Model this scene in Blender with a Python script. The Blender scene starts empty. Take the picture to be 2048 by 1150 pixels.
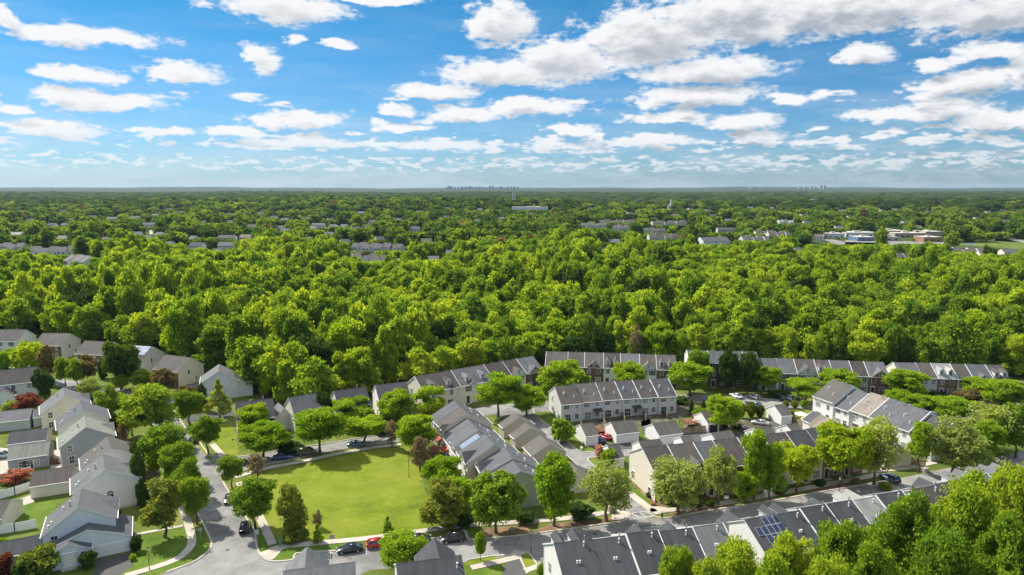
import bpy, bmesh, math, random
import numpy as np
from mathutils import Vector, Matrix
R = math.radians
PI = math.pi
random.seed(7)
rng = np.random.default_rng(11)
scene = bpy.context.scene
COL = scene.collection

# ------------------------------------------------------------------ camera
CAM_H, PITCH, FPX = 65.0, R(8.34), 1365.0       # drone height, downward tilt, focal length for a 2048 px wide photo
cam_data = bpy.data.cameras.new("camera")
cam_data.sensor_width = 36.0
cam_data.lens = FPX / 2048 * 36.0
cam_data.clip_start, cam_data.clip_end = 1.0, 60000.0
cam = bpy.data.objects.new("camera", cam_data)
COL.objects.link(cam)
cam.location = (0, 0, CAM_H)
cam.rotation_euler = (PI / 2 - PITCH, 0, 0)
scene.camera = cam

# ------------------------------------------------------------------ render / view settings
scene.render.engine = 'CYCLES'
scene.view_settings.view_transform = 'Standard'
scene.view_settings.look = 'None'
scene.view_settings.exposure = 0.68
scene.view_settings.gamma = 1.0
cy = scene.cycles
cy.max_bounces = 5
cy.diffuse_bounces = 3
cy.glossy_bounces = 2
cy.transmission_bounces = 3
cy.transparent_max_bounces = 6
cy.volume_bounces = 0
cy.use_denoising = True

# ------------------------------------------------------------------ sun and sky
SUN_EL, SUN_AZ = R(46), R(-53)                   # azimuth from +Y, negative = to the left: high behind the left of the view
sun_dir = Vector((math.sin(SUN_AZ) * math.cos(SUN_EL), math.cos(SUN_AZ) * math.cos(SUN_EL), math.sin(SUN_EL)))
sl = bpy.data.lights.new("sun", 'SUN')
sl.energy, sl.angle, sl.color = 4.6, R(0.5), (1.0, 0.95, 0.85)
sun = bpy.data.objects.new("sun", sl)
COL.objects.link(sun)
sun.rotation_euler = sun_dir.to_track_quat('Z', 'Y').to_euler()

world = bpy.data.worlds.new("World")
scene.world = world
world.use_nodes = True


class NT:
    """small helper to wire shader nodes"""
    def __init__(s, tree):
        s.t = tree; s.n = tree.nodes; s.l = tree.links
    def new(s, typ, **kw):
        n = s.n.new(typ)
        for k, v in kw.items():
            setattr(n, k, v)
        return n
    def put(s, sock, v):
        if hasattr(v, 'is_output'):
            s.l.new(v, sock)
        else:
            sock.default_value = v
    def math(s, op, a, b=0.0, c=None, clamp=False):
        n = s.new('ShaderNodeMath', operation=op); n.use_clamp = clamp
        s.put(n.inputs[0], a); s.put(n.inputs[1], b)
        if c is not None: s.put(n.inputs[2], c)
        return n.outputs[0]
    def vmath(s, op, a, b=(0, 0, 0)):
        n = s.new('ShaderNodeVectorMath', operation=op)
        s.put(n.inputs[0], a)
        if op not in ('LENGTH', 'ABSOLUTE', 'NORMALIZE'): s.put(n.inputs[1], b)
        return n.outputs['Value'] if op in ('LENGTH', 'DOT_PRODUCT') else n.outputs[0]
    def noise(s, vec, scale, detail=3.0, rough=0.55, lac=2.0, dist=0.0, col=False):
        n = s.new('ShaderNodeTexNoise')
        if vec is not None: s.put(n.inputs['Vector'], vec)
        n.inputs['Scale'].default_value = scale; n.inputs['Detail'].default_value = detail
        n.inputs['Roughness'].default_value = rough; n.inputs['Lacunarity'].default_value = lac
        n.inputs['Distortion'].default_value = dist
        return n.outputs['Color'] if col else n.outputs['Fac']
    def ramp(s, fac, stops, interp='LINEAR'):
        n = s.new('ShaderNodeValToRGB'); s.put(n.inputs[0], fac)
        e = n.color_ramp.elements; n.color_ramp.interpolation = interp
        while len(e) < len(stops): e.new(0.5)
        for el, (p, c) in zip(e, stops):
            el.position = p; el.color = (*c, 1) if len(c) == 3 else c
        return n.outputs[0]
    def mix(s, fac, a, b, mode='MIX'):
        n = s.new('ShaderNodeMix', data_type='RGBA', blend_type=mode)
        s.put(n.inputs[0], fac)
        s.put(n.inputs[6], a if hasattr(a, 'is_output') or len(a) == 4 else (*a, 1))
        s.put(n.inputs[7], b if hasattr(b, 'is_output') or len(b) == 4 else (*b, 1))
        return n.outputs[2]
    def maprange(s, v, a, b, c=0.0, d=1.0, smooth=False):
        n = s.new('ShaderNodeMapRange'); n.clamp = True
        if smooth: n.interpolation_type = 'SMOOTHSTEP'
        s.put(n.inputs[0], v)
        for i, x in enumerate((a, b, c, d)): s.put(n.inputs[i + 1], x)
        return n.outputs[0]
    def comb(s, x, y, z=0.0):
        n = s.new('ShaderNodeCombineXYZ')
        for i, v in enumerate((x, y, z)): s.put(n.inputs[i], v)
        return n.outputs[0]
    def sep(s, v):
        n = s.new('ShaderNodeSeparateXYZ'); s.put(n.inputs[0], v)
        return n.outputs


def ray(px, py):
    cx, cyy = (px - 1024) / FPX, (575 - py) / FPX
    return Vector((cx, math.cos(PITCH) + cyy * math.sin(PITCH), -math.sin(PITCH) + cyy * math.cos(PITCH)))


def azel(px, py):
    d = ray(px, py).normalized()
    return math.atan2(d.x, d.y), math.asin(d.z)


# cumulus banks of that day: centre, half width, height above and below the centre (survey of the photograph, as azimuth/elevation)
CLOUDS = [(150, 72, 195, 30, 20), (5, 30, 34, 26, 22), (165, 150, 98, 24, 16), (365, 150, 95, 32, 22), (525, 122, 48, 36, 34),
          (185, 200, 150, 26, 22), (105, 262, 118, 24, 22), (560, 8, 155, 26, 44), (740, -4, 140, 16, 14), (592, 76, 32, 16, 11), (675, 92, 42, 12, 9),
          (790, 219, 50, 15, 12), (865, 183, 108, 20, 15), (1000, 50, 85, 60, 45), (990, 150, 140, 38, 28), (1120, 125, 130, 55, 50),
          (1290, 85, 170, 85, 62), (1420, 145, 180, 40, 22), (1450, 30, 220, 60, 60), (1700, 20, 360, 60, 60), (1500, 60, 160, 40, 36), (1960, 25, 190, 55, 55),
          (1720, 112, 62, 28, 18), (1865, 128, 56, 24, 18), (1980, 102, 110, 30, 20), (1930, 168, 140, 32, 30), (2040, 145, 60, 42, 34),
          (1385, 195, 165, 32, 22), (1330, 236, 110, 16, 13), (1565, 200, 55, 15, 14), (930, 226, 72, 20, 15), (1065, 216, 112, 22, 17),
          (1142, 256, 64, 18, 14), (1850, 226, 190, 28, 20), (2000, 238, 120, 30, 24), (1480, 246, 95, 20, 14), (1515, 270, 70, 16, 12),
          (590, 238, 120, 24, 22), (470, 262, 65, 14, 12), (590, 286, 130, 18, 14), (330, 266, 62, 13, 11), (880, 290, 90, 18, 14),
          (800, 252, 80, 11, 10), (1290, 285, 130, 14, 11), (1110, 292, 90, 15, 11)]


def build_sky():
    w = NT(world.node_tree); w.n.clear()
    out = w.new('ShaderNodeOutputWorld'); bg = w.new('ShaderNodeBackground')
    sky = w.new('ShaderNodeTexSky'); sky.sky_type = 'NISHITA'
    sky.sun_disc = False
    sky.sun_elevation, sky.sun_rotation = SUN_EL, SUN_AZ
    sky.altitude, sky.air_density, sky.dust_density, sky.ozone_density = 60, 1.0, 0.3, 2.5
    co = w.new('ShaderNodeTexCoord')
    x, y, z = w.sep(co.outputs['Generated'])
    az = w.math('ARCTAN2', x, y)
    el = w.math('ARCSINE', z)
    p = w.comb(az, el, 0.0)
    # node group: distance field of the cloud banks
    g = bpy.data.node_groups.new('cloud_banks', 'ShaderNodeTree')
    g.interface.new_socket('P', in_out='INPUT', socket_type='NodeSocketVector')
    g.interface.new_socket('D', in_out='OUTPUT', socket_type='NodeSocketFloat')
    G = NT(g)
    gi, go = G.new('NodeGroupInput'), G.new('NodeGroupOutput')
    D = 3.0
    for (cx, cyy, hw, ht, hb) in CLOUDS:
        a0, e0 = azel(cx, cyy)
        ra = abs(azel(cx + hw, cyy)[0] - a0); rt = abs(azel(cx, cyy - ht)[1] - e0); rb = abs(azel(cx, cyy + hb)[1] - e0)
        q = G.vmath('MULTIPLY', G.vmath('SUBTRACT', gi.outputs[0], (a0, e0, 0)), (1 / ra, 1 / rt, 0))
        q = G.vmath('MAXIMUM', q, G.vmath('MULTIPLY', q, (-1, -rt / rb, 0)))
        ln = G.vmath('LENGTH', q)
        if D == 3.0: D = ln
        else:
            n = G.new('ShaderNodeMath', operation='SMOOTH_MIN'); G.put(n.inputs[0], D); G.put(n.inputs[1], ln); n.inputs[2].default_value = 0.25
            D = n.outputs[0]
    G.l.new(D, go.inputs[0])

    def field(pp, det):
        # edges billow at several sizes
        e2 = w.vmath('MULTIPLY', pp, (1.0, 2.1, 1.0))
        wob = w.vmath('SUBTRACT', w.noise(e2, 15.0, min(det, 4.0), 0.6, col=True), (0.5, 0.5, 0.5))
        pw = w.vmath('ADD', pp, w.vmath('MULTIPLY', wob, (0.080, 0.030, 0.0)))
        grp = w.new('ShaderNodeGroup'); grp.node_tree = g
        w.l.new(pw, grp.inputs[0])
        n1 = w.noise(e2, 30.0, det, 0.58)
        dens = w.math('ADD', w.math('SUBTRACT', 1.03, grp.outputs[0]), w.math('MULTIPLY', w.math('SUBTRACT', n1, 0.5), 1.45))
        if det > 4: dens = w.math('ADD', dens, w.math('MULTIPLY', w.math('SUBTRACT', w.noise(e2, 105.0, 4.0, 0.6), 0.5), 0.62))
        # rows of smaller cumulus, finer and finer towards the horizon
        e = w.sep(pp)[1]
        wide = w.vmath('MULTIPLY', pp, (1.0, 3.2, 1.0))
        tot = None
        for f, lo, hi, th in ((13.0, .066, .140, .545), (25.0, .038, .088, .495), (44.0, .014, .052, .478), (5.0, .30, 1.2, .47)):  # last band: out-of-view overhead clouds added for whitish fill light
            nb = w.noise(w.vmath('ADD', wide, (f * .37, f * .11, f)), f, min(det, 5.0), 0.56)
            msk = w.math('MULTIPLY', w.maprange(e, lo, lo + (hi - lo) * .30, smooth=True), w.maprange(e, hi - (hi - lo) * .30, hi, 1.0, 0.0, smooth=True) if hi < 1 else 1.0)
            thr = w.maprange(az, -0.5, 0.5, th + .022, th - .022)
            d = w.math('MULTIPLY', w.math('SUBTRACT', nb, thr), 5.2)
            d = w.math('SUBTRACT', w.math('MULTIPLY', w.math('ADD', d, 0.9), msk), 0.9)
            tot = d if tot is None else w.math('MAXIMUM', tot, d)
        n = w.new('ShaderNodeMath', operation='SMOOTH_MAX'); w.put(n.inputs[0], dens); w.put(n.inputs[1], tot); n.inputs[2].default_value = 0.1
        return n.outputs[0]
    d0 = field(p, 7.0)
    d1 = field(w.vmath('ADD', p, (-0.008, 0.0150, 0.0)), 3.0)
    alpha = w.maprange(d0, -0.05, 0.44, smooth=True)
    alpha = w.math('MULTIPLY', alpha, w.maprange(z, 0.008, 0.075, 0.38, 0.98))
    under = w.maprange(d1, 0.05, 1.15, smooth=True)                      # how much cloud lies above and sunward of this point
    right = w.maprange(az, -0.25, 0.40, 0.55, 1.15)
    under = w.math('MULTIPLY', under, right)
    top = w.maprange(z, 0.28, 0.5, 1.0, 2.0)                              # unseen overhead clouds boosted to add fill light
    veil = w.maprange(w.noise(w.vmath('MULTIPLY', p, (1.0, 6.0, 1.0)), 7.0, 5.0, 0.6), 0.42, 0.80, 0.0, 0.42)
    veil = w.math('MULTIPLY', veil, w.maprange(z, 0.02, 0.16, 1.0, 0.25))
    alpha = w.math('MAXIMUM', alpha, veil)
    ccol = w.vmath('MULTIPLY', w.mix(under, (8.0, 8.05, 8.15), (3.7, 4.1, 4.65)), w.comb(top, top, top))
    # air: deeper blue aloft, paler low down
    tint = w.mix(w.maprange(z, 0.0, 0.24), (0.45, 0.645, 0.96), (0.165, 0.63, 0.86))
    blue = w.mix(1.0, sky.outputs[0], tint, 'MULTIPLY')
    col = w.mix(alpha, blue, ccol)
    w.l.new(col, bg.inputs[0])
    bg.inputs[1].default_value = 0.075
    w.l.new(bg.outputs[0], out.inputs[0])


build_sky()
world.cycles.sampling_method = 'MANUAL'
world.cycles.sample_map_resolution = 512


# ------------------------------------------------------------------ survey helpers
def V(px, py, z=0.0):
    """the point at height z above the ground seen at photo pixel (px, py): used once, to survey where things stand"""
    d = ray(px, py)
    t = (z - CAM_H) / d.z
    return Vector((d.x * t, d.y * t, z))


def scale_at(p):
    """photo pixels per metre at a place"""
    return FPX / (p.y * math.cos(PITCH) + (CAM_H - p.z) * math.sin(PITCH))


def pix(p):
    zc = p.y * math.cos(PITCH) + (CAM_H - p.z) * math.sin(PITCH)
    yc = p.y * math.sin(PITCH) + (p.z - CAM_H) * math.cos(PITCH)
    return 1024 + FPX * p.x / zc, 575 - FPX * yc / zc


def height_for(p, py):
    """height of the point above p that the photo shows at row py"""
    lo, hi = 0.0, 60.0
    for _ in range(40):
        m = (lo + hi) / 2
        if pix(Vector((p.x, p.y, m)))[1] > py: lo = m
        else: hi = m
    return lo


def tag(o, label=None, cat=None, group=None, kind=None):
    if label: o['label'] = label
    if cat: o['category'] = cat
    if group: o['group'] = group
    if kind: o['kind'] = kind
    return o


def empty(name, loc, rz=0.0):
    o = bpy.data.objects.new(name, None)
    COL.objects.link(o)
    o.location = loc; o.rotation_euler = (0, 0, rz)
    return o


def link(name, mesh, parent=None, loc=(0, 0, 0), rot=(0, 0, 0), scl=None):
    o = bpy.data.objects.new(name, mesh)
    COL.objects.link(o)
    o.location = loc; o.rotation_euler = rot
    if scl: o.scale = scl
    if parent: o.parent = parent
    return o


class MB:
    """collects faces and links them as ONE mesh object"""
    def __init__(s): s.v, s.f, s.m = [], [], []
    def poly(s, pts, mi=0):
        n = len(s.v); s.v += [tuple(p) for p in pts]; s.f.append(tuple(range(n, n + len(pts)))); s.m.append(mi)
    def box(s, x0, x1, y0, y1, z0, z1, mi=0):
        n = len(s.v)
        s.v += [(x0, y0, z0), (x1, y0, z0), (x1, y1, z0), (x0, y1, z0), (x0, y0, z1), (x1, y0, z1), (x1, y1, z1), (x0, y1, z1)]
        for q in ((0, 3, 2, 1), (4, 5, 6, 7), (0, 1, 5, 4), (1, 2, 6, 5), (2, 3, 7, 6), (3, 0, 4, 7)):
            s.f.append(tuple(n + i for i in q)); s.m.append(mi)
    def slab(s, a, b, c, d, th, mi=0, me=None):
        """quad a b c d (counter-clockwise from above) thickened downwards; me = material of the edges"""
        me = mi if me is None else me
        n = len(s.v)
        dn = Vector((0, 0, -th))
        s.v += [tuple(Vector(p)) for p in (a, b, c, d)] + [tuple(Vector(p) + dn) for p in (a, b, c, d)]
        for q, m in (((0, 1, 2, 3), mi), ((7, 6, 5, 4), me), ((0, 4, 5, 1), me), ((1, 5, 6, 2), me), ((2, 6, 7, 3), me), ((3, 7, 4, 0), me)):
            s.f.append(tuple(n + i for i in q)); s.m.append(m)
    def tube(s, p0, p1, r0, r1, n=8, mi=0, cap=True):
        p0, p1 = Vector(p0), Vector(p1)
        ax = (p1 - p0).normalized()
        u = ax.orthogonal().normalized(); w = ax.cross(u)
        b = len(s.v)
        for p, r in ((p0, r0), (p1, r1)):
            for i in range(n):
                a = 2 * PI * i / n
                s.v.append(tuple(p + u * (math.cos(a) * r) + w * (math.sin(a) * r)))
        for i in range(n):
            j = (i + 1) % n
            s.f.append((b + i, b + j, b + n + j, b + n + i)); s.m.append(mi)
        if cap:
            s.f.append(tuple(b + n + i for i in range(n))); s.m.append(mi)
            s.f.append(tuple(b + n - 1 - i for i in range(n))); s.m.append(mi)
    def ball(s, c, r, mi=0, seg=10, ring=7, sz=1.0):
        b = len(s.v)
        for i in range(ring + 1):
            t = PI * i / ring
            for j in range(seg):
                a = 2 * PI * j / seg
                s.v.append((c[0] + r * math.sin(t) * math.cos(a), c[1] + r * math.sin(t) * math.sin(a), c[2] + r * sz * math.cos(t)))
        for i in range(ring):
            for j in range(seg):
                k = (j + 1) % seg
                s.f.append((b + i * seg + j, b + (i + 1) * seg + j, b + (i + 1) * seg + k, b + i * seg + k)); s.m.append(mi)
    def mesh(s, name, mats, smooth=False):
        me = bpy.data.meshes.new(name)
        me.from_pydata(s.v, [], s.f)
        for m in mats: me.materials.append(m)
        me.polygons.foreach_set('material_index', s.m)
        if smooth: me.polygons.foreach_set('use_smooth', [True] * len(s.f))
        me.update()
        return me
    def build(s, name, mats, parent=None, loc=(0, 0, 0), rot=(0, 0, 0), smooth=False):
        return link(name, s.mesh(name, mats if isinstance(mats, (list, tuple)) else [mats], smooth), parent, loc, rot)


# ------------------------------------------------------------------ materials
MATS = {}


def pbr(name, rough=0.7, spec=0.3, metal=0.0):
    m = bpy.data.materials.new(name); m.use_nodes = True
    t = NT(m.node_tree)
    b = t.n['Principled BSDF']
    b.inputs['Roughness'].default_value = rough
    b.inputs['Specular IOR Level'].default_value = spec
    b.inputs['Metallic'].default_value = metal
    return m, t, b


def plain(name, col, rough=0.6, spec=0.4, var=0.08, scale=0.6, metal=0.0):
    if name in MATS: return MATS[name]
    m, t, b = pbr(name, rough, spec, metal)
    co = t.new('ShaderNodeTexCoord')
    n = t.noise(co.outputs['Object'], scale, 4.0, 0.6)
    lo = [c * (1 - var) for c in col]; hi = [min(1, c * (1 + var)) for c in col]
    t.l.new(t.ramp(n, [(0.3, lo), (0.7, hi)]), b.inputs['Base Color'])
    MATS[name] = m
    return m


def shingle(name, col):
    """asphalt shingle roof: courses, granule speckle, weather streaks running down the slope"""
    if name in MATS: return MATS[name]
    m, t, b = pbr(name, 0.85, 0.25)
    co = t.new('ShaderNodeTexCoord'); ob = t.new('ShaderNodeObjectInfo')
    v = t.vmath('ADD', co.outputs['Object'], t.vmath('MULTIPLY', t.comb(ob.outputs['Random'], ob.outputs['Random'], 0), (50, 31, 0)))
    fine = t.noise(v, 5.5, 2.0, 0.7)
    big = t.noise(v, 0.35, 3.0, 0.55)
    streak = t.noise(t.vmath('MULTIPLY', v, (1.6, 0.18, 0.25)), 1.0, 4.0, 0.6)
    _, _, z = t.sep(co.outputs['Object'])
    course = t.math('FRACT', t.math('MULTIPLY', z, 6.2))
    cl = t.maprange(course, 0.0, 0.22, 0.80, 1.0)
    f = t.math('ADD', t.math('MULTIPLY', fine, 0.55), t.math('ADD', t.math('MULTIPLY', big, 0.55), t.math('MULTIPLY', streak, 0.85)))
    f = t.math('MULTIPLY', t.math('ADD', f, 0.03), cl)
    rnd = t.maprange(ob.outputs['Random'], 0, 1, 0.88, 1.12)
    c = t.mix(1.0, (*col, 1), t.comb(t.math('MULTIPLY', f, rnd), t.math('MULTIPLY', f, rnd), t.math('MULTIPLY', f, rnd)), 'MULTIPLY')
    t.l.new(c, b.inputs['Base Color'])
    bp = t.new('ShaderNodeBump'); bp.inputs['Strength'].default_value = 0.4; bp.inputs['Distance'].default_value = 0.05
    t.l.new(t.math('ADD', fine, course), bp.inputs['Height']); t.l.new(bp.outputs[0], b.inputs['Normal'])
    MATS[name] = m
    return m


def siding(name, col):
    """lapped vinyl siding"""
    if name in MATS: return MATS[name]
    m, t, b = pbr(name, 0.55, 0.35)
    co = t.new('ShaderNodeTexCoord')
    _, _, z = t.sep(co.outputs['Object'])
    lap = t.math('FRACT', t.math('MULTIPLY', z, 5.0))
    sh = t.maprange(lap, 0.0, 0.2, 0.80, 1.0)
    n = t.noise(co.outputs['Object'], 0.5, 4.0, 0.6)
    s2 = t.noise(t.vmath('MULTIPLY', co.outputs['Object'], (1.2, 1.2, 0.15)), 1.0, 3.0, 0.6)
    f = t.math('MULTIPLY', sh, t.math('ADD', 0.80, t.math('ADD', t.math('MULTIPLY', n, 0.2), t.math('MULTIPLY', s2, 0.2))))
    t.l.new(t.mix(1.0, (*col, 1), t.comb(f, f, f), 'MULTIPLY'), b.inputs['Base Color'])
    bp = t.new('ShaderNodeBump'); bp.inputs['Strength'].default_value = 0.5; bp.inputs['Distance'].default_value = 0.03
    t.l.new(lap, bp.inputs['Height']); t.l.new(bp.outputs[0], b.inputs['Normal'])
    MATS[name] = m
    return m


def brick(name, col):
    if name in MATS: return MATS[name]
    m, t, b = pbr(name, 0.85, 0.2)
    co = t.new('ShaderNodeTexCoord')
    x, y, z = t.sep(co.outputs['Object'])
    br = t.new('ShaderNodeTexBrick'); br.inputs['Scale'].default_value = 1.0
    br.inputs['Brick Width'].default_value = 0.45; br.inputs['Row Height'].default_value = 0.16; br.inputs['Mortar Size'].default_value = 0.018
    br.inputs['Color1'].default_value = (*col, 1); br.inputs['Color2'].default_value = (col[0] * 0.6, col[1] * 0.6, col[2] * 0.65, 1)
    br.inputs['Mortar'].default_value = (0.30, 0.26, 0.22, 1)
    t.l.new(t.comb(t.math('ADD', x, y), z), br.inputs['Vector'])
    n = t.noise(co.outputs['Object'], 0.8, 4.0, 0.6)
    f = t.maprange(n, 0.3, 0.7, 0.75, 1.2)
    t.l.new(t.mix(1.0, br.outputs[0], t.comb(f, f, f), 'MULTIPLY'), b.inputs['Base Color'])
    MATS[name] = m
    return m


def glass_mat():
    if 'glass' in MATS: return MATS['glass']
    m, t, b = pbr('glass', 0.08, 0.8)
    co = t.new('ShaderNodeTexCoord'); ob = t.new('ShaderNodeObjectInfo')
    _, _, z = t.sep(co.outputs['Object'])
    blind = t.math('GREATER_THAN', ob.outputs['Random'], 0.62)      # some have pale blinds behind the pane
    c = t.mix(t.math('MULTIPLY', blind, 0.75), (0.025, 0.032, 0.04), (0.30, 0.29, 0.27))
    t.l.new(c, b.inputs['Base Color'])
    MATS['glass'] = m
    return m


def ground_mix(name, stops, scale, fine=3.0, rough=0.95, extra=None):
    """worn outdoor surface mottled at three sizes; mapped by world position so neighbouring sheets run on"""
    m, t, b = pbr(name, rough, 0.15)
    ge = t.new('ShaderNodeNewGeometry')
    P = ge.outputs['Position']
    a = t.noise(P, scale, 5.0, 0.6); c = t.noise(P, fine, 3.0, 0.65); d = t.noise(P, scale * 0.18, 3.0, 0.5)
    f = t.math('ADD', t.math('MULTIPLY', a, 0.45), t.math('ADD', t.math('MULTIPLY', c, 0.25), t.math('MULTIPLY', d, 0.30)))
    colr = t.ramp(f, stops)
    if extra: colr = extra(t, P, colr)
    t.l.new(colr, b.inputs['Base Color'])
    bp = t.new('ShaderNodeBump'); bp.inputs['Strength'].default_value = 0.5; bp.inputs['Distance'].default_value = 0.08
    t.l.new(c, bp.inputs['Height']); t.l.new(bp.outputs[0], b.inputs['Normal'])
    MATS[name] = m
    return m


def cracks(t, P, colr):
    vo = t.new('ShaderNodeTexVoronoi'); vo.feature = 'DISTANCE_TO_EDGE'; vo.inputs['Scale'].default_value = 0.16
    t.l.new(t.vmath('ADD', P, t.vmath('MULTIPLY', t.noise(P, 0.6, 3.0, 0.6, col=True), (3.2, 3.2, 0))), vo.inputs['Vector'])
    ck = t.maprange(vo.outputs['Distance'], 0.0, 0.016, 0.8, 0.0)
    patch = t.maprange(t.noise(P, 0.05, 2.0, 0.4), 0.54, 0.60, 0.0, 0.35)
    c = t.mix(t.math('MULTIPLY', ck, t.maprange(t.noise(P, 0.09, 2.0), 0.42, 0.6)), colr, (0.045, 0.042, 0.04))
    return t.mix(patch, c, (0.10, 0.10, 0.10))


def stripes(t, P, colr):
    x, y, _ = t.sep(P)
    u = t.math('ADD', t.math('MULTIPLY', x, 0.30), t.math('MULTIPLY', y, -0.95))
    s = t.math('SINE', t.math('ADD', t.math('MULTIPLY', u, 1.5), t.math('MULTIPLY', t.noise(P, 0.12, 2.0), 3.0)))
    dry = t.maprange(t.noise(P, 0.055, 4.0, 0.65), 0.44, 0.66, 0.0, 0.75)
    c = t.mix(t.maprange(s, -1, 1, 0.0, 0.30), colr, (0.165, 0.225, 0.016))
    worn = t.maprange(t.noise(P, 0.5, 5.0, 0.7), 0.58, 0.70, 0.0, 0.55)
    return t.mix(worn, t.mix(dry, c, (0.185, 0.205, 0.022)), (0.22, 0.215, 0.045))


M_ASPHALT = ground_mix('asphalt', [(0.40, (0.185, 0.178, 0.168)), (0.50, (0.245, 0.236, 0.222)), (0.60, (0.300, 0.289, 0.270))], 0.35, 6.0, 0.9, cracks)
M_DRIVE = ground_mix('driveway_asphalt', [(0.3, (0.07, 0.069, 0.068)), (0.7, (0.115, 0.112, 0.108))], 0.4, 6.0, 0.9)
M_CONC = ground_mix('pale_concrete', [(0.40, (0.37, 0.33, 0.275)), (0.60, (0.54, 0.485, 0.41))], 0.5, 4.0, 0.9)
M_GRASS = ground_mix('yard_grass', [(0.38, (0.058, 0.098, 0.014)), (0.5, (0.105, 0.150, 0.022)), (0.62, (0.185, 0.195, 0.05))], 0.16, 2.2)
M_LAWN = ground_mix('mown_lawn', [(0.40, (0.084, 0.124, 0.006)), (0.5, (0.145, 0.188, 0.010)), (0.60, (0.232, 0.232, 0.032))], 0.14, 1.3, 0.95, stripes)
M_GREEN = ground_mix('fresh_grass', [(0.39, (0.058, 0.110, 0.010)), (0.5, (0.092, 0.152, 0.015)), (0.61, (0.150, 0.192, 0.032))], 0.2, 2.0)
M_MULCH = ground_mix('bark_mulch', [(0.39, (0.085, 0.052, 0.032)), (0.5, (0.175, 0.115, 0.068)), (0.61, (0.285, 0.195, 0.115))], 0.7, 5.0)
M_YARD = ground_mix('worn_yard', [(0.39, (0.055, 0.058, 0.028)), (0.5, (0.105, 0.092, 0.062)), (0.61, (0.19, 0.17, 0.13))], 0.5, 3.0)
M_DIRT = ground_mix('woodland_floor', [(0.3, (0.022, 0.030, 0.008)), (0.7, (0.06, 0.07, 0.02))], 0.06, 0.9)

ROOF = {'charcoal': shingle('charcoal_shingles', (0.070, 0.072, 0.078)), 'brown': shingle('brown_shingles', (0.110, 0.098, 0.088)),
        'grey': shingle('grey_shingles', (0.142, 0.144, 0.146)), 'pale': shingle('pale_grey_shingles', (0.30, 0.30, 0.275)),
        'slate': shingle('blue_grey_shingles', (0.102, 0.106, 0.112)), 'tan': shingle('tan_shingles', (0.23, 0.195, 0.162)),
        'green': shingle('grey_green_shingles', (0.215, 0.23, 0.19)), 'dark': shingle('dark_brown_shingles', (0.088, 0.074, 0.068))}
WALL = {'white': siding('white_siding', (0.80, 0.78, 0.74)), 'cream': siding('cream_siding', (0.78, 0.74, 0.58)), 'beige': siding('beige_siding', (0.72, 0.64, 0.53)),
        'grey': siding('grey_siding', (0.34, 0.345, 0.36)), 'palegrey': siding('pale_grey_siding', (0.62, 0.60, 0.57)), 'sage': siding('sage_siding', (0.40, 0.44, 0.36)),
        'tan': siding('tan_siding', (0.74, 0.60, 0.45)), 'taupe': siding('taupe_siding', (0.47, 0.41, 0.345)), 'blue': siding('blue_white_siding', (0.70, 0.71, 0.73)),
        'darkgrey': siding('dark_grey_siding', (0.12, 0.125, 0.13)),
        'brick': brick('red_brick', (0.27, 0.10, 0.060)), 'darkbrick': brick('dark_brick', (0.15, 0.070, 0.05)), 'orangebrick': brick('orange_brick', (0.42, 0.17, 0.09))}
M_TRIM = plain('white_trim', (0.76, 0.75, 0.72), 0.5, 0.4, 0.05)
M_GLASS = glass_mat()
M_BLACK = plain('black_paint', (0.02, 0.02, 0.022), 0.4, 0.5)
M_SHUT = plain('dark_shutter', (0.03, 0.032, 0.04), 0.6)
M_METAL = plain('galvanised_metal', (0.42, 0.43, 0.44), 0.4, 0.5, 0.1, 1.0, 0.6)
M_VINYL = plain('white_vinyl', (0.80, 0.80, 0.78), 0.45, 0.4, 0.04)
M_WOOD = plain('weathered_wood', (0.24, 0.185, 0.13), 0.85, 0.2, 0.3, 2.0)
M_DECK = plain('red_brown_deck', (0.20, 0.085, 0.045), 0.8, 0.2, 0.3, 2.0)
M_BARK = plain('bark', (0.13, 0.10, 0.075), 0.95, 0.1, 0.35, 3.0)
M_GDOOR = plain('garage_door_white', (0.74, 0.73, 0.70), 0.5, 0.4, 0.03)
M_RED = plain('red_awning', (0.45, 0.07, 0.05), 0.7)
M_SOLAR = plain('solar_cell', (0.018, 0.028, 0.075), 0.12, 0.9, 0.15, 0.8)
M_SOLARF = plain('silver_panel_frame', (0.36, 0.38, 0.40), 0.35, 0.5)

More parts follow.
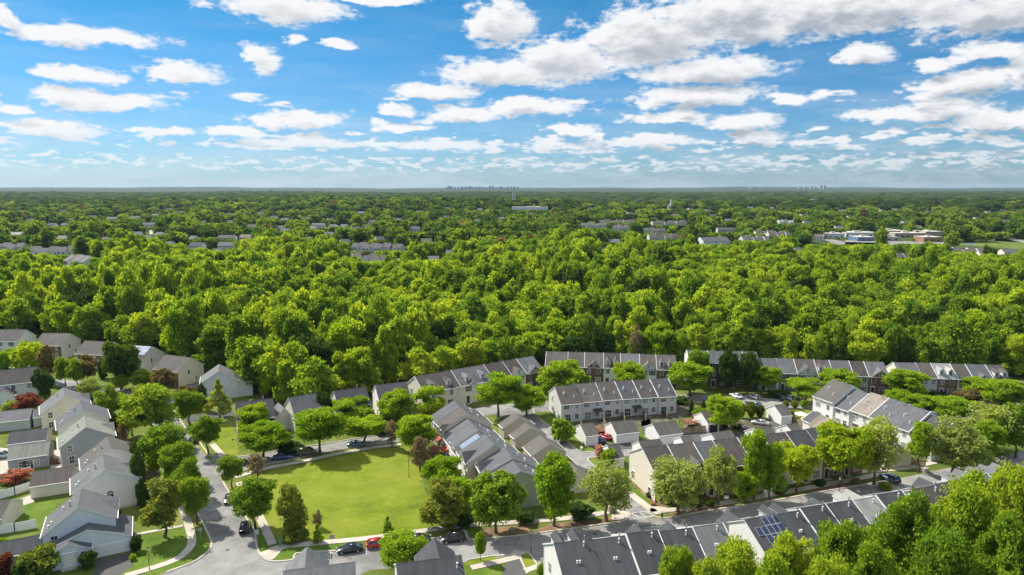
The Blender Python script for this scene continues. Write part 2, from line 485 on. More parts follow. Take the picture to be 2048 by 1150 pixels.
# ------------------------------------------------------------------ foliage
def leaf_mat(name, lo, mid, hi, trans=0.30, spread=1.0):
    """leaves: each tree draws its own hue, leaf clumps vary a little inside it, light passes through"""
    m = bpy.data.materials.new(name); m.use_nodes = True
    t = NT(m.node_tree); t.n.clear()
    out = t.new('ShaderNodeOutputMaterial')
    ob = t.new('ShaderNodeObjectInfo'); co = t.new('ShaderNodeTexCoord'); ge = t.new('ShaderNodeNewGeometry')
    n = t.noise(co.outputs['Object'], 2.6, 2.0, 0.6)
    f = t.math('ADD', t.math('MULTIPLY', t.math('SUBTRACT', ob.outputs['Random'], 0.5), 0.75 * spread), t.math('ADD', 0.5, t.math('MULTIPLY', t.math('SUBTRACT', n, 0.5), 0.9)))
    f = t.math('ADD', f, t.math('MULTIPLY', t.math('SUBTRACT', ge.outputs['Random Per Island'], 0.5), 0.75))
    c = t.ramp(f, [(0.08, lo), (0.5, mid), (0.92, hi)])
    d = t.new('ShaderNodeBsdfDiffuse'); tr = t.new('ShaderNodeBsdfTranslucent'); mx = t.new('ShaderNodeAddShader')
    t.l.new(c, d.inputs[0])
    k = trans * 3.0                                   # leaves pass about as much light as they reflect, and yellower
    t.l.new(t.mix(1.0, c, (1.2 * k, 1.1 * k, 0.4 * k), 'MULTIPLY'), tr.inputs[0])
    t.l.new(d.outputs[0], mx.inputs[0]); t.l.new(tr.outputs[0], mx.inputs[1]); t.l.new(mx.outputs[0], out.inputs[0])
    return m


L_FOREST = leaf_mat('forest_leaves', (0.050, 0.098, 0.015), (0.118, 0.180, 0.018), (0.210, 0.252, 0.024), 0.44, 1.15)
L_FRONT = leaf_mat('foreground_leaves', (0.066, 0.124, 0.014), (0.132, 0.196, 0.017), (0.215, 0.256, 0.026), 0.38)
L_MAPLE = leaf_mat('maple_leaves', (0.070, 0.128, 0.016), (0.114, 0.178, 0.019), (0.176, 0.224, 0.028), 0.36, 0.6)
L_LOCUST = leaf_mat('locust_leaves', (0.086, 0.156, 0.012), (0.136, 0.206, 0.014), (0.192, 0.244, 0.020), 0.38, 0.6)
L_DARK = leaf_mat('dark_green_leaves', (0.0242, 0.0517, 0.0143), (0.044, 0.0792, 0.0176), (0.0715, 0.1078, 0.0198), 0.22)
L_PALE = leaf_mat('pale_willow_leaves', (0.121, 0.1595, 0.0462), (0.165, 0.2035, 0.055), (0.22, 0.2475, 0.066), 0.35, 0.6)
L_YELLOW = leaf_mat('yellow_green_leaves', (0.125, 0.182, 0.010), (0.172, 0.226, 0.014), (0.225, 0.258, 0.020), 0.4, 0.6)
L_OLIVE = leaf_mat('olive_bronze_leaves', (0.070, 0.100, 0.014), (0.108, 0.142, 0.022), (0.165, 0.175, 0.036), 0.3, 0.7)
L_BROWN = leaf_mat('bare_brown_twigs', (0.15, 0.11, 0.07), (0.21, 0.16, 0.105), (0.27, 0.215, 0.14), 0.15, 0.6)
L_RED = leaf_mat('red_maple_leaves', (0.075, 0.022, 0.018), (0.110, 0.032, 0.026), (0.165, 0.060, 0.040), 0.3, 0.5)
L_PURPLE = leaf_mat('purple_brown_leaves', (0.085, 0.068, 0.028), (0.135, 0.100, 0.046), (0.180, 0.145, 0.060), 0.25, 0.7)
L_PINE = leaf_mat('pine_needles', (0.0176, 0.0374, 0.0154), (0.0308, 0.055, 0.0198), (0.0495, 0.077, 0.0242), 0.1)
L_GREYGREEN = leaf_mat('far_wood_leaves', (0.032, 0.072, 0.013), (0.076, 0.130, 0.016), (0.145, 0.194, 0.023), 0.34, 1.4)
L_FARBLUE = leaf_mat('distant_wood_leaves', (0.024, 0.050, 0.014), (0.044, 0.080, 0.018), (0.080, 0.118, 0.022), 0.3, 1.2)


def fib(n, jit, rg):
    i = np.arange(n) + 0.5
    ph = np.arccos(1 - 2 * i / n); th = PI * (1 + 5 ** 0.5) * i + rg.uniform(0, 6.28)
    d = np.stack([np.cos(th) * np.sin(ph), np.sin(th) * np.sin(ph), np.cos(ph)], 1)
    d += rg.normal(0, jit, d.shape)
    return d / np.linalg.norm(d, axis=1)[:, None]


def lobes(kind, rg):
    """leaf clumps of a crown in a unit sphere: centre, radius, flattening"""
    L = []
    if kind == 'round':
        for d in fib(26, 0.2, rg):
            k = rg.uniform(0.45, 0.80); L.append((d * k, rg.uniform(0.19, 0.42), 0.9))
        L.append((np.zeros(3), 0.6, 1))
    elif kind == 'big':
        for d in fib(46, 0.22, rg):
            k = rg.uniform(0.5, 0.80); L.append((d * k, rg.uniform(0.18, 0.33), 1.0))
        L.append((np.zeros(3), 0.6, 1))
    elif kind == 'spread':
        for i in range(38):
            h = rg.uniform(-0.95, 0.88); rr = math.sqrt(max(0.06, 1 - abs(h) ** 2.4)) * rg.uniform(0.25, 0.80); a = i * 2.4 + rg.uniform(-.4, .4)
            L.append((np.array([math.cos(a) * rr, math.sin(a) * rr, h * 0.80]), rg.uniform(0.20, 0.36), 0.72))
    elif kind == 'forest':
        for d in fib(36, 0.35, rg):
            k = rg.uniform(0.40, 0.84)
            c = d * k; c[2] = c[2] * 1.0 + 0.05
            L.append((c, rg.uniform(0.15, 0.42), 0.95))
        L.append((np.array([0, 0, -0.2]), 0.62, 1.1))
    elif kind == 'tall':
        for i in range(34):
            h = rg.uniform(-0.95, 0.9); rr = (0.85 if h < 0 else math.sqrt(max(0.03, 1 - h * h)) * 0.85) * rg.uniform(0.25, 0.8); a = i * 2.4 + rg.uniform(-.5, .5)
            L.append((np.array([math.cos(a) * rr, math.sin(a) * rr, h * 0.85]), rg.uniform(0.20, 0.34), 0.8))
        L.append((np.array([0, 0, -0.3]), 0.5, 1.3))
    elif kind == 'cone':
        for i in range(36):
            h = rg.uniform(-1, 0.95); rr = (0.97 - h) * 0.5 * rg.uniform(0.35, 0.95); a = i * 2.4 + rg.uniform(-.5, .5)
            L.append((np.array([math.cos(a) * rr, math.sin(a) * rr, h * 0.9]), 0.10 + (1 - h) * 0.10, 0.55))
    elif kind == 'column':
        for i in range(24):
            h = -1 + 2 * (i + .5) / 24; rr = 0.35 * math.sqrt(max(0.02, 1 - abs(h) ** 3)); a = i * 2.4
            L.append((np.array([math.cos(a) * rr, math.sin(a) * rr, h * 0.88]), (0.55 if h < 0.4 else 0.55 * (1.15 - h)), 0.45))
    elif kind == 'pine':
        for i in range(40):
            h = rg.uniform(-0.9, 0.95); rr = (0.98 - h) * 0.52 * rg.uniform(0.3, 1.0); a = i * 2.4 + rg.uniform(-.5, .5)
            L.append((np.array([math.cos(a) * rr, math.sin(a) * rr, h * 0.92]), 0.12 + (1 - h) * 0.09, 0.4))
    return L


def crown_mesh(name, kind, seed, n, leaf, mat, out=0.38, gap=0.0):
    rg = np.random.default_rng(seed)
    L = lobes(kind, rg)
    C = np.array([l[0] for l in L]); Rr = np.array([l[1] for l in L]); F = np.array([l[2] for l in L])
    w = Rr ** 2; w = w / w.sum()
    m = int(n * 2.2)
    li = rg.choice(len(L), m, p=w)
    d = rg.normal(size=(m, 3)); d /= np.linalg.norm(d, axis=1)[:, None]
    d[:, 2] = np.where(rg.random(m) < 0.35, np.abs(d[:, 2]), d[:, 2])
    rad = rg.uniform(0.55, 1.0, m) + np.where(rg.random(m) < .32, rg.uniform(0, .38, m), 0)
    P = C[li] + d * (Rr[li] * rad)[:, None] * np.stack([np.ones(m), np.ones(m), F[li]], 1)
    # drop leaves buried deep inside other clumps
    keep = np.ones(m, bool)
    for c, r, f in L:
        q = (P - c) / np.array([1, 1, f]); keep &= ~((q ** 2).sum(1) < (r * 0.46) ** 2)
    if gap > 0:      # open places in thin crowns
        keep &= (np.sin(P[:, 0] * 7 + seed) + np.sin(P[:, 1] * 8.3 + 2 * seed) + np.sin(P[:, 2] * 9.1) > -2.2 + gap)
    idx = np.nonzero(keep)[0][:n]
    P = P[idx]; d = d[idx]; n = len(idx)
    nr = d * out + rg.normal(0, 1, (n, 3)) * (1 - out) * 1.1 + np.array([0, 0, 0.18])
    nr /= np.linalg.norm(nr, axis=1)[:, None]
    u = np.cross(nr, rg.normal(size=(n, 3))); u /= np.linalg.norm(u, axis=1)[:, None]
    v = np.cross(nr, u)
    s = leaf * rg.uniform(0.55, 1.35, n)
    u *= (s * 0.72)[:, None]; v *= (s * 0.5)[:, None]
    bend = nr * (s * 0.22)[:, None]
    verts = np.stack([P - u - bend, P - v * 0.9 + bend * .4, P + u - bend, P + v * 1.1 + bend * .4], 1).reshape(-1, 3)
    verts[:, 2] = 0.5 + 0.5 * verts[:, 2]
    me = bpy.data.meshes.new(name)
    me.vertices.add(4 * n); me.vertices.foreach_set('co', verts.astype(np.float32).ravel())
    me.loops.add(4 * n); me.loops.foreach_set('vertex_index', np.arange(4 * n, dtype=np.int32))
    me.polygons.add(n)
    me.polygons.foreach_set('loop_start', np.arange(0, 4 * n, 4, dtype=np.int32))
    me.polygons.foreach_set('loop_total', np.full(n, 4, dtype=np.int32))
    me.materials.append(mat)
    me.update(); me.validate()
    return me


def trunk_mesh(name, seed, lean=0.04, limbs=6, r=0.055, mat=None):
    rg = np.random.default_rng(seed)
    b = MB()
    pts = [Vector((0, 0, -0.02))]
    for i in range(1, 6):
        pts.append(Vector((rg.normal(0, lean), rg.normal(0, lean), i / 5)))
    for i in range(5):
        b.tube(pts[i], pts[i + 1], r * (1 - 0.16 * i) * (1.35 if i == 0 else 1), r * (1 - 0.16 * (i + 1)), 7)
    for i in range(limbs):
        z = 0.42 + 0.5 * i / limbs; a = i * 2.4 + rg.uniform(-.4, .4)
        p0 = Vector((0, 0, z)); p1 = Vector((math.cos(a) * 0.32, math.sin(a) * 0.32, z + 0.22)); p2 = p1 + Vector((math.cos(a) * 0.26, math.sin(a) * 0.26, 0.2))
        b.tube(p0, p1, r * 0.42, r * 0.28, 5); b.tube(p1, p2, r * 0.28, r * 0.1, 5)
    return b.mesh(name, [mat or M_BARK])


TRUNKS = [trunk_mesh('trunk', s) for s in (1, 2, 3)]
CR = {
    'maple': [crown_mesh('maple_crown', 'round', s, 10500, 0.072, L_MAPLE, 0.38, 0.3) for s in (1, 2, 3)],
    'locust': [crown_mesh('locust_crown', 'spread', s, 9500, 0.072, L_LOCUST) for s in (4, 5, 6)],
    'forest': [crown_mesh('forest_crown', 'forest', s, 6500, 0.088, L_FOREST) for s in (7, 8, 9, 52)],
    'tall': [crown_mesh('tall_crown', 'tall', s, 6000, 0.088, L_FOREST) for s in (10, 11, 53)],
    'dark': [crown_mesh('dark_crown', 'round', s, 6000, 0.095, L_DARK) for s in (12, 13)],
    'pale': [crown_mesh('pale_crown', 'round', s, 6500, 0.068, L_PALE, 0.4, 0.6) for s in (14, 15)],
    'yellow': [crown_mesh('yellow_crown', 'round', s, 6500, 0.080, L_YELLOW, 0.45, 0.4) for s in (16, 17)],
    'olive': [crown_mesh('olive_crown', 'tall', s, 6500, 0.078, L_OLIVE, 0.45, 0.4) for s in (18, 19)],
    'brown': [crown_mesh('brown_crown', 'tall', s, 3200, 0.075, L_BROWN, 0.3, 0.6) for s in (20, 21)],
    'fresh': [crown_mesh('fresh_crown', 'tall', s, 7500, 0.070, L_LOCUST, 0.38, 0.55) for s in (37, 38)],
    'red': [crown_mesh('red_crown', 'spread', s, 3200, 0.12, L_RED) for s in (22,)],
    'purple': [crown_mesh('purple_crown', 'round', s, 4000, 0.115, L_PURPLE, 0.6, 0.2) for s in (23, 24)],
    'conical': [crown_mesh('conical_crown', 'cone', s, 4200, 0.10, L_MAPLE, 0.6) for s in (25, 26)],
    'palecone': [crown_mesh('pale_conical_crown', 'cone', s, 4200, 0.085, L_PALE, 0.5) for s in (27,)],
    'yellowcone': [crown_mesh('yellow_conical_crown', 'cone', s, 3600, 0.105, L_LOCUST, 0.5) for s in (35, 36)],
    'column': [crown_mesh('column_crown', 'column', s, 3000, 0.15, L_DARK, 0.7) for s in (28,)],
    'greencolumn': [crown_mesh('green_column_crown', 'column', s, 2600, 0.17, L_MAPLE, 0.6) for s in (29,)],
    'pine': [crown_mesh('pine_crown', 'pine', s, 3200, 0.10, L_PINE, 0.4) for s in (30, 31)],
    'big': [crown_mesh('large_crown', 'big', s, 28000, 0.047, L_FRONT, 0.33, .25) for s in (32, 33, 34)],
}
BALL = crown_mesh('ball_shrub', 'round', 40, 2600, 0.15, L_DARK)
SHRUB = {'green': crown_mesh('green_shrub', 'round', 41, 1800, 0.17, L_MAPLE), 'dark': BALL, 'olive': crown_mesh('olive_shrub', 'round', 42, 2400, 0.15, L_OLIVE),
         'yellow': crown_mesh('yellow_shrub', 'round', 43, 1500, 0.17, L_YELLOW), 'red': crown_mesh('red_shrub', 'spread', 44, 1800, 0.16, L_RED),
         'coral': crown_mesh('coral_shrub', 'spread', 49, 2000, 0.13, leaf_mat('coral_leaves', (0.17, 0.055, 0.040), (0.26, 0.090, 0.060), (0.33, 0.15, 0.10), 0.3, .6)),
         'purple': crown_mesh('purple_shrub', 'round', 45, 1800, 0.16, L_PURPLE), 'brown': crown_mesh('brown_shrub', 'round', 46, 1600, 0.13, L_BROWN, 0.4, .3),
         'pale': crown_mesh('pale_shrub', 'round', 47, 2000, 0.14, L_PALE, 0.5), 'pink': crown_mesh('pink_shrub', 'round', 48, 1500, 0.15, leaf_mat('pink_blossom', (0.22, 0.10, 0.09), (0.33, 0.17, 0.15), (0.42, 0.27, 0.24), 0.3, .5), 0.5)}


def tree(name, kind, pos, h, w, label, cat, group=None, cb=0.22, seed=None):
    k = random.randrange(99) if seed is None else seed
    root = tag(empty(name, (pos[0], pos[1], 0.0), k * 1.7), label, cat, group)
    th = h * (cb + (1 - cb) * 0.55)
    link('trunk', TRUNKS[k % 3], root, (0, 0, 0), (0, 0, k * 0.9), (w / 2, w / 2, th))
    cm = CR[kind][k % len(CR[kind])]
    link('crown', cm, root, (0, 0, h * cb), (0, 0, 0), (w / 2, w / 2, h * (1 - cb)))
    return root


def shrub(kind, px, py, wpx, hpx, label, name='shrub', cat='shrub', group=None):
    p = V(px, py)
    s = scale_at(p)
    o = link(name, SHRUB[kind], None, (p.x, p.y, -0.1), (0, 0, random.uniform(0, 6)), (wpx / s / 2, wpx / s / 2, hpx / s * 1.02))
    return tag(o, label, cat, group)


# ------------------------------------------------------------------ buildings
WIN = {}


def window_mesh(w, h, style='plain'):
    key = (round(w, 2), round(h, 2), style)
    if key in WIN: return WIN[key]
    b = MB()
    b.box(-w / 2 - .11, w / 2 + .11, -0.07, 0.0, -.11, h + .11, 0)
    b.box(-w / 2, w / 2, -0.085, -0.071, 0, h, 1)
    nx = 1 if w < 1.3 else 2
    b.box(-w / 2, w / 2, -0.105, -0.086, h / 2 - .035, h / 2 + .035, 0)
    for i in range(1, nx + 1):
        if nx == 1 and w < 0.9: break
        x = -w / 2 + w * i / (nx + 1)
        b.box(x - .03, x + .03, -0.112, -0.106, 0, h, 0)
    if style == 'shutter' or style == 'redshutter':
        for s in (-1, 1):
            x = s * (w / 2 + .32)
            b.box(x - .19, x + .19, -0.06, 0.0, -.05, h + .05, 2)
    if style == 'arch':
        n = len(b.v); N = 10
        for ring, (r, y, mi) in enumerate(((w / 2 + .11, -0.07, 0), (w / 2, -0.085, 1))):
            pts = [(math.cos(PI * i / N) * r, y, h + .1 + math.sin(PI * i / N) * r) for i in range(N + 1)]
            b.poly(pts[::-1] if ring else pts[::-1], mi)
        for a in (45, 90, 135):
            b.tube((0, -.1, h + .1), (math.cos(R(a)) * w / 2, -.1, h + .1 + math.sin(R(a)) * w / 2), .03, .03, 4, 0)
    me = b.mesh('window', [M_TRIM, M_GLASS, M_RED if style == 'redshutter' else M_SHUT])
    WIN[key] = me
    return me


def side_place(side, u, z, W, D, yoff=0.0):
    if side == 'F': return (u, -D / 2 - yoff, z), 0.0
    if side == 'B': return (-u, D / 2 + yoff, z), PI
    if side == 'R': return (W / 2 + yoff, u, z), PI / 2
    return (-W / 2 - yoff, -u, z), -PI / 2


def add_window(root, side, u, z, w, h, W, D, style='plain', yoff=0.0):
    loc, rz = side_place(side, u, z, W, D, yoff)
    return link('window', window_mesh(w, h, style), root, loc, (0, 0, rz))


DOORS = {}


def add_door(root, side, u, W, D, col='dark', w=1.0, h=2.15, yoff=0.0, z=0.15):
    if (col, w) not in DOORS:
        b = MB()
        b.box(-w / 2 - .16, w / 2 + .16, -.10, 0, 0, h + .3, 0)
        b.box(-w / 2, w / 2, -.125, -.101, 0, h, 1)
        b.box(-w / 2 - .3, w / 2 + .3, -.22, -.0, h + .31, h + .46, 0)
        b.box(-w / 2 - .35, w / 2 + .35, -1.0, -.13, -.16, 0.0, 2)
        m = {'dark': M_SHUT, 'white': M_GDOOR, 'red': plain('red_door', (0.22, 0.03, 0.025), 0.5)}[col]
        DOORS[(col, w)] = b.mesh('door', [M_TRIM, m, M_CONC])
    loc, rz = side_place(side, u, z, W, D, yoff)
    return link('door', DOORS[(col, w)], root, loc, (0, 0, rz))


GD = {}


def add_garage_door(root, side, u, W, D, w=2.5, h=2.15, dark=False):
    if (w, h, dark) not in GD:
        b = MB()
        b.box(-w / 2 - .14, w / 2 + .14, -.04, 0, 0, h + .14, 0)
        if dark:
            b.box(-w / 2, w / 2, -.05, -.041, 0, h, 1)  # black sheet paints the unlit interior of an open garage
        else:
            for i in range(4):
                b.box(-w / 2, w / 2, -.075, -.041, i * h / 4 + .02, (i + 1) * h / 4 - .02, 1)
        GD[(w, h, dark)] = b.mesh('garage_door', [M_TRIM, M_BLACK if dark else M_GDOOR])
    loc, rz = side_place(side, u, .04, W, D)
    return link('garage_door', GD[(w, h, dark)], root, loc, (0, 0, rz))


def roof_z(y, D, off, he, hr):
    """height of the roof plane above depth y"""
    if y < off: return he + (hr - he) * (y + D / 2) / (off + D / 2)
    return he + (hr - he) * (D / 2 - y) / (D / 2 - off)


def add_mass(root, W, D, he, hr, wall, front, roof, off=0.0, pre='', loc=(0, 0), rz=0.0, oh=0.35, rake=(0.2, 0.2), trim=True, heb=None, z0=0.0, foundation=None, parent=None):
    """walls (two gables, ridge along local x) and a two-plane roof; returns nothing, children of root"""
    heb = he if heb is None else heb
    x0, x1, y0, y1 = -W / 2, W / 2, -D / 2, D / 2
    th = 0.16
    L = (loc[0], loc[1], 0)
    kf = (hr - he) / (off - y0); kb = (hr - heb) / (y1 - off)
    b = MB()
    t_ = th * 0.6
    b.poly([(x0, y0, z0), (x1, y0, z0), (x1, y0, he - t_), (x0, y0, he - t_)], 1)
    b.poly([(x1, y1, z0), (x0, y1, z0), (x0, y1, heb - t_), (x1, y1, heb - t_)], 0)
    b.poly([(x1, y0, z0), (x1, y1, z0), (x1, y1, heb - t_), (x1, off, hr - t_), (x1, y0, he - t_)], 0)
    b.poly([(x0, y1, z0), (x0, y0, z0), (x0, y0, he - t_), (x0, off, hr - t_), (x0, y1, heb - t_)], 0)
    if trim:
        for s, on in ((x0, rake[0]), (x1, rake[1])):     # white corner boards
            if on > 0.02:
                sg = -1 if s < 0 else 1
                for y in (y0 + .09, y1 - .09):
                    xa, xb = sorted((s - sg * .01, s + sg * .05))
                    b.box(xa, xb, y - .085, y + .085, z0, (he if y < 0 else heb) - .25, 2)
    b.build(pre + 'wall', [WALL[wall], WALL[front or wall], M_TRIM], root, L, (0, 0, rz))
    r = MB()
    a0, a1 = x0 - rake[0], x1 + rake[1]
    yf, zf = y0 - oh, he - kf * oh; yb, zb = y1 + oh, heb - kb * oh
    r.slab((a0, yf, zf), (a1, yf, zf), (a1, off, hr), (a0, off, hr), th, 0, 1)
    r.slab((a0, off, hr), (a1, off, hr), (a1, yb, zb), (a0, yb, zb), th, 0, 1)
    # ridge cap
    r.slab((a0 + .01, off - .16, hr + .02 - .16 * kf), (a1 - .01, off - .16, hr + .02 - .16 * kf), (a1 - .01, off, hr + .035), (a0 + .01, off, hr + .035), .03, 0)
    r.slab((a0 + .01, off, hr + .035), (a1 - .01, off, hr + .035), (a1 - .01, off + .16, hr + .02 - .16 * kb), (a0 + .01, off + .16, hr + .02 - .16 * kb), .03, 0)
    if trim:
        for y, z, sg in ((yf, zf, -1), (yb, zb, 1)):      # gutters
            ya, yc = sorted((y - sg * .01, y + sg * .13))
            r.box(a0 + .01, a1 - .01, ya, yc, z - .17, z - .03, 1)
    r.build(pre + 'roof', [ROOF[roof], M_TRIM], root, L, (0, 0, rz))
    if foundation:
        f = MB(); f.box(x0 - .03, x1 + .03, y0 - .03, y1 + .03, -.2, foundation, 0)
        f.build(pre + 'foundation', M_CONC, root, L, (0, 0, rz))


def add_dormer(root, u, W, D, he, hr, off, roof, y_face=None, w=1.5, wall='white'):
    y = -D / 2 + 1.0 if y_face is None else y_face
    zr = roof_z(y, D, off, he, hr)
    ze = zr + 1.35; zp = ze + 0.75
    k = (hr - he) / (off + D / 2)
    yb = min(off - .05, -D / 2 + (zp - he) / k); ybe = min(off - .1, -D / 2 + (ze - he) / k)
    b = MB(); h = w / 2
    b.poly([(u - h, y, zr - .1), (u + h, y, zr - .1), (u + h, y, ze), (u, y, zp), (u - h, y, ze)], 0)
    b.poly([(u + h, y, zr - .1), (u + h, ybe, ze), (u + h, y, ze)], 0)
    b.poly([(u - h, y, zr - .1), (u - h, y, ze), (u - h, ybe, ze)], 0)
    o = .16; ks = .75 / h
    b.slab((u - h - o, y - .2, ze - o * ks + .05), (u, y - .2, zp + .08), (u, yb, zp + .08), (u - h - o, ybe, ze - o * ks + .05), .1, 1, 2)
    b.slab((u, y - .2, zp + .08), (u + h + o, y - .2, ze - o * ks + .05), (u + h + o, ybe, ze - o * ks + .05), (u, yb, zp + .08), .1, 1, 2)
    d = b.build('dormer', [WALL[wall], ROOF[roof], M_TRIM], root)
    link('window', window_mesh(0.75, 1.15), d, (u, y, zr + .12))
    return d


def add_gable(root, u, gw, W, D, he, hr, off, roof, wall, pitch=0.85, proud=0.12, zbase=None, vent=True, cap=None):
    """cross gable rising from the front wall with its own roof running back into the main one"""
    k = (hr - he) / (off + D / 2)
    h = gw / 2; zp = he + h * pitch
    if cap: zp = min(zp, cap)
    pitch = (zp - he) / h
    y = -D / 2 - proud
    zb = he - .1 if zbase is None else zbase
    yb = min(off, -D / 2 + (zp - he) / k); o = .3
    b = MB()
    b.poly([(u - h, y, zb), (u + h, y, zb), (u + h, y, he), (u, y, zp), (u - h, y, he)], 0)
    for s in (-1, 1):
        q = [(u + s * h, y, zb), (u + s * h, -D / 2 + .3, zb), (u + s * h, -D / 2 + .3, he), (u + s * h, y, he)]
        b.poly(q if s > 0 else q[::-1], 0)
    ze = he - o * pitch
    b.slab((u - h - o, y - .3, ze + .06), (u, y - .3, zp + .06), (u, yb, zp + .06), (u - h - o, -D / 2 + max(0.0, (ze - he) / k) - .0, ze + .06), .12, 1, 2)
    b.slab((u, y - .3, zp + .06), (u + h + o, y - .3, ze + .06), (u + h + o, -D / 2, ze + .06), (u, yb, zp + .06), .12, 1, 2)
    g = b.build('cross_gable', [WALL[wall], ROOF[roof], M_TRIM], root)
    if vent and gw > 3: link('window', window_mesh(0.7, 0.9, 'arch' if gw > 4 else 'plain'), g, (u, y, he + .25))
    return g


VENT = {}


def add_vent(root, x, y, D, he, hr, off, h=0.9, r=0.09, heb=None):
    z = roof_z(y, D, off, he if heb is None or y < off else heb, hr)
    if (h, r) not in VENT:
        b = MB(); b.tube((0, 0, -.25), (0, 0, h), r, r, 8); b.tube((0, 0, h), (0, 0, h + .12), r * 1.6, r * 1.6, 8); b.tube((0, 0, -.1), (0, 0, .12), r * 2, r * 1.2, 8)
        VENT[(h, r)] = b.mesh('vent_pipe', [M_METAL if h > .6 else M_TRIM])
    return link('vent_pipe', VENT[(h, r)], root, (x, y, z))


def add_solar(root, x0, x1, s0, s1, nx, ny, D, he, hr, off, back=True, skip=(), pale=False):
    """panels lying on one roof plane; s = distance fraction from ridge (0) to eave (1)"""
    yb = D / 2 if back else -D / 2
    mats = [plain('pale_solar_cell', (0.20, 0.26, 0.36), 0.15, 0.9, .1) if pale else M_SOLAR, M_SOLARF]
    pw = (x1 - x0) / nx
    for i in range(nx):
        for j in range(ny):
            if (i, j) in skip: continue
            sa = s0 + (s1 - s0) * j / ny; sb = s0 + (s1 - s0) * (j + 1) / ny
            ya, yc = off + (yb - off) * sa, off + (yb - off) * sb
            za, zc = hr + (he - hr) * sa + .14, hr + (he - hr) * sb + .14
            xa, xb = x0 + pw * i + .03, x0 + pw * (i + 1) - .03
            dy = .04 if yc > ya else -.04; dz = (zc - za) * abs(.04 / (yc - ya))
            b = MB()
            q = [(xa, ya, za), (xb, ya, za), (xb, yc - dy, zc - dz), (xa, yc - dy, zc - dz)]
            if back: b.slab(*q, .05, 1)
            else: b.slab(*q[::-1], .05, 1)
            f = .05
            p = [Vector(v) for v in q]; c = sum(p, Vector()) / 4
            qi = [tuple(v + Vector(((f if v.x < c.x else -f), (f if v.y < c.y else -f), 0)) + Vector((0, 0, .012 + (f if v.y < c.y else -f) * (zc - za) / (yc - ya)))) for v in p]
            b.poly(qi if back else qi[::-1], 0)
            b.build('solar_panel', mats, root)


def townhouse(label, group, pos, ang, W, D, he, hr, s, ends=(False, False), cat='townhouse', name='townhouse'):
    """one unit of a terrace; s = spec with wall, front, roof, features"""
    root = tag(empty(name, (pos[0], pos[1], 0), ang), label, cat, group)
    off = s.get('off', 0.0)
    wall, front, roof = s.get('wall', 'white'), s.get('front', s.get('wall', 'white')), s.get('roof', 'charcoal')
    add_mass(root, W - .04, D, he, hr, wall, front, roof, off, rake=(0.18 if ends[0] else -.0, 0.18 if ends[1] else -.0), foundation=None)
    # white flashing where the roof meets its neighbour
    if s.get('flash', True):
        b = MB(); x = -W / 2 + (0.07 if not ends[0] else -.08)
        if s.get('flashR'): x = W / 2 - .07
        for y0_, y1_, z0_, z1_ in ((-D / 2 - .3, off, he - .2, hr), (off, D / 2 + .3, hr, he - .2)):
            b.slab((x - .07, y0_, z0_ + .07), (x + .07, y0_, z0_ + .07), (x + .07, y1_, z1_ + .07), (x - .07, y1_, z1_ + .07), .10, 0)
        b.build('flashing', M_TRIM, root)
    storeys = s.get('st', 2)
    wz = [0.9 + 2.9 * i for i in range(storeys)]
    for si, side in (('ff', 'F'), ('bf', 'B')):
        mode = s.get(si, 'std')
        if mode == 'none': continue
        sty = 'shutter' if (side == 'F' and s.get('shut')) else 'plain'
        xs = [-W / 4, W / 4]
        for fl, z in enumerate(wz):
            if fl == 0 and side == 'F':
                dx = s.get('door', -1) * W * .27
                add_door(root, 'F', dx, W, D, s.get('doorc', 'dark'))
                add_window(root, 'F', -dx * .8, .75, 1.7, 1.6, W, D, sty)
            elif fl == 0:
                add_window(root, 'B', -W * .2, .25, 1.7, 2.0, W, D)
                add_window(root, 'B', W * .25, .9, 1.0, 1.35, W, D)
            else:
                for x in xs:
                    add_window(root, side, x, z, 1.05 if side == 'F' else (1.5 if x < 0 else .8), 1.45 if side == 'F' else 1.2, W, D, sty)
    for k in (0, 1):
        if ends[k]:
            for z, u in s.get('endw', ((0.9, -D * .2), (3.8, -D * .2))):
                add_window(root, 'LR'[k], u, z, 1.0, 1.5, W, D)
    rs = s.get('roof_feat', ())
    for f in rs:
        if f == 'dormers':
            for u in (-W * .23, W * .23): add_dormer(root, u, W, D, he, hr, off, roof)
        elif f == 'gable': add_gable(root, s.get('gu', 0.0), s.get('gw', W * .62), W, D, he, hr, off, roof, s.get('gwall', front), cap=hr - .5)
        elif f == 'gablewide': add_gable(root, s.get('gu', 0.0), W * .92, W, D, he, hr, off, roof, s.get('gwall', front), pitch=.8, cap=hr - .25)
    for (vx, vs, h) in s.get('vents', ()):
        add_vent(root, vx * W, off + (D / 2 - off) * vs if vs > 0 else off + (off + D / 2) * vs, D, he, hr, off, h)
    return root


def terrace(pts, hr, he, D, units, group, flip=False, back_only=False, zs=None, end=(True, True), spread=0.5, name='townhouse'):
    """a row of attached units under one ridge; pts = surveyed ridge break points, in photo pixels"""
    n = len(units)
    W3 = [V(x, y, hr) for x, y in pts]
    t = (W3[-1] - W3[0]).to_2d().normalized()
    ang = math.atan2(t.y, t.x)
    o0 = W3[0].to_2d()
    al = [(w.to_2d() - o0).dot(t) for w in W3]
    nrm = Vector((-t.y, t.x))
    made = []
    for i, u in enumerate(units):
        a0, a1 = al[i], al[i + 1]
        lat = ((W3[i].to_2d() - o0).dot(nrm) + (W3[i + 1].to_2d() - o0).dot(nrm)) / 2 * spread
        c = o0 + t * ((a0 + a1) / 2) + nrm * (lat + u.get('set', 0.0))
        ends = [(i == 0 and end[0]) or u.get('open', False), (i == n - 1 and end[1]) or u.get('openR', False)]
        if flip: ends = ends[::-1]
        dz = u.get('dz', 0.0)
        made.append(townhouse(u['label'], group, c, ang + (PI if flip else 0), a1 - a0, D, he + dz, hr + dz, u, ends, name=name))
    return made


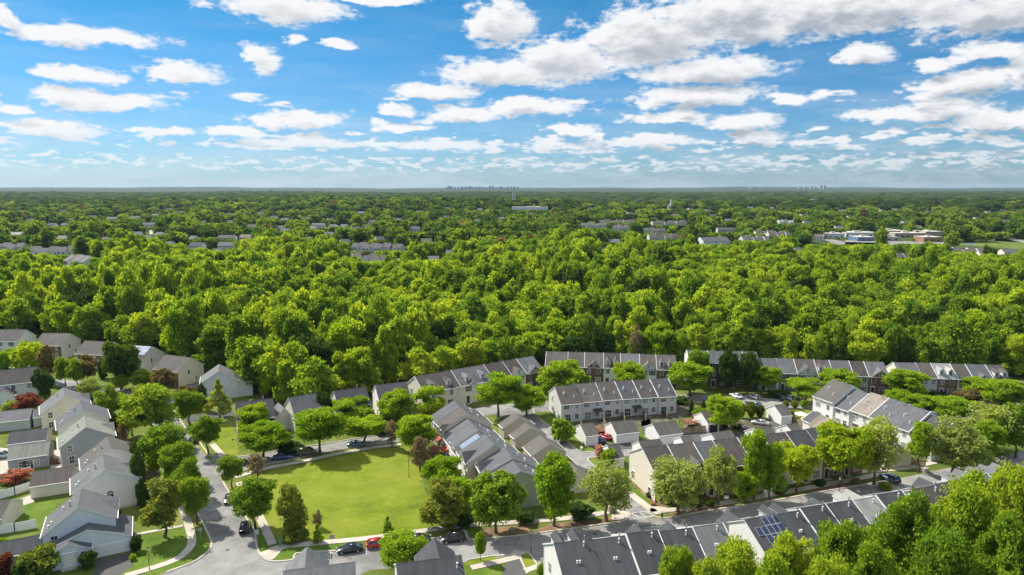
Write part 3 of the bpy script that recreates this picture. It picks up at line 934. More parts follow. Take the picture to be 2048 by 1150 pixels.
def gabled_house(label, cat, group, apex_px, ang, W, D, he, hr, wall, roof, front=None, off=0.0, end='L', name='house', heb=None, **k):
    """detached house placed by the photo pixel of its gable apex; end = which gable that is (L or R)"""
    a = V(*apex_px, hr)
    xd = Vector((math.cos(ang), math.sin(ang))); yd = Vector((-math.sin(ang), math.cos(ang)))
    c = a.to_2d() + xd * (W / 2 if end == 'L' else -W / 2) - yd * off
    root = tag(empty(name, (c.x, c.y, 0), ang), label, cat, group)
    add_mass(root, W, D, he, hr, wall, front, roof, off, heb=heb, **k)
    return root


# ------------------------------------------------------------------ ground, roads, paths
def smooth(pts, n=5, closed=False):
    P = [Vector(p) for p in pts]
    if len(P) < 3: return P
    out = []
    m = len(P)
    rng_i = range(m if closed else m - 1)
    for i in rng_i:
        p0, p1, p2, p3 = (P[(i - 1) % m], P[i], P[(i + 1) % m], P[(i + 2) % m]) if closed else (P[max(i - 1, 0)], P[i], P[i + 1], P[min(i + 2, m - 1)])
        for k in range(n):
            s = k / n
            out.append(0.5 * ((2 * p1) + (p2 - p0) * s + (2 * p0 - 5 * p1 + 4 * p2 - p3) * s * s + (3 * p1 - p0 - 3 * p2 + p3) * s ** 3))
    if not closed: out.append(P[-1])
    return out


def sheet(name, px, z, mat, smoothed=0, label=None):
    pts = [V(x, y).to_2d() for x, y in px]
    if smoothed: pts = smooth(pts, smoothed, True)
    bm = bmesh.new()
    vs = [bm.verts.new((p.x, p.y, z)) for p in pts]
    es = [bm.edges.new((vs[i], vs[(i + 1) % len(vs)])) for i in range(len(vs))]
    bmesh.ops.triangle_fill(bm, use_beauty=True, edges=es)
    for f in bm.faces:
        if f.normal.z < 0: f.normal_flip()
    me = bpy.data.meshes.new(name); bm.to_mesh(me); bm.free(); me.materials.append(mat)
    return tag(link(name, me), kind='structure', label=label)


def ribbon(name, px, width, z0, z1, mat, n=5, side=0.0, kind='structure', label=None):
    """a strip along a surveyed line: path, kerb"""
    c = smooth([V(x, y).to_2d() for x, y in px], n)
    b = MB()
    L, Rr = [], []
    for i, p in enumerate(c):
        d = (c[min(i + 1, len(c) - 1)] - c[max(i - 1, 0)]).normalized(); q = Vector((-d.y, d.x))
        L.append(p + q * (width / 2 + side)); Rr.append(p - q * (width / 2 - side))
    for i in range(len(c) - 1):
        a, b2, c2, d2 = L[i], Rr[i], Rr[i + 1], L[i + 1]
        b.poly([(*a, z1), (*b2, z1), (*c2, z1), (*d2, z1)])
        if z1 - z0 > .05:
            b.poly([(*b2, z1), (*b2, z0), (*c2, z0), (*c2, z1)]); b.poly([(*a, z0), (*a, z1), (*d2, z1), (*d2, z0)])
    return tag(b.build(name, mat), kind=kind, label=label)


def terr(x, y):
    """gentle rise and fall of the land beyond the near woods"""
    f = min(1.0, max(0.0, (y - 1000) / 700)); f = f * f * (3 - 2 * f)
    g = min(1.0, max(0.0, (7200 - y) / 1500)) * min(1.0, max(0.0, (5200 - abs(x)) / 800))
    return f * g * (7 + 6.5 * math.sin(y / 260 + 1.1 * math.sin(x / 800 + .6)) + 4.5 * math.sin(x / 310 + y / 700))


def VT(px, py, h):
    z = h
    for _ in range(12):
        p = V(px, py, z); z = z * .4 + (h + terr(p.x, p.y)) * .6
    return V(px, py, z)


# the ground: one sheet out past the far hills
def make_ground():
    b = MB()
    xs = [-26000] + list(np.linspace(-5300, 5300, 121)) + [26000]; ys = [-300, 500, 1000] + list(np.linspace(1080, 7200, 110)) + [26000]
    for y in ys:
        for x in xs: b.v.append((x, y, terr(x, y)))
    n = len(xs)
    for j in range(len(ys) - 1):
        for i in range(n - 1): a = j * n + i; b.f.append((a, a + 1, a + n + 1, a + n)); b.m.append(0)
    m, t, bs = pbr('ground_cover', 0.95, 0.1)
    P = t.new('ShaderNodeNewGeometry').outputs['Position']
    a = t.noise(P, 0.16, 5.0, 0.6); c = t.noise(P, 2.2, 3.0, 0.65); d = t.noise(P, 0.02, 3.0, 0.5)
    f = t.math('ADD', t.math('MULTIPLY', a, 0.45), t.math('ADD', t.math('MULTIPLY', c, 0.25), t.math('MULTIPLY', d, 0.3)))
    near = t.ramp(f, [(0.38, (0.060, 0.095, 0.014)), (0.5, (0.105, 0.145, 0.022)), (0.62, (0.20, 0.20, 0.06))])
    far = t.ramp(t.noise(P, 0.03, 5.0, 0.6), [(0.35, (0.030, 0.050, 0.010)), (0.7, (0.085, 0.115, 0.022))])
    y = t.sep(P)[1]
    t.l.new(t.mix(t.maprange(y, 255, 300), near, far), bs.inputs['Base Color'])
    return tag(b.build('ground', m), kind='structure')


make_ground()
# asphalt: left street with the junction, near street, street above the lawn, alleys, parking courts
ST_L = [(300, 1160), (335, 1143), (383, 1125), (404, 1112), (418, 1099), (421, 1085), (410, 1058), (398, 1034), (384, 1008), (371, 980), (361, 955), (350, 930), (338, 905), (326, 882), (313, 860), (300, 842),
        (282, 826), (262, 812), (235, 797), (205, 788), (160, 780), (105, 770), (112, 757), (170, 764), (225, 772), (270, 783), (305, 795), (330, 806), (346, 820), (358, 836), (370, 856), (395, 882), (415, 910), (441, 955), (457, 985), (486, 1028), (507, 1062), (513, 1095), (522, 1112), (540, 1123), (560, 1160)]
sheet('street', ST_L, 0.012, M_ASPHALT, label='grey asphalt street running past the left houses')
sheet('near_street_road', [(500, 1090), (512, 1100), (540, 1123), (585, 1120), (588, 1112), (608, 1106), (735, 1098), (826, 1082), (888, 1075), (928, 1062), (935, 1078), (955, 1078), (1030, 1073), (1100, 1064), (1222, 1047), (1258, 1036), (1330, 1036), (1400, 1025), (1480, 1013), (1560, 1000), (1640, 985), (1700, 975), (1775, 962), (1840, 948),
       (1900, 935), (1960, 922), (2060, 900), (2060, 950), (1900, 975), (1700, 1020), (1400, 1080), (1150, 1135), (1080, 1130), (1062, 1105), (1040, 1108), (990, 1117), (900, 1128), (740, 1140), (640, 1190), (480, 1190)], 0.016, M_ASPHALT, label='asphalt road between lawn and nearest roofs')
sheet('side_street_road', [(418, 912), (455, 915), (500, 912), (560, 902), (640, 890), (700, 880), (750, 872), (800, 864), (820, 874), (800, 884), (750, 890), (700, 897), (650, 906), (600, 917), (535, 930), (480, 944), (440, 952)], 0.020, M_ASPHALT, label='asphalt side street above the lawn')
sheet('alley_road', [(975, 822), (1010, 812), (1066, 818), (1072, 832), (1106, 860), (1138, 887), (1153, 901), (1176, 905), (1230, 897), (1300, 893), (1400, 880), (1480, 868), (1560, 858), (1640, 868), (1650, 880), (1560, 876), (1480, 884), (1400, 897), (1300, 908), (1235, 914), (1190, 914), (1174, 920), (1200, 943),
      (1268, 1000), (1302, 1026), (1310, 1034), (1256, 1040), (1241, 1013), (1179, 951), (1121, 901), (1060, 858), (1010, 836)], 0.024, M_ASPHALT, label='asphalt alley behind the garages')
sheet('upper_street_road', [(880, 828), (975, 812), (1100, 800), (1150, 790), (1300, 790), (1400, 789), (1500, 795), (1640, 806), (1700, 806), (1900, 790), (2060, 790), (2060, 812), (1960, 835), (1930, 850), (1880, 830), (1720, 822), (1620, 818), (1560, 818), (1500, 815), (1440, 808), (1380, 806), (1300, 812), (1120, 822), (1000, 828), (900, 840)], 0.028, M_ASPHALT, label='asphalt street and parking before the rear terraces')
sheet('garage_court_road', [(1176, 893), (1300, 876), (1300, 860), (1480, 866), (1500, 840), (1560, 838), (1580, 850), (1560, 865), (1480, 876), (1300, 896), (1200, 902)], 0.032, M_DRIVE)
sheet('house_driveway', [(187, 1150), (194, 1118), (262, 1106), (264, 1132), (225, 1160)], 0.010, M_DRIVE, label='dark asphalt driveway of the corner house')
sheet('bottom_driveway', [(1005, 1190), (1004, 1150), (1008, 1132), (1020, 1122), (1040, 1117), (1052, 1150), (1055, 1190)], 0.020, M_DRIVE)
sheet('driveway', [(372, 846), (372, 832), (420, 826), (465, 821), (470, 832), (420, 838)], 0.032, M_DRIVE)
sheet('driveway', [(0, 895), (0, 955), (30, 945), (40, 900)], 0.010, M_CONC)
# the lawn and fresh front yards
sheet('lawn', [(478, 972), (520, 950), (600, 931), (700, 908), (790, 893), (822, 892), (838, 930), (850, 980), (870, 1030), (872, 1052), (735, 1072), (640, 1080), (585, 1084), (556, 1080), (535, 1045), (505, 1005)], 0.008, M_LAWN, 3, label='sunlit mown lawn of the central green')
sheet('front_yard_lawn', [(268, 1080), (300, 1060), (360, 1050), (374, 1090), (345, 1116), (290, 1132), (268, 1130)], 0.010, M_GREEN, 3)
sheet('corner_verge_lawn', [(283, 1140), (345, 1124), (395, 1112), (378, 1126), (330, 1140), (300, 1152)], 0.014, M_GREEN)
sheet('corner_verge_lawn', [(392, 1062), (408, 1070), (419, 1095), (405, 1105), (393, 1100)], 0.016, M_GREEN, 2)
sheet('corner_verge_lawn', [(512, 1066), (526, 1062), (539, 1098), (519, 1108)], 0.020, M_GREEN)
sheet('roadside_verge_lawn', [(548, 1118), (566, 1100), (640, 1093), (735, 1086), (735, 1096), (640, 1103), (606, 1104), (586, 1110), (582, 1119)], 0.020, M_GREEN)
sheet('roadside_verge_lawn', [(840, 1078), (900, 1066), (900, 1070), (840, 1082)], 0.020, M_GREEN)
sheet('back_yard_lawn', [(38, 1010), (110, 998), (112, 1010), (70, 1055), (38, 1060)], 0.010, M_GREEN)
sheet('alley_green_lawn', [(1074, 832), (1100, 832), (1150, 868), (1176, 893), (1190, 899), (1176, 903), (1154, 899), (1138, 885)], 0.040, M_GREEN)
sheet('alley_green_lawn', [(1178, 919), (1192, 916), (1240, 948), (1250, 975), (1246, 980), (1202, 942)], 0.040, M_GREEN)
sheet('alley_green_lawn', [(1257, 972), (1268, 972), (1314, 1015), (1305, 1019)], 0.040, M_GREEN)
sheet('bottom_yard_lawn', [(940, 1150), (942, 1142), (1000, 1130), (1004, 1160), (945, 1190)], 0.010, M_GREEN)
sheet('bottom_yard_lawn', [(930, 1132), (935, 1120), (985, 1112), (998, 1118)], 0.022, M_LAWN)
sheet('bottom_yard_lawn', [(1044, 1116), (1048, 1106), (1060, 1106), (1074, 1128), (1052, 1134)], 0.022, M_LAWN)
sheet('street_strip_lawn', [(372, 864), (378, 862), (420, 906), (428, 926), (418, 918)], 0.024, M_LAWN)
sheet('house_yard_lawn', [(425, 850), (462, 846), (478, 900), (470, 925), (440, 920), (425, 890)], 0.024, M_LAWN)
# bark mulch strips
for q in ([(1062, 1066), (1100, 1047), (1180, 1042), (1225, 1035), (1222, 1043), (1100, 1061)], [(1330, 1033), (1345, 1022), (1400, 1017), (1470, 1006), (1470, 1011), (1400, 1022)],
          [(1600, 985), (1640, 974), (1700, 966), (1690, 974), (1640, 983)], [(955, 1074), (970, 1056), (1060, 1050), (1060, 1066)],
          [(1250, 960), (1256, 956), (1316, 1008), (1312, 1014)], [(1310, 1002), (1640, 940), (1700, 935), (1700, 945), (1600, 965), (1320, 1015)]):
    sheet('mulch_bed_ground', q, 0.024, M_MULCH)
for nm, qd, mt in (('court_patio_ground', [(1134, 850), (1200, 838), (1300, 822), (1385, 806), (1400, 826), (1330, 846), (1260, 856), (1160, 872)], M_YARD), ('court_patio_ground', [(1188, 864), (1222, 858), (1226, 880), (1190, 893)], M_DRIVE),
                   ('court_patio_ground', [(1600, 838), (1640, 812), (1660, 830), (1720, 862), (1700, 872), (1620, 850)], M_CONC), ('court_patio_ground', [(1400, 850), (1440, 842), (1545, 836), (1545, 850), (1440, 862)], M_YARD),
                   ('court_patio_ground', [(1282, 842), (1300, 838), (1305, 862), (1284, 868)], M_DRIVE), ('side_patio_ground', [(92, 905), (122, 898), (132, 940), (104, 944)], M_CONC), ('side_patio_ground', [(36, 1000), (66, 988), (68, 1004), (40, 1014)], M_CONC),
                   ('side_patio_ground', [(150, 800), (176, 798), (186, 812), (160, 816)], M_YARD), ('shade_bed_ground', [(240, 900), (300, 880), (322, 960), (292, 1010), (270, 1012)], M_YARD)):
    sheet(nm, qd, .044, mt)
# kerbs and paths
KERB_L = [(333, 1145), (383, 1126), (404, 1113), (419, 1100), (423, 1085), (411, 1058), (399, 1034), (385, 1008), (372, 980), (362, 955), (351, 930), (339, 905), (327, 882)]
KERB_R = [(346, 819), (358, 835), (371, 856), (396, 881), (416, 909)]
KERB_R2 = [(441, 954), (458, 985), (487, 1028), (508, 1062), (514, 1095), (523, 1112), (542, 1123), (584, 1120), (589, 1111), (609, 1105), (735, 1098), (826, 1082), (888, 1074), (928, 1061), (936, 1077), (956, 1078), (1030, 1072), (1100, 1063), (1222, 1046), (1246, 1042), (1259, 1034), (1257, 1024)]
KERB_R3 = [(1296, 1024), (1312, 1034), (1335, 1036), (1400, 1024), (1480, 1012), (1560, 999), (1640, 984), (1700, 974), (1775, 961)]
for q in (KERB_L, KERB_R, KERB_R2, KERB_R3, [(480, 943), (535, 929), (600, 916), (650, 905), (700, 896), (750, 889), (800, 883)], [(418, 911), (455, 914), (500, 911), (560, 901), (640, 889), (700, 879), (750, 871)],
          [(1066, 818), (1073, 832), (1107, 859), (1139, 886), (1154, 900), (1177, 904), (1232, 896)], [(1258, 1035), (1240, 1013), (1178, 951), (1121, 901)], [(1234, 914), (1191, 915), (1176, 920), (1201, 942), (1268, 999), (1300, 1024)],
          [(1440, 796), (1500, 796), (1560, 800), (1640, 806)], [(1040, 1116), (1055, 1148)], [(935, 1120), (990, 1112), (1038, 1110), (1056, 1106), (1075, 1130)]):
    ribbon('kerb', q, 0.34, 0.0, 0.14, M_CONC)
for q, w in (([(250, 1152), (300, 1138), (350, 1120), (376, 1100), (384, 1080), (377, 1050), (365, 1015), (352, 985), (338, 952), (322, 920), (306, 890)], 1.5), ([(478, 965), (505, 1010), (527, 1050), (545, 1090)], 1.6),
             ([(540, 1100), (575, 1092), (640, 1086), (735, 1077), (826, 1065), (900, 1054), (950, 1049), (1000, 1047), (1100, 1040), (1180, 1031), (1225, 1022)], 1.6), ([(470, 955), (535, 936), (600, 924), (650, 913), (700, 903), (750, 895), (802, 889)], 1.5),
             ([(1300, 1020), (1325, 1022), (1400, 1013), (1480, 1001), (1560, 986), (1680, 964), (1760, 949)], 1.6), ([(1236, 968), (1272, 995), (1310, 1024)], 1.4), ([(942, 1136), (1000, 1123), (1040, 1113)], 1.5), ([(1050, 1142), (1085, 1130)], 1.4),
             ([(424, 888), (440, 906), (449, 920)], 1.5), ([(270, 1070), (300, 1064), (366, 1052)], 1.0), ([(130, 775), (200, 782), (215, 770)], 1.3), ([(1270, 948), (1300, 975)], .6), ([(1430, 800), (1500, 792)], 1.2), ([(1700, 945), (1800, 938), (1870, 925)], 1.5)):
    ribbon('pavement', q, w, 0.0, 0.10, M_CONC)
sheet('corner_pavement', [(515, 1108), (540, 1098), (572, 1092), (548, 1118), (540, 1121), (524, 1113)], 0.075, M_CONC)
sheet('corner_pavement', [(1222, 1040), (1225, 1024), (1240, 1016), (1257, 1026), (1256, 1034), (1242, 1041)], 0.08, M_CONC)
sheet('corner_pavement', [(1294, 1021), (1308, 1012), (1335, 1016), (1345, 1022), (1312, 1030)], 0.09, M_CONC)
sheet('corner_pavement', [(1005, 1121), (1030, 1100), (1050, 1104), (1040, 1116)], 0.06, M_CONC)
M_PAINT = plain('white_road_paint', (0.62, 0.62, 0.60), 0.8, 0.2, 0.2, 2.0)
for a, c in (((662, 1103), (660, 1115)), ((731, 1098), (733, 1108)), ((866, 1083), (870, 1095)), ((1256, 1040), (1310, 1032)), ((1238, 1030), (1294, 1022)), ((1247, 1028), (1262, 1038)), ((1262, 1026), (1278, 1036)), ((1277, 1024), (1294, 1034)), ((1290, 1022), (1308, 1032)),
             ((1536, 797), (1548, 806)), ((1566, 799), (1578, 808)), ((1528, 797), (1538, 805))):
    ribbon('road_marking', [a, c], 0.13, 0.0, 0.034, M_PAINT, 1)


# ------------------------------------------------------------------ terraces (town houses)
def U(label, **k): return dict(label=label, **k)


BR = 'terrace left of the big court'
terrace([(829.5, 753), (900, 740), (967, 729), (1003, 722), (1030, 717), (1066, 712)], 9.5, 6.0, 11.5, [
    U('beige town house with two dormers, left end of the angled rear terrace', wall='cream', front='beige', roof='dark', roof_feat=('dormers',), vents=((-.2, .2, .9), (.2, .2, .9))),
    U('cream town house with dark shutters, small gable and two dormers beside it', wall='cream', front='cream', roof='grey', roof_feat=('gable', 'dormers'), gw=2.6, gu=-1.8, shut=1),
    U('white town house with brown roof between two pale gables', wall='white', roof='dark', vents=((.1, .3, .9),)),
    U('white town house with large roof gable beside the brick end unit', wall='white', roof='dark', roof_feat=('gablewide',), gwall='white'),
    U('brick town house with gable, right end of the angled rear terrace', wall='darkbrick', front='darkbrick', roof='grey', roof_feat=('gable',), gw=4.6, gwall='brick', shut=1)], 'town houses of the angled rear terrace')
terrace([(1093, 703), (1136, 703), (1169, 704), (1207, 705), (1240, 706), (1278, 707.5), (1311, 709), (1350, 710)], 9.5, 6.0, 11, [
    U('white-sided town house with plain brown roof, left end of the middle rear terrace', wall='palegrey', roof='brown'),
    U('grey town house behind the round tree in the middle rear terrace', wall='grey', roof='brown', vents=((0, .2, 1),)),
    U('brick town house with one brick gable in the middle rear terrace', wall='brick', front='darkbrick', roof='brown', roof_feat=('gable',), gw=4.2),
    U('white town house with two white dormers in the middle rear terrace', wall='white', roof='dark', roof_feat=('dormers',)),
    U('plain slate-roofed town house between dormers and a white gable', wall='palegrey', roof='grey'),
    U('white-gabled town house with dark shutters in the middle rear terrace', wall='white', roof='brown', roof_feat=('gablewide',), gwall='white', shut=1),
    U('brick town house with two dormers, right end of the middle rear terrace', wall='white', front='darkbrick', roof='brown', roof_feat=('dormers',))], 'town houses of the middle rear terrace')
terrace([(1374, 700), (1415, 702), (1452, 702), (1484, 703), (1512, 703.5)], 11.0, 8.4, 10.5, [
    U('tall white-gabled town house behind the twin green trees, leftmost of four', wall='white', front='darkbrick', roof='slate', st=3),
    U('tall dark brick town house with white arched door surround', wall='darkbrick', roof='slate', st=3, shut=1),
    U('tall dark brick town house hidden between two upright trees', wall='darkbrick', roof='slate', st=3),
    U('tall brick town house at the right end of the dark brick terrace', wall='darkbrick', roof='slate', st=3)], 'tall dark brick town houses')
terrace([(1513, 716), (1551, 716), (1585, 716.3), (1626, 718.5), (1656, 719.5), (1696, 721), (1726, 722.5), (1766, 724)], 9.3, 6.0, 11, [
    U('white town house with faint gable at left end of the long right terrace', wall='white', roof='slate', roof_feat=('gable',), gw=3, gwall='palegrey'),
    U('dark grey town house with arched white doorway in the right terrace', wall='darkgrey', roof='grey', flash=True),
    U('brown-roofed town house with white gable and dark shutters in the right terrace', wall='beige', front='palegrey', roof='brown', roof_feat=('gablewide',), gwall='palegrey', shut=1),
    U('town house with two white dormers behind the honey locust', wall='cream', roof='dark', roof_feat=('dormers',)),
    U('grey-roofed town house with small gable behind the honey locust', wall='palegrey', roof='slate', roof_feat=('gable',), gw=3.0, gwall='palegrey'),
    U('taupe town house with two wide windows beside the brick gabled unit', wall='taupe', roof='dark'),
    U('red brick gabled town house at the right end of its terrace', wall='brick', front='brick', roof='grey', roof_feat=('gable',), gw=4.8, gu=.5, gwall='brick')], 'town houses of the long right terrace')
terrace([(1787, 725), (1828, 724.3), (1858, 725), (1897, 726.3), (1929, 728), (1969, 729), (2003, 730)], 9.3, 6.0, 11, [
    U('cream end town house with gable left of the far right terrace', wall='cream', roof='grey', roof_feat=('gable',), gw=4, gwall='palegrey'),
    U('white town house with plain brown roof in the far right terrace', wall='palegrey', roof='brown'),
    U('brick town house with two white dormers and white bay window', wall='brick', roof='pale', roof_feat=('dormers',), front='brick'),
    U('beige town house with brown roof right of the brick dormered one', wall='cream', front='beige', roof='brown'),
    U('grey-roofed town house with faint gable near the right end', wall='palegrey', roof='slate', roof_feat=('gable',), gw=3.5, gwall='palegrey'),
    U('town house with two tall white dormers ending the far right terrace', wall='white', roof='dark', roof_feat=('dormers',))], 'town houses of the far right terrace')
# upper court row, backs to the camera
V1 = ((-.3, .15, 1.0), (.2, .45, .5), (.25, .5, .5), (-.2, .7, .5))
terrace([(1111, 773), (1148, 767), (1187, 762), (1226, 760), (1262, 758.5), (1298, 757.5), (1336, 757)], 8.8, 5.4, 12.0, [
    U('white-gabled end town house above the alley shrub, brown roof', wall='palegrey', roof='brown', vents=V1, flash=False),
    U('grey-sided town house with dark canopy over its back door', wall='palegrey', roof='brown', vents=V1),
    U('grey-sided town house with brown roof and twin back windows, third from alley end', wall='palegrey', roof='brown', vents=V1),
    U('slate-roofed town house fourth from the alley end of the court row', wall='palegrey', roof='slate', vents=V1),
    U('brown-roofed town house fifth from the alley end of the court row', wall='palegrey', roof='brown', vents=V1),
    U('slate-roofed end town house above the wooden deck', wall='palegrey', roof='slate', vents=V1)], 'town houses backing onto the garage court', flip=True)
CAN = MB(); CAN.slab((-1.3, -1.6, 0), (1.3, -1.6, 0), (1.3, 0, .5), (-1.3, 0, .5), .08, 0); CANM = CAN.mesh('canopy', [M_SHUT])
for o in [x for x in bpy.data.objects if x.get('group') == 'town houses backing onto the garage court'][1:4:2]: link('canopy', CANM, o, (-1.6, 6.02, 2.6), (0, 0, PI))
# stepped row on the right, backs lit by the sun
terrace([(1666, 763), (1705, 776), (1745, 784), (1785, 795), (1822, 809), (1860, 824), (1908, 838)], 9.6, 5.7, 14.5, [
    U('white end town house with brown roof, highest of the stepped right row', wall='white', roof='brown', vents=V1, dz=.7, flash=False, open=True),
    U('white town house with slate roof, second of the stepped right row', wall='white', roof='slate', vents=V1, dz=-.3),
    U('white town house with tan roof in the stepped right row', wall='white', roof='tan', vents=V1),
    U('white town house with wide slate roof right of the tan-roofed one', wall='white', roof='slate', vents=V1),
    U('white town house with charcoal roof above the yellow-green trees', wall='white', roof='slate', vents=V1),
    U('lowest slate-roofed town house of the stepped right row behind willow-like trees', wall='white', roof='charcoal', vents=V1, dz=-.8)], 'town houses of the stepped right row', flip=True)
# row facing the near street
VB = ((0.3, -.05, 1.0),)
terrace([(1285, 894.5), (1333, 889.5), (1388, 886.5), (1426, 881.5), (1476, 876.5), (1525, 871), (1573, 865.5), (1612, 859), (1650, 853), (1690, 848)], 9.6, 6.2, 12.4, [
    U('town house with the big sunlit beige gable beside the alley mouth', wall='beige', front='darkbrick', roof='dark', vents=VB, endw=((.6, 3.6), (1.0, -4.2)), flash=False),
    U('brown-roofed town house with brick front gable beside the beige end gable', wall='brick', front='darkbrick', roof='brown', roof_feat=('gable',), gw=4.2, gu=1.0, gwall='brick'),
    U('slate-roofed town house third from the beige gable end', wall='beige', front='palegrey', roof='slate'),
    U('dark-roofed town house behind the pale olive street tree', wall='beige', front='brick', roof='dark', vents=VB),
    U('brown-roofed town house behind the tall forked street tree', wall='beige', front='cream', roof='brown'),
    U('dark-roofed town house right of the tall forked street tree', wall='beige', front='palegrey', roof='dark', vents=VB),
    U('charcoal-roofed town house above the small upright street tree', wall='beige', front='beige', roof='charcoal'),
    U('charcoal town house with white front gable left of the yellow tree', wall='beige', front='brick', roof='charcoal', roof_feat=('gable',), gw=3.0, gwall='white'),
    U('end town house mostly hidden by the yellow-green tree', wall='beige', front='brick', roof='charcoal')], 'town houses facing the near street')
# nearest row at the bottom: dark backs of roofs
VN = ((-.25, .12, 1.3), (-.22, .16, .6), (0.0, .55, .25), (0.07, .55, .25))
GRP = 'nearest dark-roofed town houses'
terrace([(1109, 1085.5), (1184, 1076), (1253, 1070), (1317, 1062), (1388, 1056), (1444, 1045)], 10.0, 6.6, 12, [
    U('nearest end town house with sunlit white gable and two street-side dormers', wall='white', roof='charcoal', vents=VN, roof_feat=('dormers',), flash=False),
    U('charcoal-roofed town house next to the white gable end, nearest row', wall='palegrey', roof='charcoal', vents=VN, dz=-.15),
    U('charcoal-roofed town house with grey street gable, third in nearest left block', wall='palegrey', roof='charcoal', vents=VN, roof_feat=('gable',), gw=3.4, gu=-1.5, dz=.2),
    U('charcoal-roofed town house with street gable, fourth in nearest left block', wall='palegrey', roof='charcoal', vents=VN, roof_feat=('gable',), gw=3.4, gu=-1.6, dz=-.1),
    U('grey-roofed end town house left of the white wall gap', wall='palegrey', roof='grey', vents=VN, dz=0)], GRP, flip=True)
terrace([(1490.5, 1039.7), (1552, 1027), (1598, 1016.5), (1650, 1008), (1702, 998), (1752, 991), (1802, 982)], 10.2, 6.8, 12, [
    U('town house with a dark blue solar array on its charcoal roof', wall='white', roof='charcoal', vents=((-.33, .1, 1.3),), roof_feat=('gable',), gw=4.6, gu=2.0, flash=False, solar=1),
    U('charcoal-roofed town house with two street dormers right of the solar roof', wall='palegrey', roof='charcoal', vents=VN, roof_feat=('dormers',), dz=-.15),
    U('charcoal-roofed town house with white ridge step, third in middle block', wall='palegrey', roof='charcoal', vents=VN, dz=.1),
    U('charcoal-roofed town house with street gable, fourth in middle block', wall='palegrey', roof='charcoal', vents=VN, roof_feat=('gable',), gw=3.4, dz=0),
    U('pale grey-green roofed town house above the rounded tree tops', wall='palegrey', roof='pale', vents=VN, dz=-.1, roof_feat=('dormers',)),
    U('dark-roofed end town house right of the pale grey-green roof', wall='palegrey', roof='charcoal', vents=VN, dz=.1)], GRP, flip=True)
terrace([(1826, 979), (1874, 968), (1925, 958), (1975, 948), (2025, 938), (2075, 928)], 10.2, 6.8, 12, [
    U('brown-roofed town house with white gable showing above the tree tops', wall='white', roof='dark', vents=VN, flash=False),
    U('charcoal-roofed town house mostly behind the leafy crown, street gable showing', wall='palegrey', roof='charcoal', vents=VN, roof_feat=('gable',), gw=4.0),
    U('town house with two grey dormer backs at the right edge', wall='palegrey', roof='grey', roof_feat=('dormers',), dz=.1),
    U('grey-roofed town house with a third dormer pair at the right edge', wall='palegrey', roof='grey', roof_feat=('dormers',)),
    U('grey-roofed town house cut by the right edge of the photo', wall='palegrey', roof='grey', roof_feat=('gable',), gw=4.0)], GRP, flip=True)
for o in [x for x in bpy.data.objects if x.get('label', '').startswith('town house with a dark blue solar')]:
    add_solar(o, -3.0, 2.5, .04, .95, 5, 4, 12, 6.8, 10.2, 0.0, True, skip=((3, 0), (4, 0), (4, 2), (3, 3), (4, 3)))
# central row beside the lawn; fronts to the left
VC = ((0, -.08, .6), (.2, -.1, .6))
VC2 = ((.1, .15, .8), (-.1, .35, .4), (.2, .5, .4), (.3, .5, .4))
CRW = terrace([(906.4, 801.3), (929.6, 812.5), (941.6, 825.5), (959, 850.5), (973, 865), (988, 886.7)], 9.5, 6.1, 12.6, [
    U('slate-roofed town house at the far end of the lawn-side row', wall='tan', front='palegrey', roof='slate', vents=VC2, flash=False),
    U('brown-roofed town house with red awning in the lawn-side row', wall='tan', front='brick', roof='brown', vents=VC2, roof_feat=('gable',), gw=2.4, gu=2.2, flash=False, flashR=True, awn=1),
    U('slate-roofed town house between brown roof and solar panels by the lawn', wall='tan', front='white', roof='slate', vents=VC2, dz=-1.2, roof_feat=('gable',), gw=2.6, gu=-2.4, awn=1, flash=False),
    U('town house with pale blue solar panels facing the lawn', wall='tan', front='tan', roof='dark', vents=VC2, dz=-1.35, flash=False, solar=1),
    U('grey town house with broad tan gable end and cross gable by the lawn', wall='tan', front='white', roof='slate', vents=VC2, dz=-.25, roof_feat=('gable',), gw=4.0, gu=1.0, flash=False, gwall='white')], 'town houses beside the lawn', end=(True, True), spread=.3)
terrace([(1008.5, 895), (1026, 917), (1041, 937.7)], 8.5, 5.6, 12.6, [
    U('brick-gabled town house with hatch roof near the large round maple', wall='sage', front='orangebrick', roof='slate', vents=VC2, roof_feat=('gable',), gw=3.6, gu=-.8, gwall='orangebrick', flash=False),
    U('sage green end town house behind the large round maple', wall='sage', front='sage', roof='slate', vents=VC2, dz=-.35, flash=False)], 'town houses beside the lawn', spread=.3)
AW = MB(); AW.slab((-1.0, -1.1, 0), (1.0, -1.1, 0), (1.0, 0, .7), (-1.0, 0, .7), .06, 0); AW.poly([(-1, -1.1, 0), (-1, -1.1, -.25), (1, -1.1, -.25), (1, -1.1, 0)]); AWM = AW.mesh('awning', [M_RED])
for i, o in enumerate(CRW):
    if i in (1, 2): link('awning', AWM, o, (0.2, -6.35, 2.5)); link('awning', AWM, o, (-1.6, -6.35, 2.5))
    if i == 3:
        add_solar(o, -1.5, 1.7, .10, .78, 3, 5, 12.6, 4.75, 8.15, 0.0, False, pale=True)


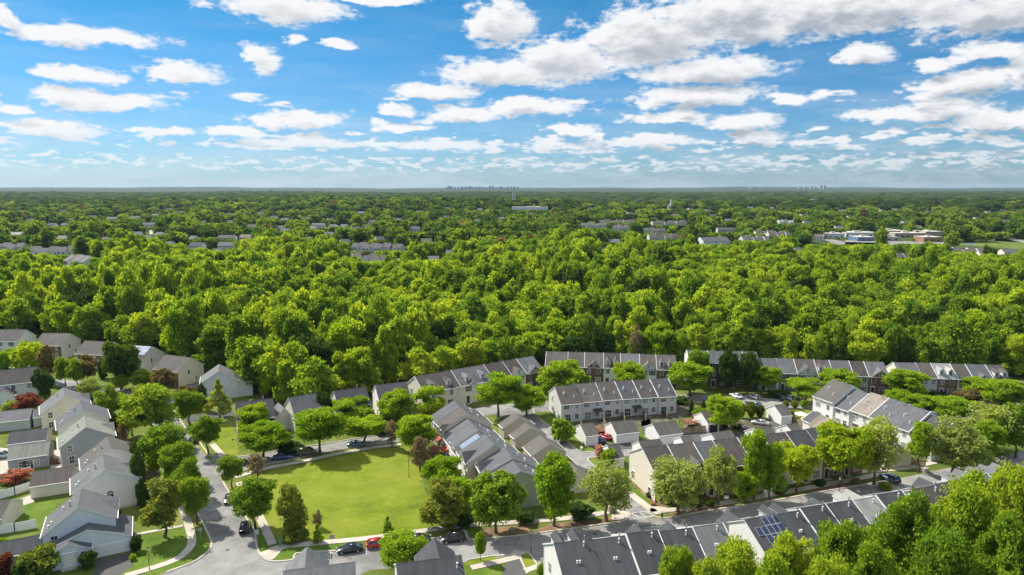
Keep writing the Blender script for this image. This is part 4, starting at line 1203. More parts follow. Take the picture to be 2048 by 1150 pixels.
# ------------------------------------------------------------------ detached houses and garages
def ridge_house(label, cat, group, A, B, hr, he, D, wall, roof, front=None, off=0.0, name='house', heb=None, rev=False, oh=.35, rake=.2, foundation=None, trim=True):
    a, c = V(*A, hr).to_2d(), V(*B, hr).to_2d()
    t = (c - a).normalized(); W = (c - a).length
    ang = math.atan2(t.y, t.x) + (PI if rev else 0)
    m = (a + c) / 2
    yd = Vector((-math.sin(ang), math.cos(ang)))
    m = m - yd * off
    root = tag(empty(name, (m.x, m.y, 0), ang), label, cat, group)
    W -= rake * 2
    add_mass(root, W, D, he, hr, wall, front, roof, off, heb=heb, oh=oh, rake=(rake, rake), foundation=foundation, trim=trim)
    return root, W, D


GR = 'garages of the court'
def garage(label, A, B, doors, wall='white', roof='brown', D=7.0, hr=4.7, he=2.75, side='F', dark=False, group=GR, win=False):
    root, W, D = ridge_house(label, 'garage', group, A, B, hr, he, D, wall, roof, name='garage', oh=.25, rake=.12)
    n = doors
    for i in range(n):
        span = W if side in 'FB' else D
        add_garage_door(root, side, (-span / 2 + span * (i + .5) / n), W, D, min(2.5, span / n * .85), 2.1, dark)
    return root


garage('white single garage with open lawn on its left, beside the red car', (1160, 848), (1186, 845), 1)
garage('white double garage with two doors right of the red car', (1221, 844), (1266, 839), 2)
garage('small white garage behind the beige gable end, brown roof facing camera', (1213.6, 889), (1237, 886.6), 1, side='B')
garage('white double garage facing the court, second behind the street row', (1276.5, 882), (1320, 877.5), 2, side='B')
garage('white double garage in the middle of the court', (1304, 847), (1351, 841), 2)
garage('small white garage right of the second, behind the street row', (1360, 873), (1383, 871), 1, side='B')
garage('white garage with open dark doorway beside the wooden deck', (1401.6, 824), (1425, 821.5), 1, dark=True)
garage('wide brown-roofed garage behind the street row, right of picket fence', (1420.7, 866), (1461, 859.6), 2, side='B')
garage('brown-roofed garage behind the forked street tree top', (1508, 855.5), (1539, 851), 1, side='B')
garage('small white garage with brown roof below the asphalt pad', (1572, 849), (1593, 845.5), 1, side='B')
garage('white garage with single door and asphalt pad, right of the silver car', (1547.7, 810), (1569, 808), 1)
garage('slate-roofed garage with tan gable beside the patio umbrella', (1626, 821.5), (1642, 828), 1, wall='beige', roof='slate')
garage('tan garage gable behind the slate-roofed garage', (1655, 834), (1670, 842), 1, wall='beige', roof='tan')
garage('beige garage with tan gable right of the yellow-green tree', (1783, 884), (1800, 892), 1, wall='beige', roof='slate', hr=5.2, he=3.2)
GR2 = 'alley garages behind the lawn-side row'
for lab, A, B, W_ in (('farthest brown alley garage behind the lawn-side row', (1028, 825.5), (1038, 834), 1), ('middle brown alley garage with gable towards camera', (1051, 845), (1062, 854), 1),
                      ('nearest full brown alley garage beside the solar roof row', (1080, 869), (1099, 887), 1), ('tan alley garage half hidden by the tall forked maple', (1138, 922), (1155, 939), 1)):
    garage(lab, A, B, 2, wall='taupe' if 'tan' not in lab else 'beige', roof='brown', D=8.6, hr=5.4, he=3.0, side='B', group=GR2)

# upper left houses along the wood
UL = 'houses along the wood at upper left'
def ul(label, A, B, wall, roof, front=None, **k):
    root, W, D = ridge_house(label, 'house', UL, A, B, 9.0, 5.6, 10.5, wall, roof, front)
    for x in (-W * .32, 0, W * .32): add_window(root, 'F', x, 3.5, 1.0, 1.4, W, D, 'shutter')
    for x in (-W * .32, W * .32): add_window(root, 'F', x, .8, 1.2, 1.6, W, D, 'shutter')
    add_door(root, 'F', 0, W, D)
    add_window(root, 'R', -1, 3.6, .8, 1.3, W, D); add_window(root, 'R', 2, .9, .8, 1.3, W, D)
    add_vent(root, W * .2, 1.0, D, 5.6, 9.0, 0, .8)
    return root, W, D
ul('white house with brown roof at the far upper left edge', (-22, 659), (53, 659), 'white', 'brown')
ul('brick-fronted house with white gable, second from the left along the wood', (85, 666), (141, 667), 'palegrey', 'brown', 'brick')
ul('brown-roofed white house third from the left along the wood', (170, 681), (229, 684), 'cream', 'brown', 'palegrey')
r, W, D = ul('house with pale solar panels on its brown roof along the wood', (262, 690), (306, 693), 'palegrey', 'dark', 'beige')
add_solar(r, -W * .42, W * .46, .05, .70, 6, 2, D, 5.6, 9.0, 0, False, skip=((2, 1), (3, 1)), pale=True)
ul('brick-fronted house with big beige gable left of the white house', (331, 709), (381, 715), 'beige', 'brown', 'brick')
r = gabled_house('white house with blank gable and small rear bay near the rail fence', 'house', UL, (437, 742), R(112), 9, 10.5, 5.6, 9.0, 'blue', 'grey')
add_mass(r, 5, 4, 5.0, 6.6, 'blue', None, 'grey', loc=(-2, -7.0), rz=R(90), pre='bay_', oh=.2)
add_window(r, 'F', 0, 3.2, .9, 1.3, 9, 14.2)
add_mass(r, 5, 5, 3.0, 5.0, 'blue', None, 'charcoal', loc=(-1.5, 6.8), rz=R(90), pre='porch_', oh=.25)
r, W, D = ridge_house('white house with brown roof at the left edge above the red maple', 'house', None, (-40, 744), (75, 733), 9.0, 5.6, 9.5, 'white', 'brown')
for x in (W * .1, W * .38): add_window(r, 'F', x, 3.6, .9, 1.3, W, D)
for x in (W * .1, W * .38): add_window(r, 'F', x, .9, .9, 1.3, W, D)
for x, y in ((.0, .5), (.08, .8), (.35, .6)): add_vent(r, W * x, y, D, 5.6, 9, 0, .7, .15)
add_mass(r, 4, 5, 2.8, 4.6, 'white', None, 'dark', loc=(-W * .02, -6.5), rz=R(90), pre='porch_', oh=.2)

# left street houses, gables towards the camera
LS = 'houses along the left street'
def ls(label, apex, ang, wall, roof, W=8.5, D=11.0, he=5.8, hr=8.9, heb=5.2, xg=True, wins=(), cut=None, off=0.0):
    r = gabled_house(label, 'house', LS, apex, R(ang), W, D, he, hr, wall, roof, heb=heb, off=off, foundation=.5)
    if xg: add_gable(r, W * .18, 4.4, W, D, he, hr, off, roof, wall, pitch=.62, vent=False)
    for (u, z, w, h, st) in wins: add_window(r, 'L', u, z, w, h, W, D, st)
    for x in (-W * .3, W * .05, W * .34): add_window(r, 'F', x, 3.5, 1.0, 1.4, W, D); add_window(r, 'F', x, .8, 1.0, 1.5, W, D)
    for (x, y, h) in ((-.05, .14, .9), (.1, .25, .4), (-.2, .40, .3), (-.28, .44, .3)): add_vent(r, W * x, D * y, D, he, hr, off, h, .1, heb=heb)
    return r
r = ls('blue-white corner house with low garage wing and dark driveway', (155.5, 1014.5), 118, 'blue', 'grey', 8.5, 11.0, 5.8, 8.9, 4.9, wins=((-3.9, 3.0, .95, 1.4, 'plain'),))
add_mass(r, 8.0, 12.8, 3.0, 5.7, 'blue', None, 'slate', loc=(-4.25 - 2.7 + 4.0, -1.35), pre='wing_', oh=.25)
add_mass(r, 1.6, 6.4, 3.0, 4.4, 'blue', None, 'slate', loc=(-4.25 - 2.7 - .7, 1.5), pre='porch_', oh=.25)
add_garage_door(r, 'L', 5.0, 2 * (4.25 + 2.7), 0, 4.8, 2.15)
add_door(r, 'L', -1.6, 2 * (4.25 + 2.7 + 1.5), 0, 'white', 1.6)
for u in (-4.0, .7): add_window(r, 'L', u, .6, .9, 1.9, 2 * (4.25 + 2.7 + 1.5), 0)
add_mass(r, 8.0, 5.2, 2.6, 4.2, 'blue', None, 'slate', loc=(-1.8, 9.4), rz=R(90), pre='rear_wing_', oh=.2)
r = ls('beige house with arched gable window beside the tall dark hedge', (210, 938), 123, 'palegrey', 'grey', 9.0, 11.6, 5.9, 9.0, 5.4, wins=((.5, 2.1, 1.2, 1.5, 'arch'),))
ls('pale house with brown roof and white gable, third from the corner', (221, 896), 124, 'palegrey', 'brown', 8.5, 11.0, 5.8, 8.9, 5.2, wins=((4.0, 2.6, .8, 1.4, 'plain'),), xg=False)
ls('grey-sided house with pale green-grey roof and two white windows', (172, 853), 124, 'grey', 'green', 9, 11.2, 5.8, 9.0, 5.0, wins=((-3.6, 3.6, .9, 1.5, 'plain'), (-3.4, .7, 1.0, 1.7, 'plain')))
ls('cream-gabled house with grey roof, fifth from the corner', (165, 819), 125, 'cream', 'slate', 9, 11.2, 5.8, 9.0, 5.0, xg=False)
ls('tan house with two stacked gable windows, farthest of the left street row', (129, 791), 125, 'beige', 'grey', 9, 11.2, 5.8, 9.0, 5.0, wins=((-3.6, 3.4, .9, 1.5, 'plain'), (-3.6, .7, 1.0, 1.5, 'plain')))
# rear garages of the left street
LG = 'rear garages of the left street'
def lg(label, A, B, wall, roof, D=7.5, hr=4.6, he=2.8, wins=()):
    root, W, D = ridge_house(label, 'garage', LG, A, B, hr, he, D, wall, roof, name='garage', oh=.25, rake=.15)
    for kind, u in wins:
        if kind == 'w': add_window(root, 'F', u * W, .7, .9, 1.3, W, D)
        elif kind == 's': add_window(root, 'F', u * W, .1, 1.7, 2.0, W, D)
        else: add_door(root, 'F', u * W, W, D, 'white')
    return root
lg('long grey-roofed garage with cream wall at the left edge', (-30, 826), (65, 816), 'palegrey', 'grey', 7.5)
lg('grey-roofed link garage beside the tan house', (65, 819), (86, 816), 'palegrey', 'grey', 6.0, 4.2)
lg('dark-roofed garage behind the green-roofed garage', (20, 864), (97, 855), 'palegrey', 'charcoal', 7.5)
lg('grey garage with green-grey roof, glass door and two windows', (19, 893), (101, 882), 'grey', 'green', 7.5, 4.8, 3.0, (('w', -.18), ('s', .0), ('w', .2)))
lg('brown-roofed garage with plain beige wall behind the corner house', (64, 943), (148, 931), 'beige', 'dark', 7.5)
lg('tan garage with white door at the left edge beside the back lawn', (-40, 1003), (24, 998), 'beige', 'brown', 8.0, 4.8, 2.9, (('d', .12),))

# houses above the lawn
ML = 'brick-fronted houses above the lawn'
def ml(label, A, B, roof, side, D=10.0):
    root, W, D = ridge_house(label, 'house', ML, A, B, 9.0, 5.7, D, side, roof, 'darkbrick')
    for x in (-W * .3, W * .3):
        for z in (.8, 3.6): add_window(root, 'F', x, z, 1.1, 1.5, W, D, 'shutter')
    add_window(root, 'F', 0, 3.6, 1.0, 1.5, W, D); add_door(root, 'F', 0, W, D)
    for z in (.9, 3.7): add_window(root, 'L', 1.5, z, .6, 1.3, W, D)
    add_vent(root, W * .25, .6, D, 5.7, 9.0, 0, .9, .12)
    return root, W
ml('dark-roofed house with white gable left of the side street trees', (470, 805), (546, 796), 'charcoal', 'beige')
r, W = ml('slate-roofed house with cream gable, second above the lawn', (577, 795), (640, 785), 'slate', 'cream')
add_mass(r, 6, 5, 3.6, 6.0, 'palegrey', None, 'grey', loc=(-W * .5 - 1.5, 3.5), rz=R(90), pre='side_wing_', oh=.2)
ml('charcoal-roofed house behind the wide honey locust, third above the lawn', (667, 782), (731, 773), 'charcoal', 'white')
ml('charcoal-roofed house fourth above the lawn beside the angled terrace', (750, 770), (813, 763), 'charcoal', 'white')

# two houses cut by the bottom edge
r, W, D = ridge_house('grey-roofed house with pyramid street gable at the bottom edge', 'house', None, (566, 1141), (711, 1123), 9.2, 6.0, 11, 'palegrey', 'grey', rev=True)
add_gable(r, W * .22, 6.0, W, D, 6.0, 9.2, 0, 'grey', 'palegrey', cap=9.0, vent=False, proud=1.6)
r, W, D = ridge_house('charcoal-roofed house with white gable end at the bottom edge', 'house', None, (792, 1127.5), (923, 1110), 9.2, 6.0, 11, 'white', 'charcoal', rev=True)
add_gable(r, -W * .18, 6.0, W, D, 6.0, 9.2, 0, 'charcoal', 'palegrey', cap=9.05, vent=False, proud=1.6)
add_vent(r, -W * .44, 1.0, D, 6.0, 9.2, 0, 1.3, .16); add_vent(r, -W * .42, 1.6, D, 6.0, 9.2, 0, .6)


# ------------------------------------------------------------------ street and garden trees
STREET = 'street and garden trees'
def st(kind, cx, top, w, base, label, cb=0.2, bx=None, name='street_tree', cat='tree'):
    p = V(bx if bx is not None else cx, base)
    h = height_for(p, top)
    # the crown leans out to the sides more than its straight outline: match its visible width at mid height
    q = Vector((p.x, p.y, h * .6))
    return tree(name, kind, p, h * 1.03, w * 1.12 / scale_at(q), label, cat, STREET, cb)


TREES = [
    # left side of the left street
    ('maple', 394, 952, 60, 1047, 'round maple by the left kerb casting its shadow on the street, nearest the junction'),
    ('maple', 376, 920, 58, 1012, 'round maple second from the junction on the left kerb'),
    ('maple', 359, 884, 64, 988, 'tall maple third from the junction on the left kerb'),
    ('maple', 334, 848, 84, 956, 'wide bright maple fourth from the junction on the left kerb'),
    ('maple', 311, 916, 30, 960, 'small round maple with thin trunk on the yard left of the kerb maples', .35),
    ('dark', 275, 884, 48, 942, 'dark round tree beside the brown-roofed left street house'),
    ('maple', 303, 768, 100, 880, 'largest maple on the left street, wide as a house'),
    ('maple', 264, 808, 48, 872, 'maple leaning against the left side of the largest maple'),
    ('maple', 222, 774, 52, 842, 'maple between the cream gable house and the largest maple'),
    ('maple', 381, 780, 58, 850, 'round maple right of the parked blue car on the upper left street'),
    ('maple', 417, 832, 58, 908, 'round dark maple on the lawn strip at the street bend', .28),
    ('palecone', 440, 756, 56, 838, 'pale young conical tree before the white house', .15),
    ('maple', 286, 738, 42, 783, 'bushy maple before the brick house with the beige gable'),
    ('dark', 243, 678, 66, 778, 'tall dark pyramid-shaped tree left of the pale solar roof', .08),
    ('maple', 132, 714, 34, 772, 'left one of the twin slim trees on the upper left road'),
    ('maple', 156, 718, 36, 774, 'right one of the twin slim trees on the upper left road'),
    ('purple', 176, 710, 42, 770, 'bronze tree before the third house along the wood'),
    ('yellow', 58, 680, 58, 760, 'bright yellow-green tree before the far upper left houses', .1),
    ('locust', 14, 696, 48, 752, 'light green tree at the left edge before the far upper left house', .1),
    ('purple', 97, 690, 32, 765, 'dark purple slender tree right of the yellow-green tree', .1),
    ('dark', 90, 736, 36, 802, 'dark green tree beside the white house at the left edge', .1),
    ('red', 60, 786, 50, 836, 'deep red japanese maple behind the tan house', .2),
    ('purple', 328, 736, 48, 792, 'bronze-leaved tree before the brick front with beige gable', .15),
    ('purple', 372, 772, 44, 812, 'low bronze shrub-like tree left of the white house porch', .1),
    ('brown', 248, 846, 28, 894, 'thin brown-leaved tree right of the green-roofed house', .1),
    ('pale', 182, 758, 46, 806, 'sparse pale tree beside the upper left road'),
    ('maple', 240, 750, 32, 784, 'small round tree on the island before the solar roof house'),
    ('olive', 329, 962, 88, 1074, 'feathery olive-green tree on the corner lawn', .2),
    # right side of the left street
    ('maple', 466, 912, 48, 979, 'small airy maple on the right kerb above the parked black car', .3),
    ('maple', 511, 956, 84, 1057, 'round maple at the corner of the lawn by the white-roofed suv', .22),
    ('brown', 515, 908, 42, 958, 'bare brown tree left of the lawn top path', .15),
    ('olive', 586, 970, 62, 1076, 'tall bronze crape myrtle at the lower left lawn corner', .1),
    ('brown', 636, 1020, 24, 1056, 'small brown bush-like tree beside the bronze crape myrtle', .1),
    ('yellowcone', 636, 1046, 26, 1086, 'small yellow-green cone tree by the lawn corner path', .05),
    ('yellowcone', 776, 1032, 26, 1076, 'young yellow-green tree standing alone on the lawn edge', .25),
    ('locust', 807, 1068, 96, 1152, 'spreading honey locust at the bottom over the red car', .25),
    ('greencolumn', 961, 1062, 24, 1121, 'narrow upright street tree on the grass island at the bottom', .25),
    # street above the lawn
    ('locust', 511, 808, 62, 878, 'honey locust before the dark-roofed house left of the side street'),
    ('locust', 526, 845, 96, 917, 'wide honey locust over the parked blue car on the side street', .28),
    ('locust', 640, 818, 102, 908, 'widest honey locust by the lawn over the parked van', .3),
    ('dark', 648, 782, 36, 850, 'dark tree between the slate-roofed and charcoal-roofed houses', .1),
    ('locust', 706, 796, 80, 852, 'broad honey locust before the third house above the lawn'),
    ('locust', 730, 833, 84, 888, 'flat-topped honey locust over the street near the blue sedan', .35),
    ('locust', 794, 777, 72, 848, 'honey locust before the fourth house above the lawn', .15),
    ('locust', 862, 772, 66, 846, 'honey locust left of the slate roof end of the lawn-side row', .15),
    ('locust', 832, 828, 82, 908, 'bright honey locust at the upper right lawn corner', .15),
    ('brown', 784, 842, 30, 896, 'bare thin tree at the end of the lawn top path', .15),
    ('brown', 841, 874, 46, 944, 'leafless brown-grey tree at the right lawn edge', .05),
    ('locust', 888, 908, 76, 980, 'bright honey locust before the solar roof row by the lawn', .1),
    ('locust', 914, 952, 62, 1018, 'light green tree between the bronze tree and the big maple', .1),
    ('olive', 884, 960, 96, 1052, 'broad bronze-green tree at the lower right lawn corner', .08),
    ('maple', 992, 940, 104, 1066, 'large dense round maple before the sage green end house', .1),
    ('fresh', 1108, 908, 96, 1052, 'tall loose maple leaning over the alley garages', .15),
    ('pale', 1214, 928, 102, 1044, 'pale willow-like tree beside the alley mouth', .2),
    # around the rear terraces
    ('locust', 996, 748, 88, 834, 'honey locust on bare trunk before the angled rear terrace', .3),
    ('locust', 1053, 770, 72, 832, 'honey locust at the top of the alley', .2),
    ('locust', 1124, 717, 88, 792, 'wide honey locust between the angled and middle rear terraces', .15),
    ('locust', 1102, 756, 48, 800, 'low honey locust left of the white-gabled court row', .1),
    ('locust', 1161, 749, 48, 790, 'honey locust top peeking over the court row roof', .1),
    ('locust', 1256, 722, 66, 786, 'honey locust before the white dormered middle terrace', .15),
    ('locust', 1380, 722, 86, 792, 'honey locust left of the tall dark brick terrace', .25),
    ('maple', 1396, 698, 46, 775, 'green tree before the white gable of the dark brick terrace', .15),
    ('dark', 1456, 700, 42, 785, 'left one of twin upright trees before the dark brick terrace', .1),
    ('dark', 1494, 702, 44, 786, 'right one of twin upright trees before the dark brick terrace', .1),
    ('locust', 1535, 734, 60, 790, 'honey locust on slim trunk by the parked white cars', .3),
    ('locust', 1612, 758, 72, 806, 'spreading honey locust behind the stepped right row', .25),
    ('locust', 1676, 737, 74, 796, 'dome-shaped honey locust behind the brown end roof', .2),
    ('locust', 1444, 790, 74, 862, 'round bright honey locust in the middle of the court', .15),
    ('locust', 1808, 738, 84, 800, 'honey locust before the cream end of the far right terrace', .15),
    ('locust', 1793, 778, 48, 812, 'low honey locust above the tan-roofed row house', .15),
    ('locust', 1841, 787, 62, 830, 'flat honey locust right of the tan-roofed row house', .2),
    ('locust', 1907, 794, 80, 846, 'rounded honey locust behind the lowest stepped row house', .2),
    ('locust', 1955, 752, 62, 800, 'honey locust before the far right dormered unit', .2),
    ('locust', 2004, 758, 84, 822, 'honey locust near the right edge of the rear street', .2),
    ('purple', 1938, 778, 46, 812, 'reddish brown tree between honey locusts at far right', .15),
    # near street row
    ('pale', 1356, 922, 108, 1024, 'pale green tree before the beige end gable house', .15),
    ('pale', 1436, 898, 76, 1010, 'tall pale olive tree before the slate-roofed street house', .2),
    ('fresh', 1508, 860, 66, 1000, 'tall forked tree rising over the street row roofs', .15),
    ('fresh', 1540, 884, 58, 1000, 'right stem of the forked street tree before brown roof', .15),
    ('fresh', 1490, 942, 62, 1003, 'low leafy tree under the forked street tree', .1),
    ('yellow', 1593, 880, 76, 984, 'upright yellowish street tree right of the forked tree', .2),
    ('yellow', 1682, 844, 108, 972, 'large yellow-green street tree before the end town house', .2),
    ('pale', 1748, 838, 84, 968, 'large green street tree right of the yellow-green one', .15),
    ('fresh', 1836, 842, 50, 946, 'slim green tree before the white stepped row back wall', .25),
    ('pale', 1905, 838, 122, 948, 'broad willow-like tree hiding the end of the stepped row', .1),
    ('pale', 1985, 806, 104, 905, 'big loose tree at the right edge above the near street', .1),
    ('maple', 2030, 800, 66, 915, 'darker tree cut by the right edge above the near street', .1),
    ('locust', 1968, 840, 60, 925, 'low light tree over the near street by the right edge', .15),
]
for row in TREES:
    st(*row)

# big foreground crowns rising from below the frame, close to the camera
FG = 'large foreground trees at lower right'
for kind, cx, top, w, Y, label in (
        ('big', 1356, 1086, 82, 88, 'slender foreground tree with sparse yellow-green crown, leftmost at the bottom'),
        ('big', 1478, 1076, 130, 86, 'rounded foreground crown below the solar roof, second from the left'),
        ('big', 1590, 1062, 128, 87, 'broad foreground crown right of the solar roof'),
        ('big', 1690, 1030, 130, 88, 'bushy foreground crown under the middle charcoal roofs'),
        ('big', 1815, 984, 140, 91, 'tallest pointed foreground crown before the pale grey-green roof'),
        ('big', 1760, 1090, 130, 82, 'low foreground crown at the bottom under the pointed one'),
        ('big', 1945, 940, 150, 90, 'high foreground crown covering the right block of roofs'),
        ('big', 1900, 1050, 150, 82, 'front foreground crown at the bottom below the high one'),
        ('big', 2035, 920, 120, 95, 'foreground crown cut by the right edge, highest there'),
        ('big', 2030, 1040, 140, 82, 'foreground crown in the lower right corner'),
        ('big', 1420, 1118, 110, 80, 'low foreground crown along the bottom edge, left of middle'),
        ('big', 1560, 1110, 130, 79, 'low foreground crown along the bottom edge below solar roof'),
        ('big', 1660, 1108, 130, 79, 'low foreground crown along the bottom edge, right of middle')):
    d = ray(cx, top); t = Y / d.y
    p = Vector((d.x * t, Y, 0)); h = CAM_H + d.z * t
    tree('foreground_tree', kind, p, h, w / scale_at(Vector((p.x, p.y, h * .75))), label, 'tree', FG, .25)

# shrubs and hedges
for a in (('dark', 177, 1136, 36, 40, 'clipped dark ball shrub before the corner house garage'), ('dark', 273, 1102, 26, 34, 'clipped dark ball shrub right of the garage door'),
          ('dark', 232, 1042, 22, 26, 'dark rounded shrub between the corner and beige houses'), ('yellow', 266, 1120, 14, 14, 'orange-yellow flowering shrub by the driveway'),
          ('yellow', 278, 1110, 9, 10, 'small yellow shrub right of the orange-yellow one'), ('olive', 84, 1148, 84, 62, 'broad olive shrub before the corner house entrance'),
          ('dark', 58, 1160, 60, 48, 'glossy dark shrub in the lower left corner'), ('red', 12, 1150, 40, 48, 'reddish bush at the left bottom edge'), ('green', 8, 1100, 22, 26, 'small green shrub at the left edge by the vinyl fence'),
          ('coral', 31, 962, 60, 24, 'low coral-red japanese maple shrub by the white fence'), ('pale', 22, 826, 34, 28, 'pale green shrub left of the red maple'), ('green', 622, 1128, 32, 32, 'leafy shrub on the roadside beside the bottom grey roof'),
          ('green', 1082, 1150, 22, 24, 'small green shrub left of the nearest white gable'), ('pink', 868, 914, 26, 26, 'pink blossoming shrub before the slate end house'), ('green', 1125, 884, 52, 50, 'large green shrub by the alley beside the white gable'),
          ('pink', 1199, 916, 22, 30, 'pinkish sparse shrub behind the beige gable end'), ('green', 1218, 934, 40, 40, 'green shrub against the beige gable end wall'), ('green', 1398, 832, 34, 18, 'clipped green hedge left of the court honey locust'),
          ('dark', 1482, 836, 18, 32, 'left small conifer in the court'), ('olive', 1502, 836, 22, 36, 'middle small conifer in the court'), ('dark', 1519, 836, 20, 28, 'right small conifer in the court'),
          ('olive', 1572, 816, 14, 16, 'round shrub by the court garage, left of three'), ('olive', 1590, 817, 16, 18, 'round shrub by the court garage, middle of three'), ('green', 1608, 816, 18, 18, 'round shrub by the court garage, right of three'),
          ('purple', 1584, 834, 14, 14, 'small bronze shrub by the patio umbrella'), ('green', 1770, 980, 28, 18, 'low green shrub beside the nearest dormer pair'), ('brown', 1712, 968, 24, 13, 'low reddish shrub on the mulch by the yellow-green tree'),
          ('green', 607, 784, 52, 40, 'yellow-green bush tree at the wood edge behind the slate house'), ('dark', 1298, 994, 14, 10, 'low dark shrub along the beige gable base'), ('pink', 1306, 1010, 12, 8, 'low flowering plant at the corner of the beige gable'),
          ('dark', 1420, 1012, 24, 14, 'dark shrub under the pale olive tree'), ('dark', 1395, 1014, 26, 16, 'dark shrub between the pale street trees'), ('dark', 1560, 988, 28, 18, 'dark hedge shrub before the charcoal street house'),
          ('dark', 1640, 972, 24, 14, 'dark shrub left of the large yellow-green tree'), ('dark', 930, 1052, 40, 26, 'dark undergrowth shrub beside the bronze-green tree'), ('dark', 1050, 1044, 46, 24, 'dark undergrowth shrub left of the tall loose maple'),
          ('dark', 1160, 1034, 60, 30, 'dark undergrowth shrub right of the tall loose maple'), ('olive', 594, 1082, 52, 28, 'low olive shrub at the foot of the bronze crape myrtle'), ('green', 90, 788, 20, 16, 'green shrub right of the white left edge house'),
          ('dark', 580, 905, 60, 22, 'dark low hedge behind the side street van'), ('dark', 765, 868, 40, 18, 'dark hedge below the third house above the lawn'), ('green', 330, 788, 24, 12, 'low green shrub before the brick and beige house'),
          ('yellow', 390, 796, 16, 10, 'yellow shrub before the white house'), ('dark', 1440, 806, 26, 14, 'low dark shrub before the dark brick terrace'), ('dark', 1360, 806, 40, 16, 'low dark hedge below the honey locust by the dark brick terrace'),
          ('dark', 1866, 792, 60, 12, 'dark hedge before the far right brick unit'), ('dark', 1560, 792, 60, 10, 'dark hedge behind the parked white cars'), ('dark', 1650, 792, 50, 10, 'dark hedge before the long right terrace')):
    shrub(*a)
for cx, base, w, h, lab in ((405, 820, 18, 58, 'dark columnar evergreen beside the white house porch'), (207, 757, 16, 44, 'dark columnar evergreen before the third house along the wood'), (182, 806, 9, 28, 'dark columnar evergreen beside the tan house'),
                            (231, 868, 16, 46, 'dark columnar evergreen beside the cream gable house'), (281, 1000, 26, 112, 'tallest dark columnar evergreen in the hedge by the beige house'), (287, 1014, 22, 62, 'dark columnar evergreen at the near end of the tall hedge'),
                            (274, 960, 22, 82, 'dark columnar evergreen at the far end of the tall hedge'), (222, 858, 12, 44, 'slim dark evergreen left of the thin brown tree'), (1382, 828, 9, 32, 'slim evergreen at the deck, left'), (1406, 828, 9, 30, 'slim evergreen at the deck, right')):
    p = V(cx, base); h_ = height_for(p, base - h)
    tree('evergreen_tree', 'column', p, h_, w / scale_at(p) * 1.25, lab, 'evergreen', 'columnar evergreens', .02)


# ------------------------------------------------------------------ cars
def paint(name, col, rough=0.25):
    if name in MATS: return MATS[name]
    m, t, b = pbr(name, rough, 0.6, 0.15)
    b.inputs['Coat Weight'].default_value = 0.6; b.inputs['Coat Roughness'].default_value = 0.05
    co = t.new('ShaderNodeTexCoord'); n = t.noise(co.outputs['Object'], 1.2, 3.0)
    t.l.new(t.ramp(n, [(0.3, [c * .85 for c in col]), (0.7, col)]), b.inputs['Base Color'])
    MATS[name] = m
    return m


PAINT = {'black': paint('black_car_paint', (0.012, 0.012, 0.014)), 'dark': paint('dark_grey_car_paint', (0.035, 0.037, 0.042)), 'red': paint('red_car_paint', (0.50, 0.016, 0.02)),
         'white': paint('white_car_paint', (0.78, 0.78, 0.77)), 'silver': paint('silver_car_paint', (0.55, 0.55, 0.54)), 'blue': paint('blue_car_paint', (0.03, 0.07, 0.20)),
         'steel': paint('steel_blue_car_paint', (0.07, 0.13, 0.19)), 'green': paint('olive_car_paint', (0.06, 0.065, 0.05))}
M_TYRE = plain('tyre_rubber', (0.018, 0.018, 0.018), 0.85)
M_RIM = plain('alloy_rim', (0.45, 0.45, 0.46), 0.3, 0.5, .05, 1, .8)
M_CGLASS = plain('car_glass', (0.02, 0.025, 0.03), 0.05, 0.9)
M_HEAD = plain('headlight_lens', (0.75, 0.76, 0.76), 0.1, 0.7)
M_TAIL = plain('tail_light_lens', (0.35, 0.01, 0.01), 0.2, 0.6)
CARP = {  # length, width, rows of (x, z_low, z_belt, half width at sill, half width at belt) and the greenhouse (x, z, half width)
    'sedan': (4.75, [(-2.36, .42, .70, .74, .70), (-2.2, .26, .92, .86, .80), (-1.3, .22, .97, .91, .86), (0, .22, .96, .92, .87), (1.0, .22, .93, .91, .85), (1.9, .24, .80, .88, .78), (2.28, .34, .66, .80, .70), (2.38, .42, .56, .66, .62)],
              [(-1.75, .95, .74), (-1.05, 1.40, .60), (.15, 1.44, .60), (1.12, .94, .76)]),
    'suv': (4.6, [(-2.28, .5, .95, .80, .80), (-2.2, .34, 1.08, .90, .86), (-1.2, .28, 1.10, .94, .88), (0, .28, 1.08, .95, .88), (1.0, .28, 1.04, .94, .86), (1.8, .30, .95, .90, .80), (2.2, .40, .80, .82, .74), (2.3, .50, .66, .70, .66)],
            [(-2.12, 1.08, .80), (-1.75, 1.68, .66), (.3, 1.72, .66), (1.15, 1.04, .78)]),
    'hatch': (4.2, [(-2.08, .45, .85, .76, .76), (-2.0, .28, .98, .86, .82), (-1.1, .24, 1.0, .90, .85), (0, .24, .98, .90, .86), (1.0, .24, .94, .90, .84), (1.7, .26, .82, .86, .76), (2.0, .36, .70, .78, .70), (2.1, .45, .58, .66, .62)],
              [(-1.95, .98, .76), (-1.55, 1.46, .62), (.2, 1.50, .62), (1.15, .95, .76)]),
    'van': (5.3, [(-2.62, .5, 1.05, .88, .88), (-2.5, .34, 1.18, .97, .93), (-1.2, .30, 1.20, .99, .95), (0, .30, 1.18, .99, .95), (1.2, .30, 1.14, .98, .92), (2.1, .32, 1.02, .94, .86), (2.5, .42, .88, .88, .80), (2.62, .5, .7, .76, .72)],
            [(-2.5, 1.18, .88), (-2.3, 1.86, .78), (.6, 1.88, .78), (1.5, 1.12, .84)]),
}
CARM = {}


